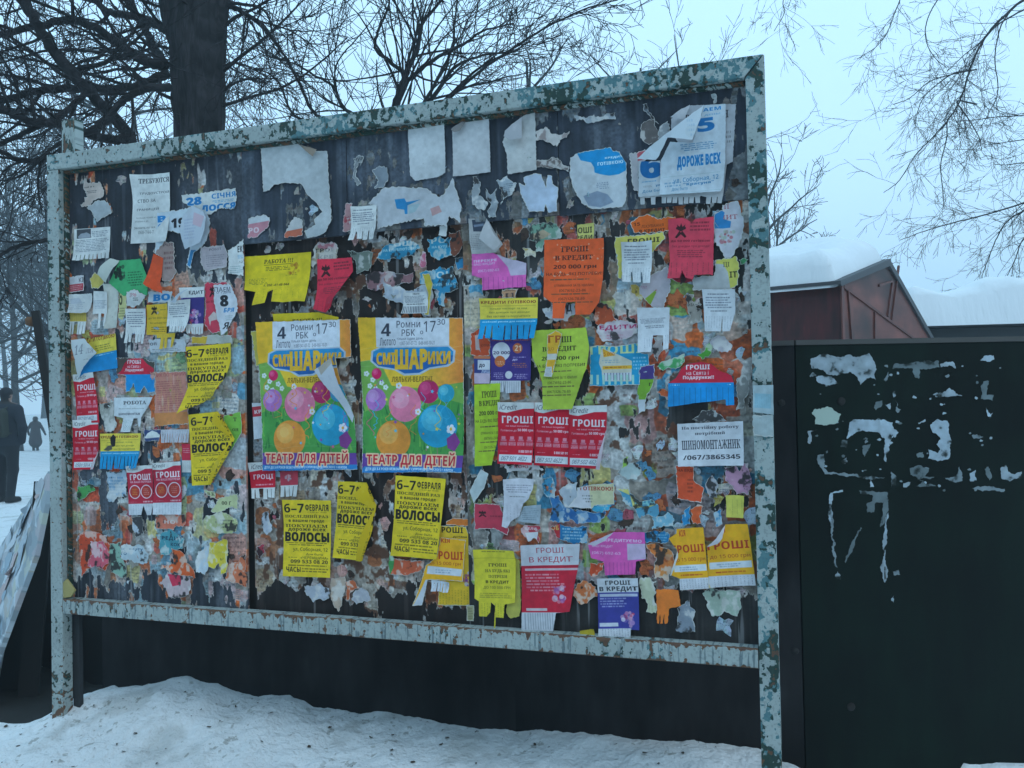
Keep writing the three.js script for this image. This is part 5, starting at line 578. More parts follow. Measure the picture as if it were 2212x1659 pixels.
paper('tear_off_notice', 'red holiday loan leaflet with a whole blue fringe, near the right post', 'N', { q: [765, 512, 1455, 508, 1462, 972, 762, 985], out: [905, 580, 960, 525, 1100, 508, 1220, 530, 1300, 600, 1455, 660, 1462, 965, 1375, 970, 1370, 905, 1240, 925, 1040, 945, 920, 965, 762, 985, 765, 735], torn: .0005, we: 0, bg: BLU, lay: 4, d: (g) => { dFeast(g); for (let i = 1; i < 12; i++) g.r(i * 8.3, 58, i * 8.3 + .6, 100, '#075f94'); } });
remnant('orange scrap left of the blue fringe near the right post', 'N', [640, 830, 700, 790, 765, 830, 760, 920, 700, 880], '#dd6434');
remnant('white torn flake above the tyre fitter notice', 'N', [1020, 1120, 1120, 1020, 1220, 1010, 1320, 1080, 1380, 1130, 1200, 1150], '#b7b7b8');
paper('notice', 'white job notice reading ШИНОМОНТАЖНИК', 'N', { q: [860, 1165, 1556, 1135, 1562, 1602, 875, 1612], bg: '#d9d9de', lay: 4, d: (g) => g.z('На постійну роботу', 905, 1180, 1510, 1232, '#2c2c36', 'R').z('потрібний', 1045, 1240, 1365, 1290, '#2c2c36', 'R').z('ШИНОМОНТАЖНИК', 908, 1325, 1525, 1440, '#1f1f2a', 'R').z('/067/3865345', 925, 1485, 1525, 1545, '#22222c', 'S') });
paper('leaflet', 'red loan leaflet, the middle one of a row of three', 'M', { q: [845, 908, 1228, 915, 1222, 1622, 838, 1598], bg: RED, lay: 2, d: dCash('067 502 4622') });
paper('leaflet', 'red loan leaflet of a row of three, next to the lime sheet', 'M', { q: [445, 905, 845, 908, 835, 1594, 440, 1582], bg: RED, lay: 3, d: dCash('067 501 4622') });
paper('leaflet', 'red loan leaflet of a row of three, with a curled white edge', 'M', { q: [1226, 948, 1652, 935, 1600, 1645, 1222, 1612], out: [1226, 948, 1652, 935, 1640, 1200, 1560, 1500, 1540, 1640, 1222, 1612], bg: RED, lay: 3, d: dCash('067 502 4622'), flap: { p: [1652, 1080, 1640, 1200, 1560, 1500, 1530, 1640, 1575, 1645, 1600, 1500], bg: '#cdb9c0', up: [1590, 1500, .08, .02] } });
paper('leaflet', 'orange loan sheet remnant below the tyre fitter notice', 'Q', { p: [620, 80, 760, 88, 760, 200, 840, 260, 820, 375, 700, 352, 632, 342], bg: '#e2542c', torn: .002, lay: 2, d: (g) => g.z('НА БУДЬ', 635, 110, 765, 135, '#5a1e10', 's').zk(710, 180, 760, 300, 4, '#8a3420') });
remnant('pink sheet with dark letters by the right post', 'Q', [1000, 100, 1080, 90, 1120, 130, 1150, 60, 1188, 60, 1185, 305, 1090, 312, 1000, 200], '#cf98b2', { d: (g) => g.zk(1140, 150, 1180, 260, 4, '#7a4a64') });
remnant('white crumpled strip under the tyre fitter notice', 'Q', [850, 220, 900, 160, 950, 240, 940, 330, 880, 330], '#b9b6bc');
remnant('orange hanging tail under the tyre fitter notice', 'Q', [740, 430, 790, 380, 840, 400, 820, 540, 750, 535], '#e2602e');
paper('tear_off_notice', 'small yellow tear-off tab by the right post', 'Q', { p: [1010, 312, 1152, 312, 1146, 490, 1080, 486, 1016, 478], bg: '#d6cc5c', torn: .0006, we: 0, lay: 3, d: (g) => g.ticks(22, 20, 98, 85, 3, '#6b6830') });
remnant('blue scrap beside the orange tail', 'Q', [680, 420, 735, 390, 735, 540, 670, 550], '#2b86b8');
remnant('blue scrap beside the small yellow tab', 'Q', [920, 460, 970, 420, 985, 540, 930, 560], '#2b80b4');
remnant('blue and yellow remnant with letters ЕДИ', 'Q', [150, 270, 250, 260, 300, 330, 480, 380, 470, 480, 330, 490, 290, 420], '#5a9cb8', { d: (g) => g.zp('#d6cc74', [150, 260, 250, 255, 290, 420, 480, 380, 380, 420, 300, 330]).z('ЕДИ', 300, 335, 480, 400, '#8fd0d0', 'S') });
remnant('white cloud-shaped scrap above the blue and yellow remnant', 'Q', [170, 140, 230, 80, 310, 50, 350, 110, 320, 180, 240, 190], '#b6c6c4');
remnant('lime curl of paper beside the white cloud-shaped scrap', 'Q', [190, 100, 220, 30, 260, 10, 240, 80, 200, 120], '#93c048');
remnant('light blue ragged patch right of the pink leaflet', 'Q', [440, 480, 560, 440, 620, 500, 600, 560, 440, 580], '#7fb4c8');
remnant('solid blue patch right of the magenta leaflet', 'Q', [385, 600, 560, 595, 580, 650, 480, 690, 390, 690], '#1f7fb4', { d: (g) => g.k(10, 20, 90, 80, 3, '#8fc0d8') });
paper('tear_off_notice', 'magenta loan leaflet with a turned white corner above the indigo leaflet', 'Q', { p: [-62, 690, 140, 600, 380, 600, 388, 810, 310, 830, 302, 930, 230, 932, 70, 935, 60, 830, -40, 800], bg: '#e25cae', torn: .0008, we: 0, lay: 2, d: (g) => { g.z('ПЕРЕКРЕДИТУЄМО', -40, 650, 355, 685, '#eec6e2', 'S').z('ВАШ КРЕДИТ', -30, 700, 130, 725, '#eec6e2', 's').z('(067) 692-63', -30, 750, 190, 780, '#eec6e2', 's').zp('#cbb2cc', [240, 690, 385, 690, 388, 810, 245, 820]); for (let i = 0; i < 8; i++) g.zr(75 + i * 29, 835, 80 + i * 29, 935, '#c44a98'); }, flap: { p: [-62, 690, 140, 598, 80, 660, 0, 700], bg: '#cfc4cf', up: [40, 650, .08, .02] } });
paper('leaflet', 'indigo loan leaflet headed ГРОШІ В КРЕДИТ', 'Q', { q: [10, 962, 330, 952, 342, 1440, 22, 1440], out: [10, 962, 330, 952, 338, 1360, 272, 1356, 270, 1440, 25, 1440, 22, 1340], torn: .0005, we: 0, lay: 4, bg: '#3e3f96', d: (g) => g.zr(0, 940, 345, 1072, '#d3d3d8').z('ГРОШІ', 72, 972, 268, 1012, '#26262e', 'S').z('В КРЕДИТ', 28, 1020, 318, 1068, '#26262e', 'S').zr(30, 1076, 320, 1104, '#c3c6d8').zk(32, 1105, 240, 1190, 4, '#b3b4d8').splash(['#d0486c', '#b98ac2', '#e3a8bc', '#d8d0e0'], 74, 66, 18).zr(35, 1302, 175, 1332, '#d3d3dc').zr(15, 1345, 280, 1445, '#d3d3d8').ticks(4, 81, 78, 98, 11, '#8c8c9a') });
paper('leaflet', 'amber loan leaflet with curled left edge beside its folded twin', 'Q', { q: [600, 578, 835, 560, 882, 1035, 600, 1048], out: [628, 575, 835, 560, 882, 1035, 655, 1048, 650, 960, 580, 930, 610, 850, 632, 740, 565, 650, 625, 610], torn: .0006, we: 0, lay: 3, bg: AMB, d: dAmber, flap: { p: [578, 932, 606, 850, 635, 745, 640, 790, 612, 880, 590, 930], bg: '#d3d0cc', up: [600, 870, .05, .015] } });
paper('leaflet', 'amber loan leaflet with its upper corner folded forward', 'Q', { q: [868, 548, 1180, 530, 1245, 1008, 878, 1030], out: [1005, 540, 1180, 530, 1245, 1008, 878, 1030, 865, 712, 960, 640], torn: .0005, we: 0, lay: 3, bg: AMB, d: dAmber, flap: { p: [865, 712, 940, 640, 1005, 545, 985, 640, 950, 685], bg: '#d8cfd2', up: [940, 650, .06, .018] } });
remnant('orange ragged sheet left of the amber leaflets', 'Q', [385, 700, 480, 690, 590, 760, 620, 900, 560, 980, 450, 960, 470, 800], '#dd7a3a', { d: (g) => g.splash(['#e0904c', '#b85a2c', '#c9a48a'], 60, 50, 40) });
paper('tear_off_notice', 'orange leaflet ending in three curled strips', 'Q', { p: [470, 1045, 560, 1040, 640, 1050, 662, 1175, 570, 1195, 555, 1310, 535, 1315, 530, 1220, 520, 1310, 500, 1312, 502, 1215, 490, 1312, 474, 1305], bg: '#ea7c2c', torn: .0015, we: 0, lay: 2 });
remnant('pale yellow and white leaflet remnant beside the indigo leaflet', 'Q', [340, 960, 430, 965, 440, 980, 468, 960, 465, 1225, 388, 1222, 385, 1130, 340, 1110], '#c9cbae', { d: (g) => g.ticks(45, 60, 98, 96, 3, '#7d7a4c') });
remnant('pale green frayed patch below the amber leaflets', 'Q', [830, 1080, 900, 1030, 1050, 1060, 1130, 1050, 1130, 1180, 1100, 1250, 1000, 1220, 900, 1250], '#a9b9a8');
remnant('grey-blue frayed patch below the amber leaflets', 'Q', [640, 1200, 720, 1130, 780, 1220, 770, 1370, 630, 1370, 640, 1290], '#8b94a0');
paper('leaflet', 'back layer of a yellow leaflet stack by the red sheet', 'O', { p: [480, 900, 560, 960, 575, 1380, 560, 1470, 480, 1490, 440, 1440], bg: '#cfc55c', torn: .0015, we: 0 });
paper('tear_off_notice', 'yellow loan leaflet with torn strips above the bottom rail', 'O', { q: [155, 855, 525, 872, 530, 1490, 155, 1490], out: [155, 855, 515, 872, 530, 960, 525, 1340, 430, 1360, 425, 1480, 350, 1475, 345, 1590, 332, 1590, 345, 1370, 305, 1340, 300, 1430, 265, 1470, 200, 1465, 195, 1330, 155, 1305], torn: .0006, we: 0, lay: 4, bg: '#dccb34', d: (g) => g.zr(150, 935, 530, 940, '#b3a32c').zk(220, 872, 470, 890, 1, '#7a7020').z('ГРОШІ', 278, 985, 446, 1018, '#34300f', 'R').z('НА БУДЬ ЯКІ', 250, 1040, 475, 1078, '#54501f', 'R').z('ПОТРЕБИ', 278, 1092, 450, 1122, '#54501f', 'R').z('В КРЕДИТ', 255, 1142, 466, 1178, '#34300f', 'S').z('ДО 100 000 ГРН', 236, 1195, 480, 1228, '#54501f', 's').zk(200, 1250, 500, 1310, 3, '#97892c').ticks(12, 78, 72, 98, 9, '#97892c') });
paper('leaflet', 'white and red loan leaflet with a barcode-like white foot', 'O', { q: [582, 820, 1112, 808, 1020, 1605, 585, 1600], out: [582, 820, 1112, 808, 1100, 1000, 1060, 1200, 1020, 1425, 895, 1440, 870, 1605, 585, 1592], torn: .0006, we: 0, lay: 4, bg: '#d3203a', d: (g) => { g.zr(570, 800, 1130, 1010, '#d6d4da').z('ГРОШІ', 716, 842, 965, 895, '#b83a4c', 's').z('В КРЕДИТ', 655, 925, 1035, 990, '#b83a4c', 's').zr(580, 1010, 1110, 1018, '#a82a3c').zr(615, 1028, 1080, 1055, '#dcb9c0').zk(620, 1075, 990, 1250, 6, '#eba6b0').splash(['#e9c3cf', '#a45a9c', '#c98ab8', '#ddd6e0'], 72, 58, 17).zr(625, 1395, 815, 1420, '#ddc8cc').zr(570, 1432, 1000, 1610, '#d3d3d8'); for (let i = 0; i < 13; i++) g.zr(600 + i * 22, 1440, 604 + i * 22, 1585, '#8c8f9c'); } });
paper('tear_off_notice', 'white curled tear-off notice above the red flower scrap', 'O', { p: [415, 222, 560, 210, 696, 218, 690, 300, 650, 400, 600, 440, 560, 560, 520, 580, 490, 600, 450, 665, 405, 650, 420, 450], bg: '#d6d3da', torn: .001, we: 0, lay: 3, curl: [[1, .4, .08, .02]], d: (g) => g.zk(440, 265, 680, 350, 4, '#9a97a4').zk(460, 370, 640, 390, 1, '#777').ticks(10, 55, 75, 85, 6, '#9a97a4') });
paper('torn_leaflet', 'red flower scrap beside the white curled notice', 'O', { p: [150, 440, 380, 450, 420, 560, 470, 680, 455, 730, 330, 670, 150, 680], bg: '#cc3c52', torn: .002, d: (g) => { flower(g, 24, 30, 12, '#3a1216'); g.k(45, 36, 90, 46, 1, '#8a2838'); } });
paper('leaflet', 'small grey-blue printed slip on the right sheet', 'O', { q: [600, 468, 762, 450, 745, 632, 540, 600], bg: '#a9b4bc', lay: 2, d: (g) => g.k(8, 12, 92, 88, 7, '#7d8c98') });
paper('torn_remnant', 'white folded slip with green marks beneath the lime sheet', 'O', { p: [105, 330, 160, 220, 210, 130, 280, 170, 240, 300, 170, 400, 145, 440], bg: '#c6cfcf', torn: .001, lay: 2 });
remnant('white and red remnant with letters КОЮ under the red row', 'O', [420, 90, 700, 70, 780, 130, 640, 160, 450, 160], '#c9c4c6', { d: (g) => g.z('КОЮ', 515, 90, 640, 122, '#b04452', 'S') });
remnant('blue and orange scrap with pictures under the red row', 'O', [775, 210, 850, 200, 900, 320, 880, 400, 800, 380, 775, 300], '#3f90b4', { d: (g) => g.splash(['#d9744c', '#c9ccd0', '#3a7aa8'], 60, 50, 34) });
remnant('blue printed band under the grey flap', 'O', [830, 380, 920, 370, 1000, 480, 1180, 520, 1360, 500, 1340, 580, 1150, 620, 840, 600], '#3b7fb0', { d: (g) => g.splash(['#c3ccd4', '#2f6aa4', '#9ab4c8', '#1f5c98'], 50, 50, 44, 60) });
remnant('white and grey folded remnant left of the ГОТІВКОЮ slip', 'O', [920, 330, 1010, 270, 1090, 250, 1100, 360, 1060, 460, 980, 470, 960, 400], '#b4bac2');
paper('leaflet', 'cream slip with red word ГОТІВКОЮ', 'O', { p: [1085, 300, 1220, 270, 1425, 258, 1422, 450, 1240, 460, 1220, 490, 1000, 475, 1085, 380], bg: '#cfc9a0', torn: .0015, lay: 2, d: (g) => g.zp('#cbc8cc', [980, 300, 1190, 260, 1215, 490, 980, 490]).z('ГОТІВКОЮ!', 1115, 290, 1410, 328, '#a8382c', 'S').zk(1130, 360, 1230, 440, 3, '#777') });
remnant('light blue strip under the cream slip', 'O', [1230, 460, 1385, 450, 1385, 500, 1300, 520, 1230, 505], '#3fa8cc');
remnant('red scrap with the word ЦЕЛИ', 'O', [570, 660, 700, 640, 752, 650, 745, 800, 700, 760, 640, 790, 600, 720], '#b83a48', { d: (g) => g.z('ЦЕЛИ', 610, 660, 715, 690, '#e0c4c8', 'S').zp('#d3d0d4', [610, 710, 730, 700, 720, 780, 640, 790]) });
remnant('red and blue label with letters ОБ', 'O', [845, 650, 930, 635, 1180, 650, 1170, 810, 1000, 790, 900, 760], '#1f78ac', { d: (g) => g.zp('#c03038', [840, 630, 930, 630, 930, 760, 860, 740]).z('ОБ', 850, 645, 920, 685, '#e0b45c', 'S').zk(950, 660, 1160, 780, 4, '#a9c8d8') });
remnant('orange round blot between the red and indigo leaflets', 'O', [1060, 1230, 1130, 1150, 1250, 1200, 1270, 1290, 1180, 1350, 1080, 1330], '#d2703c');
remnant('orange-red patch under the magenta leaflet', 'O', [1200, 980, 1330, 970, 1325, 1060, 1250, 1110, 1190, 1080], '#cc4a24');
paper('torn_remnant', 'yellow scrap lying on the bottom rail', 'O', { p: [1110, 1600, 1240, 1582, 1250, 1640, 1120, 1655], bg: '#cdb12c', torn: .001, we: 0, lay: 5 });
// slips pasted on the near post
paper('sticker', 'pale blue slip pasted round the right post', 'S7', { q: [0, 822, 124, 820, 127, 1002, 0, 985], onPost: 1, bg: '#a9b9bd', lay: 0, lift: .002, d: (g) => g.r(8, 30, 90, 82, '#8fb4c0').ticks(10, 34, 88, 80, 9, '#6f9aac') });
paper('sticker', 'worn pale slip below the pale blue one on the right post', 'S7', { q: [0, 1005, 118, 1005, 120, 1140, 0, 1130], onPost: 1, torn: .003, bg: '#a6b0b0', lay: 0, lift: .002, d: (g) => g.ticks(10, 10, 90, 90, 9, '#86a0a8') });

// ---------------------------------------------------------------- the uncountable shreds under and between the sheets
{
  const col = [[.80, .80, .80], [.76, .70, .66], [.85, .60, .55], [.30, .55, .70], [.80, .38, .18], [.66, .74, .80], [.75, .68, .30], [.30, .22, .18], [.62, .58, .54], [.74, .30, .36], [.45, .60, .40]];
  const wts = { 0: [5, 4, 3, 2, 2, 4, 2, 3, 4, 1, 1], 1: [1, 1, 0, 0, 0, 2, 0, 1, 3, 0, 0], 2: [6, 6, 3, 0, 2, 3, 0, 5, 4, 1, 0], 3: [5, 4, 2, 3, 3, 3, 1, 4, 4, 1, 1] };
  const geos = { 0: [], 1: [], 2: [], 3: [] };
  const print = (() => { const c = document.createElement('canvas'); c.width = c.height = 512; const x = c.getContext('2d'); x.fillStyle = '#fff'; x.fillRect(0, 0, 512, 512); for (let i = 0; i < 240; i++) { x.globalAlpha = rr(.2, .7); x.fillStyle = pick(['#333', '#555', '#335577', '#773333', '#fff']); const a = rr(0, 512), b = rr(0, 512), l = rr(6, 30), h = rr(2, 6); for (let r = 0; r < 4; r++) { let q = a; while (q < a + l * 2) { const ww = rr(3, 11); x.fillRect(q, b + r * h * 2, ww, h); q += ww + 3; } } } for (let i = 0; i < 1400; i++) { x.globalAlpha = rr(.05, .3); x.fillStyle = pick(['#6b5d4c', '#222', '#fff', '#888']); x.beginPath(); x.ellipse(rr(0, 512), rr(0, 512), rr(1, 7), rr(1, 5), rr(0, 3), 0, 7); x.fill(); } const t = new THREE.CanvasTexture(c); t.colorSpace = THREE.SRGBColorSpace; t.wrapS = t.wrapT = THREE.RepeatWrapping; return t; })();
  const shred = (x, y, z, s, c, kind) => {
    const n = 9 + Math.floor(rnd() * 6), el = rr(.5, 1.2), rot = rr(0, 6.3), pos = [0, 0, rr(.0005, .003)], uv = [x * 4, y * 4], cl = [...c], idx = [];
    const curlA = rr(0, 6.3), curlH = rnd() < .35 ? rr(.002, .010) : rr(0, .002);
    for (let i = 0; i < n; i++) { const a = i / n * 6.283, r = s * rr(.45, 1.15), px0 = Math.cos(a) * r, py0 = Math.sin(a) * r * el, X = px0 * Math.cos(rot) - py0 * Math.sin(rot), Y = px0 * Math.sin(rot) + py0 * Math.cos(rot); const lift = Math.max(0, Math.cos(a - curlA)) ** 2 * curlH; pos.push(X, Y, lift); uv.push((x + X) * 4, (y + Y) * 4); cl.push(...c.map((q) => q * rr(.85, 1.08))); idx.push(0, i + 1, (i + 1) % n + 1); }
    const g = new THREE.BufferGeometry(); for (let i = 0; i < pos.length; i += 3) { pos[i] += x; pos[i + 1] += y; pos[i + 2] += z; }
    g.setAttribute('position', new THREE.Float32BufferAttribute(pos, 3)); g.setAttribute('uv', new THREE.Float32BufferAttribute(uv, 2)); g.setAttribute('color', new THREE.Float32BufferAttribute(cl, 3)); g.setIndex(idx); g.computeVertexNormals(); geos[kind].push(g);
  };
  const bag = (k) => { const w = wts[k], t = w.reduce((a, b) => a + b); let r = rnd() * t, i = 0; while ((r -= w[i]) > 0) i++; return col[i]; };
  const lin = (c) => { const g = (c[0] + c[1] + c[2]) / 3; return c.map((v) => Math.pow(Math.min(1, mix(v, g, .22) * 1.06), 2.2)); };
  for (const p of PANELS) {
    const [, x0, x1, y0, y1, z, kind] = p, area = (x1 - x0) * (y1 - y0), n = Math.round(area * (kind === 1 ? 40 : 120));
    for (let i = 0; i < n; i++) {
      const x = rr(x0 + .02, x1 - .02), y = rr(Math.max(y0, U1) + .02, y1 - .03), cl = fbm(x * 3 + 7, y * 3, 2);
      if (kind === 0 && y > 2.0 - .2 * cl && rnd() < .93) continue; if (kind !== 1 && y < .76 && rnd() < .75) continue; if (kind === 1 && y > tyC + .3 && rnd() < .8) continue; if (kind === 2 && cl < .42 && rnd() < .6) continue;
      let c = bag(kind); if (kind === 3 && Math.abs(x - .35) < .25 && Math.abs(y - 1.1) < .12 && rnd() < .5) c = col[3];
      shred(x, y, z + .0016 + rr(0, .0016), rr(.007, .036) * (kind === 1 ? .7 : 1), lin(c), kind);
    }
  }
  const m = std([1, 1, 1], .85, { vertexColors: true, map: print }), names = { 0: 'left sheet', 1: 'upper sheets', 2: 'middle sheet', 3: 'right sheet' };
  for (const k of [0, 1, 2, 3]) { const o = new THREE.Mesh(mergeGeometries(geos[k]), m); o.position.copy(toWorld(0, 0, 0)); o.rotation.y = -YAW; top(o, 'paper_shreds', 'layer of small torn paper shreds glued over the ' + names[k] + ' of the board', 'paper shreds', null, 'stuff'); }
}

// ---------------------------------------------------------------- what stands around the board
// the dark sheet-metal wall behind it: a long panel, then the green one with scraped-off posters
const noiseMap = (c, k, s, n = 512) => dataTex(n, n, (x, y) => { const a = fbm(x / n * s, y / n * s, 5) - .5, b = fbm(x / n * s * 6 + 9, y / n * s * 1.5, 3) - .5; return c.map((q) => q * (1 + k * a + k * .6 * b)); });
const dull = (map, r) => new THREE.MeshPhysicalMaterial({ map, roughness: r, specularIntensity: .35, side: THREE.DoubleSide }), wallM = dull(noiseMap([.15, .145, .15], 1.0, 7), .7), greenM = dull(noiseMap([.04, .088, .066], 1.1, 6), .65);
function slab(a, b, y0, y1, th) { const L = Math.hypot(b.x - a.x, b.z - a.z), g = new THREE.BoxGeometry(L, y1 - y0, th); const uv = g.attributes.uv; for (let i = 0; i < uv.count; i++) uv.setXY(i, uv.getX(i) * L / 2, uv.getY(i) * (y1 - y0) / 2); g.translate(L / 2, (y1 + y0) / 2, -th / 2); const r = new THREE.Group(); r.position.set(a.x, 0, a.z); r.rotation.y = -Math.atan2(b.z - a.z, b.x - a.x); return [r, g, L]; }
const wallTop = onFence([1700, 746.5])[1];
{
  const [r, g, L] = slab(FENCE_A, FENCE_B, -.3, wallTop, .04); part(r, 'panel', g, wallM);
  for (const [X, Y] of [[175, 930], [222, 1210 + 1529]]) { const s = onFence(px('S7', X, Y > 2000 ? 930 : Y)); const b = new THREE.SphereGeometry(.014, 10, 6); b.scale(1, 1, .5); b.translate(s[0], Y > 2000 ? .42 : s[1], .002); part(r, 'bolt', b, M.woodDark); }
  const cap = new THREE.BoxGeometry(L, .02, .05); cap.translate(L / 2, wallTop + .0105, -.02); part(r, 'top_edge', cap, M.ironDark);
  top(r, 'metal_wall', 'dark metal wall panel behind and below the notice board', 'wall');
  const [q, g2, L2] = slab(new THREE.Vector3(FENCE_B.x + .006, 0, FENCE_B.z), FENCE_C, -.3, wallTop, .045); part(q, 'panel', g2, greenM); q.updateMatrixWorld(true);
  const n = new THREE.Vector3(0, 0, 1).transformDirection(q.matrixWorld), o = new THREE.Vector3().setFromMatrixPosition(q.matrixWorld), inv = q.matrixWorld.clone().invert();
  const hit = (x, y, crop = 'S7') => { const d = dirOf(...px(crop, x, y)), t = n.dot(o.clone().sub(camera.position)) / n.dot(d), p = d.multiplyScalar(t).add(camera.position).applyMatrix4(inv); return [p.x, p.y]; };
  const bits = [[350, 660, 440, 630, 520, 650, 590, 630, 640, 650, 710, 625, 745, 690, 750, 790, 720, 770, 680, 800, 655, 820, 640, 780, 600, 740, 540, 750, 480, 760, 430, 730, 360, 720], [345, 765, 365, 740, 390, 765, 350, 772], [385, 775, 450, 765, 500, 780, 525, 815, 460, 822, 395, 805], [850, 720, 870, 685, 940, 690, 1000, 680, 1130, 670, 1140, 710, 1020, 720, 1015, 780, 990, 770, 975, 720, 900, 715], [1145, 690, 1230, 680, 1240, 720, 1210, 705, 1150, 712], [800, 790, 825, 740, 830, 770, 810, 800], [1390, 670, 1420, 640, 1470, 640, 1475, 665, 1440, 680], [1395, 830, 1410, 800, 1440, 795, 1430, 880, 1470, 880, 1465, 915, 1395, 905], [1100, 880, 1180, 860, 1200, 840, 1240, 870, 1280, 890, 1200, 890, 1140, 895], [360, 990, 380, 962, 480, 960, 540, 1000, 510, 1050, 450, 1070, 380, 1060, 380, 1020], [855, 870, 870, 855, 875, 885, 862, 895], [740, 960, 750, 930, 790, 915, 790, 950, 750, 975], [810, 945, 840, 930, 838, 970], [870, 910, 885, 960, 905, 970, 885, 990, 875, 975], [575, 1150, 590, 1050, 640, 1030, 700, 1035, 800, 1030, 850, 1050, 860, 1090, 890, 1110, 870, 1140, 850, 1120, 830, 1180, 815, 1290, 800, 1280, 808, 1150, 770, 1110, 700, 1105, 640, 1110, 600, 1130], [545, 1160, 575, 1160, 570, 1200, 540, 1200], [335, 1100, 390, 1092, 355, 1110, 350, 1180, 335, 1170], [395, 1250, 430, 1245, 440, 1280, 430, 1330, 460, 1352, 560, 1355, 700, 1380, 805, 1385, 700, 1398, 540, 1372, 440, 1365, 405, 1320], [1085, 1070, 1130, 1025, 1190, 1040, 1195, 1100, 1210, 1170, 1200, 1270, 1130, 1285, 1070, 1270, 1070, 1215, 1130, 1240, 1150, 1210, 1120, 1180, 1150, 1150, 1100, 1110], [960, 1330, 1020, 1310, 1080, 1330, 1050, 1380, 1110, 1385, 1010, 1400, 1120, 1440, 1000, 1440, 1040, 1415, 960, 1370], [920, 1420, 970, 1415, 940, 1450, 920, 1445], [1165, 1385, 1200, 1390, 1250, 1360, 1262, 1320, 1280, 1400, 1240, 1420, 1200, 1400], [1325, 1360, 1360, 1340, 1365, 1400, 1330, 1410], [1415, 1330, 1440, 1320, 1465, 1380, 1450, 1400, 1430, 1380], [1515, 1330, 1550, 1310, 1560, 1350, 1600, 1370, 1640, 1350, 1640, 1390, 1570, 1410, 1520, 1390], [1340, 1450, 1400, 1440, 1540, 1455, 1535, 1470, 1430, 1462, 1380, 1465], [465, 1530, 475, 1480, 550, 1462, 550, 1470, 490, 1485, 475, 1560, 490, 1640, 480, 1670, 465, 1620], [648, 1465, 740, 1470, 820, 1475, 828, 1540, 815, 1650, 780, 1690, 800, 1540, 750, 1540, 745, 1570, 740, 1600, 700, 1600, 695, 1550, 730, 1530, 735, 1500, 660, 1490], [505, 1990, 520, 1960, 535, 2010, 510, 2008], [470, 1600, 492, 1640, 489, 1720, 501, 1850, 517, 1935, 507, 1935, 489, 1850, 476, 1720], [808, 1640, 826, 1600, 818, 1720, 806, 1790, 796, 1760], [560, 1900, 620, 1760, 660, 1690, 664, 1696, 628, 1770, 568, 1906], [790, 1780, 820, 1740, 810, 1850, 822, 1960, 805, 2030, 780, 1940, 800, 1880], [855, 1960, 890, 1950, 900, 1980, 860, 1985], [845, 2130, 862, 2110, 860, 2150], [1000, 1240, 1040, 1230, 1045, 1265, 1010, 1265], [1010, 1050, 1050, 1030, 1055, 1040, 1015, 1058], [1340, 1130, 1370, 1120, 1410, 1140, 1350, 1150], [1425, 960, 1450, 1000, 1465, 990, 1450, 1025, 1430, 1005], [670, 1190, 720, 1180, 700, 1230, 680, 1260], [540, 1290, 570, 1265, 575, 1295, 545, 1305], [845, 1350, 875, 1380, 870, 1430, 845, 1440, 850, 1390], [720, 1400, 740, 1445, 720, 1445]];
  const pm = [[.66, .71, .74], [.54, .59, .61], [.70, .76, .80], [.44, .49, .50]].map((c, k) => std([1, 1, 1], .9, { map: dataTex(256, 256, (x, y) => { const a = fbm(x / 256 * 9 + k * 5, y / 256 * 9, 5), v = sstep(.22, .42, a); return [.12, .15, .14].map((z, i) => mix(z, c[i] * (.75 + .4 * a), v)); }) }));
  bits.forEach((b, i) => { const pts = pairs(b).map(([x, y]) => hit(x, y)); const t = tear(tear(pts, 1, 1, .006, .022), 1, 1, .0028, .006), gg = plate(t, .0016, .0022, (x, y) => [x * 3, y * 3], 0); part(q, 'paper_remnant', gg, i === 9 ? std([.48, .58, .50], .9) : pm[i % 4]); });
  for (let i = 0; i < 70; i++) { const c = hit(rr(380, 1600), rr(640, 1500)), s = rr(.003, .011), pts = []; for (let k = 0; k < 6; k++) { const a = k / 6 * 6.28; pts.push([c[0] + Math.cos(a) * s * rr(.4, 1.3), c[1] + Math.sin(a) * s * rr(.3, 1)]); } part(q, 'paper_fleck', plate(pts, .0014, .002, () => [0, 0], 0), pm[(i + 1) % 4]); }
  for (const [x, y] of [[540, 920], [600, 2790]]) { const s = hit(x, y > 2000 ? y : y), b = new THREE.SphereGeometry(.017, 10, 6); b.scale(1, 1, .4); b.translate(s[0], s[1], .001); part(q, 'bolt', b, M.woodDark); }
  const cap2 = new THREE.BoxGeometry(L2, .02, .055); cap2.translate(L2 / 2, wallTop + .0105, -.022); part(q, 'top_edge', cap2, M.ironDark);
  top(q, 'metal_wall', 'dark green metal wall with white shapes of scraped-off posters', 'wall');
}

// shared: a solid from a ring of points pushed along a vector
function prism(ring, v) {
  const pos = [], idx = [], n = ring.length; const A = ring, B = ring.map((p) => p.clone().add(v));
  const quad = (a, b, c, d) => { const k = pos.length / 3; for (const p of [a, b, c, d]) pos.push(p.x, p.y, p.z); idx.push(k, k + 1, k + 2, k, k + 2, k + 3); };
  for (let i = 0; i < n; i++) quad(A[i], A[(i + 1) % n], B[(i + 1) % n], B[i]);
  const fan = (R) => { const k = pos.length / 3; for (const p of R) pos.push(p.x, p.y, p.z); for (let i = 1; i < n - 1; i++) idx.push(k, k + i, k + i + 1); }; fan(A); fan(B);
  const g = new THREE.BufferGeometry(); g.setAttribute('position', new THREE.Float32BufferAttribute(pos, 3)); g.setIndex(idx); const f = g.toNonIndexed(); f.computeVertexNormals();
  const p = f.attributes.position, uv = new Float32Array(p.count * 2); for (let i = 0; i < p.count; i++) { uv[i * 2] = (p.getX(i) + p.getZ(i)) * .7; uv[i * 2 + 1] = p.getY(i) * .7; } f.setAttribute('uv', new THREE.BufferAttribute(uv, 2)); return f;
}
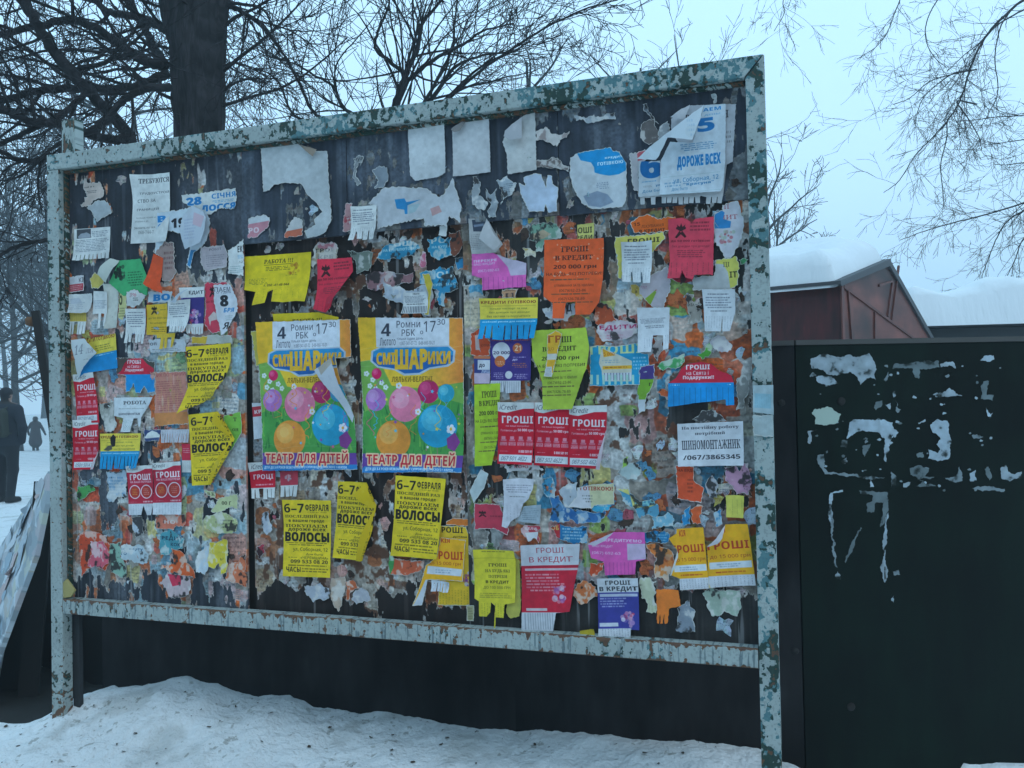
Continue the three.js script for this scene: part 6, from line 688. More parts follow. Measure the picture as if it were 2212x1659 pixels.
function bar(a, b, w, t, nrm) { const d = b.clone().sub(a), L = d.length(); d.normalize(); const z = nrm.clone().normalize(), y = z.clone().cross(d).normalize(); const g = new THREE.BoxGeometry(L, w, t); g.applyMatrix4(new THREE.Matrix4().makeBasis(d, y, z).setPosition(a.clone().add(b).multiplyScalar(.5))); return g; }
const snowM = std([.80, .81, .82], .92, { bumpMap: dataTex(512, 512, (x, y) => { const v = fbm(x / 512 * 24, y / 512 * 24, 4); return [v, v, v]; }, false), bumpScale: .006 });
function snowSlab(o, s, t, nS, nT, thick, seed, edge = .16) {       // a rounded pillow of snow over the parallelogram o, o+s, o+t; its edges droop to the roof
  const pos = [], uv = [], idx = [], ls = s.length(), lt = t.length();
  for (let j = 0; j <= nT; j++) for (let i = 0; i <= nS; i++) { const u = i / nS, v = j / nT, d = Math.min(u * ls, (1 - u) * ls, v * lt, (1 - v) * lt), r = clamp(d / edge), k = Math.sqrt(1 - (1 - r) ** 2); const p = o.clone().addScaledVector(s, u).addScaledVector(t, v); const bulge = 1 - r; p.y += thick * k * (1 + .8 * (fbm(u * ls * 1.5 + seed, v * lt * 1.5, 4) - .5)) - .05 * bulge; p.x += .03 * (fbm(u * ls * 3, v * lt * 3 + seed, 2) - .5) * bulge; pos.push(p.x, p.y, p.z); uv.push(u * ls, v * lt); }
  for (let j = 0; j < nT; j++) for (let i = 0; i < nS; i++) { const a = j * (nS + 1) + i; idx.push(a, a + 1, a + nS + 1, a + 1, a + nS + 2, a + nS + 1); }
  const g = new THREE.BufferGeometry(); g.setAttribute('position', new THREE.Float32BufferAttribute(pos, 3)); g.setAttribute('uv', new THREE.Float32BufferAttribute(uv, 2)); g.setIndex(idx); g.computeVertexNormals(); return g;
}
{
  const c1 = at(1817, 614.5, 7), ap = at(1940, 567, 8), fa = at(2013, 736, 9.3), lf = at(1663, 628.6, 7.33);
  const ed = new THREE.Vector3(lf.x - c1.x, 0, lf.z - c1.z).normalize(), gd = new THREE.Vector3(fa.x - c1.x, 0, fa.z - c1.z).normalize();
  const onLine = (p) => { const k = (p.x - c1.x) * gd.x + (p.z - c1.z) * gd.z; return new THREE.Vector3(c1.x + gd.x * k, p.y, c1.z + gd.z * k); };
  const A = c1.clone(), B = onLine(ap), C = onLine(fa), ext = C.clone().sub(B).multiplyScalar(.35); const D = C.clone().add(ext); D.y = C.y + ext.y;
  const rustM = std([1, 1, 1], .6, { map: noiseMap([.37, .20, .165], 1.3, 5) }), shadedRedM = std([1, 1, 1], .65, { map: noiseMap([.26, .085, .08], 1.0, 5) });  // wall red darker than the gable: its shade is put into the colour
  const r = new THREE.Group(), deep = ed.clone().multiplyScalar(4.2);
  const ring = [new THREE.Vector3(A.x, -.3, A.z), new THREE.Vector3(D.x, -.3, D.z), D, B, A];
  part(r, 'wall', prism(ring.map((p) => p.clone().addScaledVector(ed, .012)), deep), shadedRedM);
  const nrm = new THREE.Vector3(-gd.z, 0, gd.x);
  part(r, 'gable_cladding', prism(ring, ed.clone().multiplyScalar(.01)), rustM);
  const P = (x, y) => { const d = dirOf(...px('S7', x, y)), t = nrm.dot(A.clone().sub(camera.position)) / nrm.dot(d); return d.multiplyScalar(t).add(camera.position).addScaledVector(nrm, .006); };
  for (const [x, y, X, Y] of [[548, 218, 1000, 552], [740, 372, 740, 600], [888, 92, 842, 440], [575, 232, 600, 560], [765, 212, 850, 185], [850, 185, 820, 400]]) part(r, 'seam', bar(P(x, y), P(X, Y), .022, .02, nrm), rustM);
  const roofM = std([.06, .06, .065], .6); const out = nrm.clone().multiplyScalar(.014);
  part(r, 'verge_trim', bar(A.clone().add(out).addScaledVector(gd, -.08), B.clone().add(out), .045, .024, nrm), roofM); part(r, 'verge_trim', bar(B.clone().add(out).addScaledVector(gd, -.012), D.clone().add(out).addScaledVector(gd, -.012), .06, .024, nrm), roofM);
  const up = new THREE.Vector3(0, .02, 0), eave = A.clone().addScaledVector(gd, -.1).addScaledVector(nrm, .04);
  part(r, 'corner_trim', bar(A.clone().addScaledVector(nrm, .008), new THREE.Vector3(A.x, 0, A.z).addScaledVector(nrm, .008), .05, .012, nrm), rustM);
  part(r, 'roof_snow', snowSlab(eave.clone().addScaledVector(nrm, -.06).add(up), ed.clone().multiplyScalar(4.1), B.clone().sub(A).addScaledVector(gd, .08).multiplyScalar(.97), 90, 40, .27, 3, .2), snowM);
  const roofRing = [A.clone().addScaledVector(gd, -.1).add(new THREE.Vector3(0, -.01, 0)), B.clone().add(up), B.clone().add(new THREE.Vector3(0, .045, 0)), A.clone().addScaledVector(gd, -.1).add(new THREE.Vector3(0, .02, 0))].map((p) => p.addScaledVector(nrm, .03));
  part(r, 'roof_sheet', prism(roofRing, ed.clone().multiplyScalar(4.3)), roofM);
  top(r, 'shed', 'rusty red metal shed with thick snow on its gabled roof', 'shed');

  // lower dark shed further back
  const q = new THREE.Group(), a = at(1975, 712, 10.5), b = at(2420, 702, 10.2), up2 = .05, back = new THREE.Vector3(.1, 0, -4);
  const ring2 = [new THREE.Vector3(a.x, -.6, a.z), new THREE.Vector3(b.x, -.6, b.z), new THREE.Vector3(b.x, a.y, b.z), a.clone()];
  part(q, 'wall', prism(ring2, back), std([.045, .048, .05], .85));
  const f0 = a.clone().add(new THREE.Vector3(-.15, .01, .12)), f1 = new THREE.Vector3(b.x + .1, a.y + .01, b.z + .12);
  part(q, 'roof_board', prism([f0, f1, f1.clone().add(new THREE.Vector3(0, .06, 0)), f0.clone().add(new THREE.Vector3(0, .06, 0))], back), std([.04, .042, .046], .9));
  part(q, 'roof_snow', snowSlab(f0.clone().add(new THREE.Vector3(-.04, .065, .05)), f1.clone().sub(f0), back.clone().multiplyScalar(.98), 70, 40, .46, 9, .3), snowM);
  top(q, 'shed', 'low dark shed behind the red one under a thick flat snow cap', 'shed');
}

// the second board, leaning, seen almost edge-on at the left, and its props
{
  const A = at(104, 1018, 4.55), B = at(-30, 1505, 4.2), C = at(-80, 1305, 5.3), ab = B.clone().sub(A), ac = C.clone().sub(A), n = ab.clone().cross(ac).normalize(); if (n.z < 0) n.negate();
  const r = new THREE.Group();
  const tex = (() => { const w = 512, cv = document.createElement('canvas'); cv.width = cv.height = w; const c = cv.getContext('2d'); c.fillStyle = '#9aa3a8'; c.fillRect(0, 0, w, w); for (let i = 0; i < 420; i++) { c.save(); c.translate(rr(0, w), rr(0, w)); c.rotate(rr(-.5, .5)); c.globalAlpha = rr(.6, 1); c.fillStyle = pick(['#bfc8ce', '#aab6bf', '#c9cfd4', '#8b9298', '#b9aeb0', '#9fb4c0', '#c4c2b0', '#b8b0a8', '#d0d5d9', '#c4cbd1']); c.beginPath(); for (let k = 0; k < 9; k++) c.lineTo(Math.cos(k / 9 * 6.28) * rr(5, 40), Math.sin(k / 9 * 6.28) * rr(5, 26)); c.fill(); c.restore(); } const t = new THREE.CanvasTexture(cv); t.colorSpace = THREE.SRGBColorSpace; return t; })();
  const flat = (x, y) => { const d = dirOf(x, y), t = n.dot(A.clone().sub(camera.position)) / n.dot(d); return d.multiplyScalar(t).add(camera.position); }, ring = [[104, 1018], [98, 1088], [75, 1199], [0, 1399], [-50, 1540], [-150, 1540], [-80, 1305]].map((p) => flat(...p)); const g = prism(ring, n.clone().multiplyScalar(-.025)); { const p = g.attributes.position, uv = g.attributes.uv; for (let i = 0; i < p.count; i++) { const d = new THREE.Vector3().fromBufferAttribute(p, i).sub(A); uv.setXY(i, d.dot(ab) / ab.lengthSq(), d.dot(ac) / ac.lengthSq()); } }
  part(r, 'panel', g, std([1, 1, 1], .85, { map: tex }));
  const pm = ['#b9c3ca', '#c6cdd2', '#a5b2bc', '#c3b0ae', '#a8bac6', '#c6cbd0'].map((c) => std(c, .88));
  for (let i = 0; i < 46; i++) { const u = rr(.03, .95), v = rr(.01, .45), o = A.clone().addScaledVector(ab, u).addScaledVector(ac, v), k = 9, pos = [], idx = []; const e1 = ab.clone().normalize(), e2 = ac.clone().normalize(), s = rr(.03, .11), curl = rr(.004, .035), ca = rr(0, 6.28); pos.push(o.x + n.x * .004, o.y + n.y * .004, o.z + n.z * .004); for (let j = 0; j < k; j++) { const a = j / k * 6.28, q = o.clone().addScaledVector(e1, Math.cos(a) * s * rr(.5, 1.3)).addScaledVector(e2, Math.sin(a) * s * rr(.35, .8)).addScaledVector(n, .003 + curl * Math.max(0, Math.cos(a - ca)) ** 2); pos.push(q.x, q.y, q.z); idx.push(0, j + 1, (j + 1) % k + 1); } const gg = new THREE.BufferGeometry(); gg.setAttribute('position', new THREE.Float32BufferAttribute(pos, 3)); gg.setIndex(idx); gg.computeVertexNormals(); part(r, 'torn_paper', gg, pm[i % 6]); }
  top(r, 'leaning_board', 'second paper-covered board leaning beside the main board\'s far post', 'notice board');
  const wood = (name, label, p0, d0, p1, d1, w, t) => { const a = at(...p0, d0), b = at(...p1, d1); b.y = Math.max(b.y, -.15); top(new THREE.Mesh(bar(a, b, w, t, new THREE.Vector3(.2, .1, 1)), M.woodDark), name, label, 'plank'); };
  wood('dark_plank', 'dark upright plank propping the leaning board', [97, 1040], 4.62, [60, 1540], 4.5, .10, .03);
  wood('dark_plank', 'short dark plank beside the prop of the leaning board', [82, 1180], 4.7, [20, 1540], 4.62, .13, .03);
  const top0 = at(77, 672, 4.9), low = at(150, 1180, 4.75); low.y = 0.1;
  const lean = new THREE.Group(); part(lean, 'shaft', bar(top0, at(116, 930, 4.85), .042, .03, new THREE.Vector3(.2, 0, 1)), M.woodDark); part(lean, 'lower_shaft', bar(at(116.5, 931, 4.852), at(150, 1400, 4.8), .045, .032, new THREE.Vector3(.2, 0, 1)), M.woodDark);
  const rag = new THREE.SphereGeometry(.028, 8, 6); { const p = rag.attributes.position; for (let i = 0; i < p.count; i++) { const k = 1 + .5 * (vn(p.getX(i) * 90, p.getY(i) * 90) - .5); p.setXYZ(i, p.getX(i) * k * 1.2, p.getY(i) * k, p.getZ(i) * k); } rag.computeVertexNormals(); rag.translate(top0.x - .03, top0.y - .06, top0.z); } part(lean, 'rusty_clamp', rag, std([.16, .08, .04], .9));
  top(lean, 'leaning_post', 'thin dark post leaning behind the far side of the notice board', 'post');
  const back = new THREE.Group(), shape = [[-70, 1400, 5.5], [40, 1330, 5.1], [78, 1170, 5.0], [100, 1075, 4.95], [122, 1060, 4.9], [150, 1180, 4.85], [232, 1240, 4.6]].map((a) => at(...a)); const f0 = shape[0], f1 = shape[6];  // dark sheet added in place of the shade around the far post
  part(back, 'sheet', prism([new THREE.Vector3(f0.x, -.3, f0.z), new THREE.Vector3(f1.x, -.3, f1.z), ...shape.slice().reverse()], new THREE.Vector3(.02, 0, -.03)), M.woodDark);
  top(back, 'shade_sheet', 'low dark sheet added to stand for the shade behind the far post', 'board');
}

// ---------------------------------------------------------------- bare trees
class Tubes {
  constructor() { this.p = []; this.i = []; }
  add(pts, radii, sides) {
    const n = pts.length, base = this.p.length / 3; let up = new THREE.Vector3(.3, .2, 1).normalize(); const t = new THREE.Vector3(), a = new THREE.Vector3(), b = new THREE.Vector3();
    for (let k = 0; k < n; k++) { t.subVectors(pts[Math.min(n - 1, k + 1)], pts[Math.max(0, k - 1)]).normalize(); a.crossVectors(t, up); if (a.lengthSq() < 1e-6) a.set(1, 0, 0); a.normalize(); b.crossVectors(t, a); for (let s = 0; s < sides; s++) { const an = s / sides * 6.2832, r = radii[k], c = Math.cos(an) * r, d = Math.sin(an) * r; this.p.push(pts[k].x + a.x * c + b.x * d, pts[k].y + a.y * c + b.y * d, pts[k].z + a.z * c + b.z * d); } }
    for (let k = 0; k < n - 1; k++) for (let s = 0; s < sides; s++) { const o = base + k * sides, s2 = (s + 1) % sides; this.i.push(o + s, o + s2, o + sides + s, o + s2, o + sides + s2, o + sides + s); }
  }
  geo() { const g = new THREE.BufferGeometry(); g.setAttribute('position', new THREE.Float32BufferAttribute(this.p, 3)); g.setIndex(this.i); g.computeVertexNormals(); return g; }
}
const rdir = () => { const z = rr(-1, 1), a = rr(0, 6.2832), r = Math.sqrt(1 - z * z); return new THREE.Vector3(r * Math.cos(a), z, r * Math.sin(a)); };
function twig(tb, p, dir, len, r, level, o) {
  const n = level > 1 ? 6 : 4, pts = [p.clone()], rad = [r]; let d = dir.clone(), q = p.clone(); const bend = rdir().multiplyScalar(o.wob ?? .28);
  for (let k = 1; k <= n; k++) { d.addScaledVector(rdir(), (o.wob ?? .28) * .6).addScaledVector(bend, .25); d.y += (o.rise ?? .05); d.normalize(); q = q.clone().addScaledVector(d, len / n); pts.push(q); rad.push(Math.max(o.min ?? .0022, r * (1 - .72 * k / n))); }
  tb.add(pts, rad, r > .03 ? 7 : r > .012 ? 5 : 3);
  if (level <= 0) return;
  const kids = o.kids ?? 5;
  for (let k = 0; k < kids; k++) { const f = rr(.2, 1), i = Math.min(n - 1, Math.floor(f * n)), s = pts[i].clone().lerp(pts[i + 1], f * n - i); const nd = pts[i + 1].clone().sub(pts[i]).normalize().addScaledVector(rdir(), o.spread ?? .85).normalize(); twig(tb, s, nd, len * rr(.38, .68), Math.max(o.min ?? .0022, rad[i] * rr(.4, .62)), level - 1, o); }
}
function limb(tb, pts, r0, r1, o, nk, tl, tlv) {
  const c = new THREE.CatmullRomCurve3(pts), n = Math.max(8, pts.length * 5), P = c.getPoints(n).map((p, i) => p.add(rdir().multiplyScalar(i && i < n ? r0 * .22 : 0))), R = P.map((_, i) => mix(r0, r1, i / n));
  tb.add(P, R, r0 > .06 ? 12 : 7);
  for (let k = 0; k < nk; k++) { const f = rr(.06, 1), i = Math.min(n - 1, Math.floor(f * n)), d = P[i + 1].clone().sub(P[i]).normalize().addScaledVector(rdir(), .95); d.normalize(); twig(tb, P[i], d, tl * rr(.5, 1.25), Math.min(R[i] * .55, tl * .014), tlv, o); }
}
const barkM = dull(noiseMap([.175, .165, .17], 1.3, 14), .95);
const LP = (crop, depth, a) => pairs(a).map(([x, y], i, all) => at(...px(crop, x, y), Array.isArray(depth) ? mix(depth[0], depth[1], i / (all.length - 1)) : depth));
function bareTree(label, build, group) { const g = new THREE.Group(), trunk = new Tubes(), br = new Tubes(); build(trunk, br); const skin = (q) => { const p = q.attributes.position, uv = new Float32Array(p.count * 2); for (let i = 0; i < p.count; i++) { uv[i * 2] = (p.getX(i) + p.getZ(i)) * 2; uv[i * 2 + 1] = p.getY(i) * .5; } q.setAttribute('uv', new THREE.BufferAttribute(uv, 2)); return q; }; part(g, 'trunk', skin(trunk.geo()), barkM); part(g, 'branches', skin(br.geo()), barkM); return top(g, 'bare_tree', label, 'tree', group); }
{
  const D = 8.2, o = { wob: .40, rise: .02, kids: 4, min: .0034, spread: .8 };
  bareTree('thick dark trunk with heavy bare limbs rising behind the board', (tk, br) => {
    const base = at(440, 900, D); base.y = -.3; const P = [base, at(434, 560, D), at(431, 280, D), at(427, 140, D), at(424, 20, D), at(430, -160, D), at(445, -520, D)], c = new THREE.CatmullRomCurve3(P).getPoints(60), R = c.map((p) => .235 + .06 * sstep(1.4, 0, p.y) + .02 * sstep(4.2, 5.2, p.y) * sstep(7, 5.4, p.y)); const rings = c.map((p, i) => p); const tb = new Tubes(); tb.add(rings, R, 40); for (let i = 0; i < tb.p.length; i += 3) { const an = (i / 3) % 40, y = tb.p[i + 1], k = .034 * (fbm(an * 1.7, y * 3.2, 3) - .5) * 2, cx = rings[Math.floor(i / 120)]; tb.p[i] += (tb.p[i] - cx.x) * k * 4; tb.p[i + 2] += (tb.p[i + 2] - cx.z) * k * 4; } tk.p = tb.p; tk.i = tb.i; tk.add(new THREE.CatmullRomCurve3([at(425, 250, D), at(405, 130, D), at(378, 30, D), at(345, -80, D), at(300, -260, D)]).getPoints(24).map((p, i) => p.add(rdir().multiplyScalar(.012))), Array.from({ length: 25 }, (_, i) => mix(.16, .10, i / 24)), 18); tk.add(new THREE.CatmullRomCurve3([at(440, 200, D), at(462, 60, D), at(478, -60, D), at(500, -260, D)]).getPoints(20).map((p, i) => p.add(rdir().multiplyScalar(.01))), Array.from({ length: 21 }, (_, i) => mix(.14, .09, i / 20)), 16);
    const L = (r0, r1, d, a, nk = 12, tl = 1.3, lv = 2, crop = 'S1') => limb(br, LP(crop, d, a), r0 * .55, r1 * .5, o, nk, tl, lv);
    L(.085, .05, [D, 7.2], [1080, 470, 900, 550, 700, 575, 550, 570, 350, 575, 200, 595, 0, 660, -300, 800], 13);
    L(.095, .05, [D, 7.6], [1060, 430, 930, 390, 830, 330, 640, 190, 450, 130, 250, 170, 0, 215, -300, 210], 13);
    L(.09, .05, [D, 8.6], [1080, 190, 1000, 150, 900, 110, 720, 80, 610, 0, 480, -150], 9);
    L(.10, .045, [D, 9.4], [1060, 420, 1000, 330, 940, 200, 860, 60, 800, -80], 8);
    L(.095, .085, [7.4, 7.0], [850, 890, 700, 720, 560, 580, 440, 440, 340, 320, 250, 170, 160, 20, 80, -150], 8, 1.0);
    L(.07, .04, [7.4, 6.8], [1100, 560, 950, 570, 800, 640, 700, 760, 560, 860, 400, 830], 8, 1.0);
    L(.075, .05, [7.3, 6.6], [870, 900, 700, 895, 520, 850, 400, 800, 200, 780, 90, 740, 0, 690, -200, 600], 9, 1.1);
    L(.05, .035, [7.2, 6.8], [560, 590, 440, 700, 300, 790, 150, 860, 0, 930, -200, 1000], 9, 1.1);
    L(.05, .03, [6.9, 6.6], [330, 1000, 230, 1035, 120, 1030, 0, 975, -120, 940], 6, .9);
    L(.045, .03, [7.4, 7.0], [480, 450, 620, 420, 760, 370, 860, 330], 6, .9);
    L(.035, .02, [6.9, 6.5], [330, 1545, 240, 1560, 100, 1590, 0, 1650, -120, 1720], 6, .8);
    L(.04, .02, [7.6, 6.9], [200, 80, 130, 20, 60, -60], 8);
    L(.05, .03, [D, 8.0], [1440, 30, 1530, 60, 1600, 100, 1680, 150, 1800, 300], 7, 1.0, 2); L(.035, .015, [D, 7.8], [1450, 20, 1560, 25, 1690, 60, 1760, 160], 7, 1.0);
    L(.028, .012, [D, 8.4], [1430, 590, 1500, 545, 1600, 510, 1720, 540], 6, .8); L(.028, .012, [D, 8.5], [1420, 430, 1520, 405, 1620, 440, 1720, 500], 6, .8);
    for (let k = 0; k < 12; k++) twig(br, at(rr(360, 490), rr(-40, 270), D), new THREE.Vector3(rr(-1, 1), rr(-.1, .8), rr(-.4, .8)).normalize(), rr(.9, 1.8), .02, 2, o);
  });
  const o2 = { wob: .30, rise: .05, kids: 3, min: .0034, spread: .8 };
  bareTree('spreading bare tree whose forked limbs show above the middle of the board', (tk, br) => {
    const base = at(860, 900, 9.4); base.y = -.4; const fork = at(848, 330, 9.4); tk.add(new THREE.CatmullRomCurve3([base, at(866, 620, 9.4), fork]).getPoints(14), Array.from({ length: 15 }, (_, i) => mix(.12, .06, i / 14)), 14);
    const L = (r0, r1, d, a, nk = 14, tl = 1.25, lv = 2) => limb(br, [fork.clone(), ...LP('S2', d, a)], r0 * .48, r1 * .45, o2, nk, tl, lv);
    L(.085, .02, [9.2, 8.6], [935, 650, 1000, 480, 1060, 350, 1110, 150, 1200, 40, 1280, -90], 14); L(.06, .02, [9.2, 8.8], [960, 600, 1000, 500, 900, 400, 800, 310, 820, 200, 880, 60, 900, -60], 12);
    L(.075, .018, [9.4, 9], [1100, 690, 1190, 610, 1290, 460, 1420, 380, 1659, 330], 14); L(.07, .016, [9.3, 9.0], [960, 600, 1020, 510, 1200, 370, 1380, 280, 1500, 200, 1690, 150], 14); L(.05, .016, [9.3, 8.8], [1100, 690, 1300, 300, 1310, 150, 1340, -60], 11);
    L(.045, .012, [9.5, 9.2], [1300, 600, 1400, 500, 1550, 390, 1700, 330, 1800, 260], 16, 1.0); L(.04, .010, [9.3, 9], [1450, 480, 1650, 340, 1900, 180, 2150, 60, 2360, 0, 2460, -40], 18, .8, 2);
    L(.05, .015, [9.6, 9.2], [700, 760, 590, 690, 530, 560, 400, 480, 280, 410, 140, 360], 11); L(.05, .015, [9.7, 9.1], [500, 790, 400, 720, 310, 530, 230, 380, 120, 230, 20, 115, 90, 40], 12); L(.04, .012, [9.6, 9.3], [400, 790, 280, 745, 170, 520, 90, 460, 0, 440], 9);
    L(.03, .01, [9.4, 9.0], [600, 690, 540, 540, 560, 400, 700, 230, 850, 40], 8);
  });
  const o3 = { wob: .36, rise: -.03, kids: 3, min: .0026, spread: .75 };
  bareTree('bare tree at the right whose thin drooping branches hang into the sky', (tk, br) => {
    const base = at(2750, 900, 15); base.y = -.4; const tp = at(2640, -350, 15); tk.add(new THREE.CatmullRomCurve3([base, at(2720, 500, 15), at(2680, 100, 15), tp]).getPoints(20), Array.from({ length: 21 }, (_, i) => mix(.26, .10, i / 20)), 14);
    const L = (r0, r1, a, nk = 10, tl = .8, lv = 2, from = [2680, 60]) => limb(br, [at(...from, 14.6), ...LP('S4', [14.4, 13.6], a)], r0, r1, o3, nk, tl, lv);
    L(.026, .005, [1900, -80, 1659, 0, 1560, 80, 1450, 190, 1380, 300, 1330, 420, 1300, 520, 1260, 630, 1190, 740, 1090, 850, 1010, 930, 880, 1120, 800, 1180], 24, .8, 2);
    L(.019, .005, [1800, 0, 1659, 60, 1500, 150, 1400, 250, 1290, 340, 1190, 435], 15); L(.015, .005, [1700, -20, 1560, 90, 1515, 170, 1480, 350, 1500, 560, 1450, 680, 1390, 790], 15);
    L(.019, .005, [1800, 1180, 1659, 1240, 1400, 1320, 1200, 1370, 1050, 1415, 900, 1470], 18, .75, 2, [2690, 420]); L(.019, .005, [1800, 1230, 1659, 1290, 1560, 1350, 1500, 1440, 1450, 1560, 1400, 1690], 15, .75, 2, [2690, 460]); L(.016, .005, [1800, 1400, 1659, 1460, 1600, 1600, 1540, 1720], 16, .95, 2, [2690, 500]);
    L(.013, .005, [1850, -200, 1200, -260, 950, -120, 900, 0, 860, 100, 830, 180, 760, 280, 640, 360], 18, .8); L(.013, .005, [1900, -200, 1300, -150, 1130, 0, 1060, 150, 1060, 250, 1110, 350, 1180, 410], 16, .8); L(.012, .005, [1850, -260, 600, -260, 260, -160, 185, 0, 190, 80, 130, 190], 16, .7);
    L(.013, .005, [1850, 660, 1659, 705, 1500, 715, 1350, 735, 1240, 740], 14, .8, 2, [2690, 280]); L(.012, .005, [1850, 830, 1659, 855, 1550, 870, 1440, 885], 10, .8, 2, [2690, 330]); L(.013, .005, [1850, 980, 1659, 995, 1540, 1010, 1480, 1005], 10, .8, 2, [2690, 350]);
    L(.015, .005, [1250, 620, 1300, 700, 1380, 830, 1400, 920], 12, .8, 2, [2110, 225]); L(.013, .005, [1190, 740, 1185, 850, 1150, 1000, 1160, 1150, 1170, 1280], 16, .8, 2, [2055, 250]);
    L(.013, .005, [1230, 450, 1100, 540, 1030, 620, 990, 760], 14, .95, 2, [2110, 150]); L(.012, .005, [1240, 450, 1080, 500, 960, 600, 860, 640], 14, .95, 2, [2110, 150]);
  });
  // trees standing in the mist
  const far = [[-60, 30, 15, .17], [210, 26, 15, .2], [40, 40, 17, .2], [330, 24, 14, .18], [150, 52, 19, .24], [20, 70, 20, .26], [620, 22, 10.5, .15], [740, 28, 12, .16], [270, 46, 19, .24], [95, 88, 21, .3], [-20, 56, 18, .24], [120, 34, 16, .18]];
  const names = ['slim bare tree in the mist at the path edge by the walker', 'bare tree in light mist left of the thick trunk', 'misty bare tree whose trunk rises beyond the walking person', 'misty bare tree showing just left of the thick trunk', 'pale bare tree behind the misty row', 'grey bare tree further down the path', 'thin bare tree right of the thick trunk', 'second thin bare tree right of the thick trunk', 'tall faint bare tree behind the thick trunk', 'faintest bare tree at the end of the path', 'misty bare tree beside the two walkers', 'slender misty bare tree just above the leaning post'];
  far.forEach(([X, d, h, r], i) => bareTree(names[i], (tk, br) => {
    const b = at(X, 900, d); b.y = groundY(b.x, b.z) - .2; const lean = rr(-.06, .06), n = 12, P = Array.from({ length: n + 1 }, (_, k) => new THREE.Vector3(b.x + lean * h * k / n + .12 * (vn(k * .7 + i * 9, 2) - .5), b.y + h * .8 * k / n, b.z)); tk.add(P, P.map((_, k) => mix(r, .03, k / n)), 10);
    const oo = { wob: .3, rise: .06, kids: 4, min: .003 + d * .00022 };
    for (let k = 0; k < 15; k++) { const f = rr(.22, 1), j = Math.min(n - 1, Math.floor(f * n)); const a = rr(0, 6.28); twig(br, P[j], new THREE.Vector3(Math.cos(a), rr(.25, 1), Math.sin(a)).normalize(), h * rr(.24, .42) * (1.15 - .5 * f), r * .45 * (1.1 - .6 * f), 3, oo); }
  }, 'bare trees in the mist'));
  // far crowns over the board's top edge and beside the right post
  const crowns = [[1160, 26, 165, 60, .13], [1395, 30, 140, 75, .13], [1500, 34, 165, 80, .11], [1290, 36, 120, 110, .13], [1672, 30, 500, 350, .13], [1690, 36, 520, 430, .12]];
  const cn = ['far misty crown above the middle of the board', 'far misty crown above the folded white sheet', 'far misty crown near the top corner of the frame', 'far low misty crown between two others above the board', 'far misty crown behind the right post', 'second far misty crown behind the right post'];
  crowns.forEach(([X, d, y0, y1, r], i) => bareTree(cn[i], (tk, br) => {
    const b = at(X, 900, d), tp = at(X, y1, d), n = 12; b.y = groundY(b.x, b.z) - .2; const hh = tp.y - b.y, P = Array.from({ length: n + 1 }, (_, k) => new THREE.Vector3(b.x + .3 * (vn(k * .6 + i * 5, 7) - .5), b.y + hh * .92 * k / n, b.z)); tk.add(P, P.map((_, k) => mix(r, .04, k / n)), 8);
    for (let k = 0; k < 10; k++) { const f = rr(.55, 1), j = Math.min(n - 1, Math.floor(f * n)), a = rr(0, 6.28); twig(br, P[j], new THREE.Vector3(Math.cos(a), rr(.3, 1.1), Math.sin(a)).normalize(), hh * rr(.12, .24), .05, 3, { wob: .28, rise: .07, kids: 3, min: .009 }); }
  }, 'far crowns in the mist'));
}

// ---------------------------------------------------------------- two people walking away along the path
function figure(size, sd, colour, res = 84) {
  const mc = new MarchingCubes(res, new THREE.MeshBasicMaterial(), false, false, 90000); mc.isolation = 0; const s = mc.size, hs = mc.halfsize;
  for (let z = 0; z < s; z++) for (let y = 0; y < s; y++) for (let x = 0; x < s; x++) mc.field[x + y * s + z * s * s] = -sd((x - hs) / hs * size, (y - hs) / hs * size + size, (z - hs) / hs * size);
  mc.update(); const n = mc.count, p = new Float32Array(mc.positionArray.slice(0, n * 3)), c = new Float32Array(n * 3);
  for (let i = 0; i < n; i++) { p[i * 3] *= size; p[i * 3 + 1] = p[i * 3 + 1] * size + size; p[i * 3 + 2] *= size; const q = colour(p[i * 3], p[i * 3 + 1], p[i * 3 + 2]); c.set(q, i * 3); }
  let g = new THREE.BufferGeometry(); g.setAttribute('position', new THREE.BufferAttribute(p, 3)); g.setAttribute('color', new THREE.BufferAttribute(c, 3)); g = mergeVertices(g, 1e-4); g.computeVertexNormals(); return g;
}
const cap = (x, y, z, a, b, ra, rb, fz = 1) => { const bx = b[0] - a[0], by = b[1] - a[1], bz = b[2] - a[2], px0 = x - a[0], py0 = y - a[1], pz0 = (z - a[2]); const t = clamp((px0 * bx + py0 * by + pz0 * bz) / (bx * bx + by * by + bz * bz)); return Math.hypot(px0 - bx * t, py0 - by * t, (pz0 - bz * t) / fz) - mix(ra, rb, t); };
const smin = (a, b, k) => { const h = clamp(.5 + .5 * (b - a) / k); return mix(b, a, h) - k * h * (1 - h); };
const clothM = std([1, 1, 1], .92, { vertexColors: true });
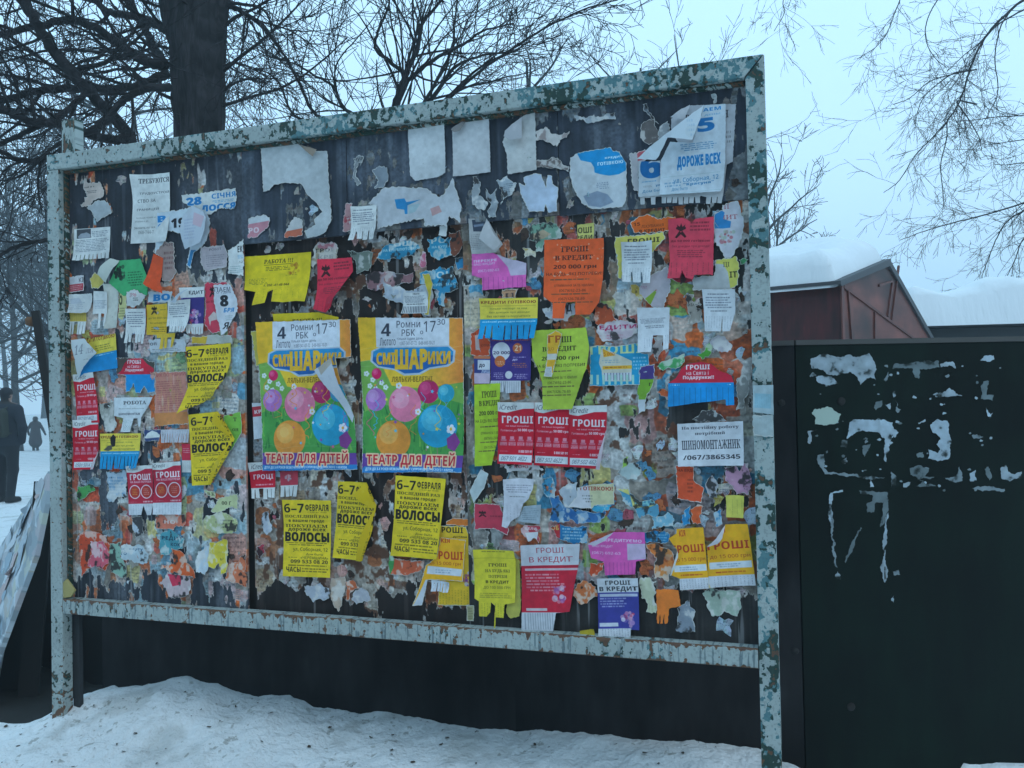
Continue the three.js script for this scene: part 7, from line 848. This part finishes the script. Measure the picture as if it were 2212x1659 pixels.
{
  const man = (x, y, z) => {
    let d = cap(x, y, z, [0, 1.02, 0], [0, 1.34, .01], .175, .19, .75); d = smin(d, cap(x, y, z, [-.15, 1.40, 0], [.15, 1.40, 0], .085, .085), .10); d = smin(d, cap(x, y, z, [0, .90, 0], [0, 1.0, 0], .17, .18, .75), .06);
    for (const s of [-1, 1]) { d = smin(d, cap(x, y, z, [s * .20, 1.40, 0], [s * .315, 1.13, .05], .075, .062), .05); d = smin(d, cap(x, y, z, [s * .315, 1.13, .05], [s * .21, .93, -.07], .06, .052), .03); const f = s > 0 ? .06 : -.07; d = smin(d, cap(x, y, z, [s * .095, .90, 0], [s * .115, .50, f * .4 - .02], .105, .075), .05); d = smin(d, cap(x, y, z, [s * .115, .50, f * .4 - .02], [s * .125, .10, f + .02], .075, .060), .03); d = smin(d, cap(x, y, z, [s * .125, .055, f + .05], [s * .135, .045, f - .13], .058, .05), .03); }
    d = smin(d, cap(x, y, z, [0, 1.44, 0], [0, 1.54, -.015], .065, .06), .04); d = smin(d, Math.hypot(x / .078, (y - 1.62) / .105, (z + .015) / .092) * .085 - .085, .03);
    d = smin(d, Math.hypot(x / .088, (y - 1.665) / .085, (z + .01) / .1) * .088 - .088, .01);     // knitted cap
    for (const s of [-1, 1]) d = smin(d, Math.hypot((x - s * .083) / .012, (y - 1.605) / .03, (z + .01) / .02) * .015 - .012, .01);
    d = smin(d, Math.hypot(x / .014, (y - 1.60) / .02, (z + .112) / .018) * .015 - .014, .015);   // nose, turned away
    return d;
  };
  const tone = (x, y, z) => y > 1.64 - (z > 0 ? .05 : 0) ? [.012, .012, .015] : y > 1.49 ? (z < .02 ? [.30, .19, .15] : [.02, .016, .014]) : y > .86 ? [.016, .020, .030] : y > .10 ? [.010, .011, .015] : [.014, .013, .013];
  const p = at(14, 1088, 13.0); const m = new THREE.Mesh(figure(.92, man, tone), clothM); m.position.set(p.x, groundY(p.x, p.z) - .01, p.z); m.rotation.y = -.12; m.scale.setScalar(1.02);
  top(m, 'person', 'person in dark jacket, trousers and knitted cap walking away, hands in pockets', 'person');
  const bag = new THREE.Group(), sh = (w, h, t, r) => { const s = new THREE.Shape(); s.moveTo(-w + r, -h); s.lineTo(w - r, -h); s.quadraticCurveTo(w, -h, w, -h + r); s.lineTo(w * .88, h - r); s.quadraticCurveTo(w * .8, h, w * .5, h); s.lineTo(-w * .5, h); s.quadraticCurveTo(-w * .8, h, -w * .88, h - r); s.lineTo(-w, -h + r); s.quadraticCurveTo(-w, -h, -w + r, -h); return new THREE.ExtrudeGeometry(s, { depth: t, bevelEnabled: true, bevelThickness: .03, bevelSize: .02, bevelSegments: 4 }); };
  const bm = std([.032, .036, .026], .9); part(bag, 'main_pouch', sh(.14, .2, .09, .05), bm); const fp = sh(.10, .09, .03, .04); fp.translate(0, -.08, .12); part(bag, 'front_pocket', fp, std([.045, .048, .034], .9)); for (const s of [-1, 1]) part(bag, 'strap', new THREE.TubeGeometry(new THREE.CatmullRomCurve3([new THREE.Vector3(s * .09, .2, .02), new THREE.Vector3(s * .12, .25, -.08), new THREE.Vector3(s * .14, .19, -.22), new THREE.Vector3(s * .15, -.02, -.27), new THREE.Vector3(s * .17, -.14, -.14), new THREE.Vector3(s * .12, -.17, .02)]), 20, .014, 6), bm);
  bag.position.set(p.x, m.position.y + 1.02 * 1.21, p.z); bag.rotation.y = -.12; bag.translateZ(.15);
  top(bag, 'backpack', 'dark olive backpack on the walking person\'s back', 'backpack');
  const woman = (x, y, z) => { let d = cap(x, y, z, [0, .45, 0], [0, 1.28, 0], .29, .17, .8); d = smin(d, cap(x, y, z, [-.13, 1.32, 0], [.13, 1.32, 0], .08, .08), .08); d = smin(d, Math.hypot(x / .115, (y - 1.53) / .14, z / .125) * .12 - .12, .06); for (const s of [-1, 1]) { d = smin(d, cap(x, y, z, [s * .18, 1.3, 0], [s * .33, 1.03, .02], .075, .06), .04); d = smin(d, cap(x, y, z, [s * .33, 1.03, .02], [s * (s > 0 ? .42 : .30), .78, -.05], .058, .045), .03); d = smin(d, cap(x, y, z, [s * .09, .4, 0], [s * .1, .06, s * .05], .065, .055), .03); d = smin(d, cap(x, y, z, [s * .1, .05, s * .05 + .03], [s * .1, .045, s * .05 - .12], .05, .045), .02); } return d; };
  const p2 = at(77, 988, 40); const w = new THREE.Mesh(figure(.85, woman, (x, y) => (y > 1.42 ? [.03, .025, .025] : y > .3 ? [.04, .030, .034] : [.02, .02, .02]), 60), clothM); w.position.set(p2.x, groundY(p2.x, p2.z) - .01, p2.z); w.rotation.y = .2; top(w, 'person', 'distant person in a long hooded coat on the misty path', 'person');
}

// ---------------------------------------------------------------- litter on the snow: dead leaves and bits of twig and paper
{
  const lm = [std([.06, .045, .03], .9), std([.10, .07, .045], .9), std([.03, .027, .025], .9)], g = [];
  for (let i = 0; i < 260; i++) { const x = rr(-2.6, 1.3), z = rr(-3.9, -2.2), y = groundY(x, z), s = rr(.003, .013), q = new THREE.CircleGeometry(s, 6); q.scale(1, rr(.3, .7), 1); const p = q.attributes.position; for (let k = 0; k < p.count; k++) p.setZ(k, rr(-.15, .4) * s); q.rotateX(-Math.PI / 2 + rr(-.4, .4)); q.rotateY(rr(0, 6)); q.translate(x, y + .004, z); g.push(q); }
  const lt = mergeGeometries(g); lt.computeVertexNormals(); top(new THREE.Mesh(lt, lm[0]), 'leaf_litter', 'specks of dead leaf and bark scattered on the snow', 'leaf litter', null, 'stuff');
}

// ---------------------------------------------------------------- unseen block of flats, added behind the photographer to take half the sky from the board's face
{
  const r = new THREE.Group(), L = 44, Hh = 9.5, Dp = 10; const wm = std([1, 1, 1], .9, { map: noiseMap([.46, .44, .42], .35, 9) });
  const wall = new THREE.BoxGeometry(L, Hh, Dp); wall.translate(0, Hh / 2 - .3, 0); { const uv = wall.attributes.uv; for (let i = 0; i < uv.count; i++) uv.setXY(i, uv.getX(i) * 8, uv.getY(i) * 2); } part(r, 'wall', wall, wm);
  const roof = new THREE.BoxGeometry(L + .8, .4, Dp + .8); roof.translate(0, Hh - .09, 0); part(r, 'roof', roof, std([.10, .10, .105], .9));
  const fg = new THREE.BoxGeometry(1.5, 1.6, .12), pg = new THREE.BoxGeometry(1.3, 1.4, .04), fm = std([.5, .5, .48], .7), gm = std([.03, .035, .04], .12);
  for (let f = 0; f < 3; f++) for (let k = 0; k < 12; k++) { const w = part(r, 'window', fg, fm); w.position.set(-L / 2 + 2.2 + k * 3.6, 1.9 + f * 3.1, -Dp / 2 - .03); const p = part(w, 'pane', pg, gm); p.position.z = -.05; }
  r.position.set(-2, 0, 15.5); r.rotation.y = -.2; top(r, 'apartment_block', 'unseen three-storey grey block of flats added to dim the notice board', 'building');
}

for (const a of atlases) { const t = new THREE.CanvasTexture(a.c); t.colorSpace = THREE.SRGBColorSpace; t.anisotropy = 8; a.mat.map = t; }
renderer.render(scene, camera);
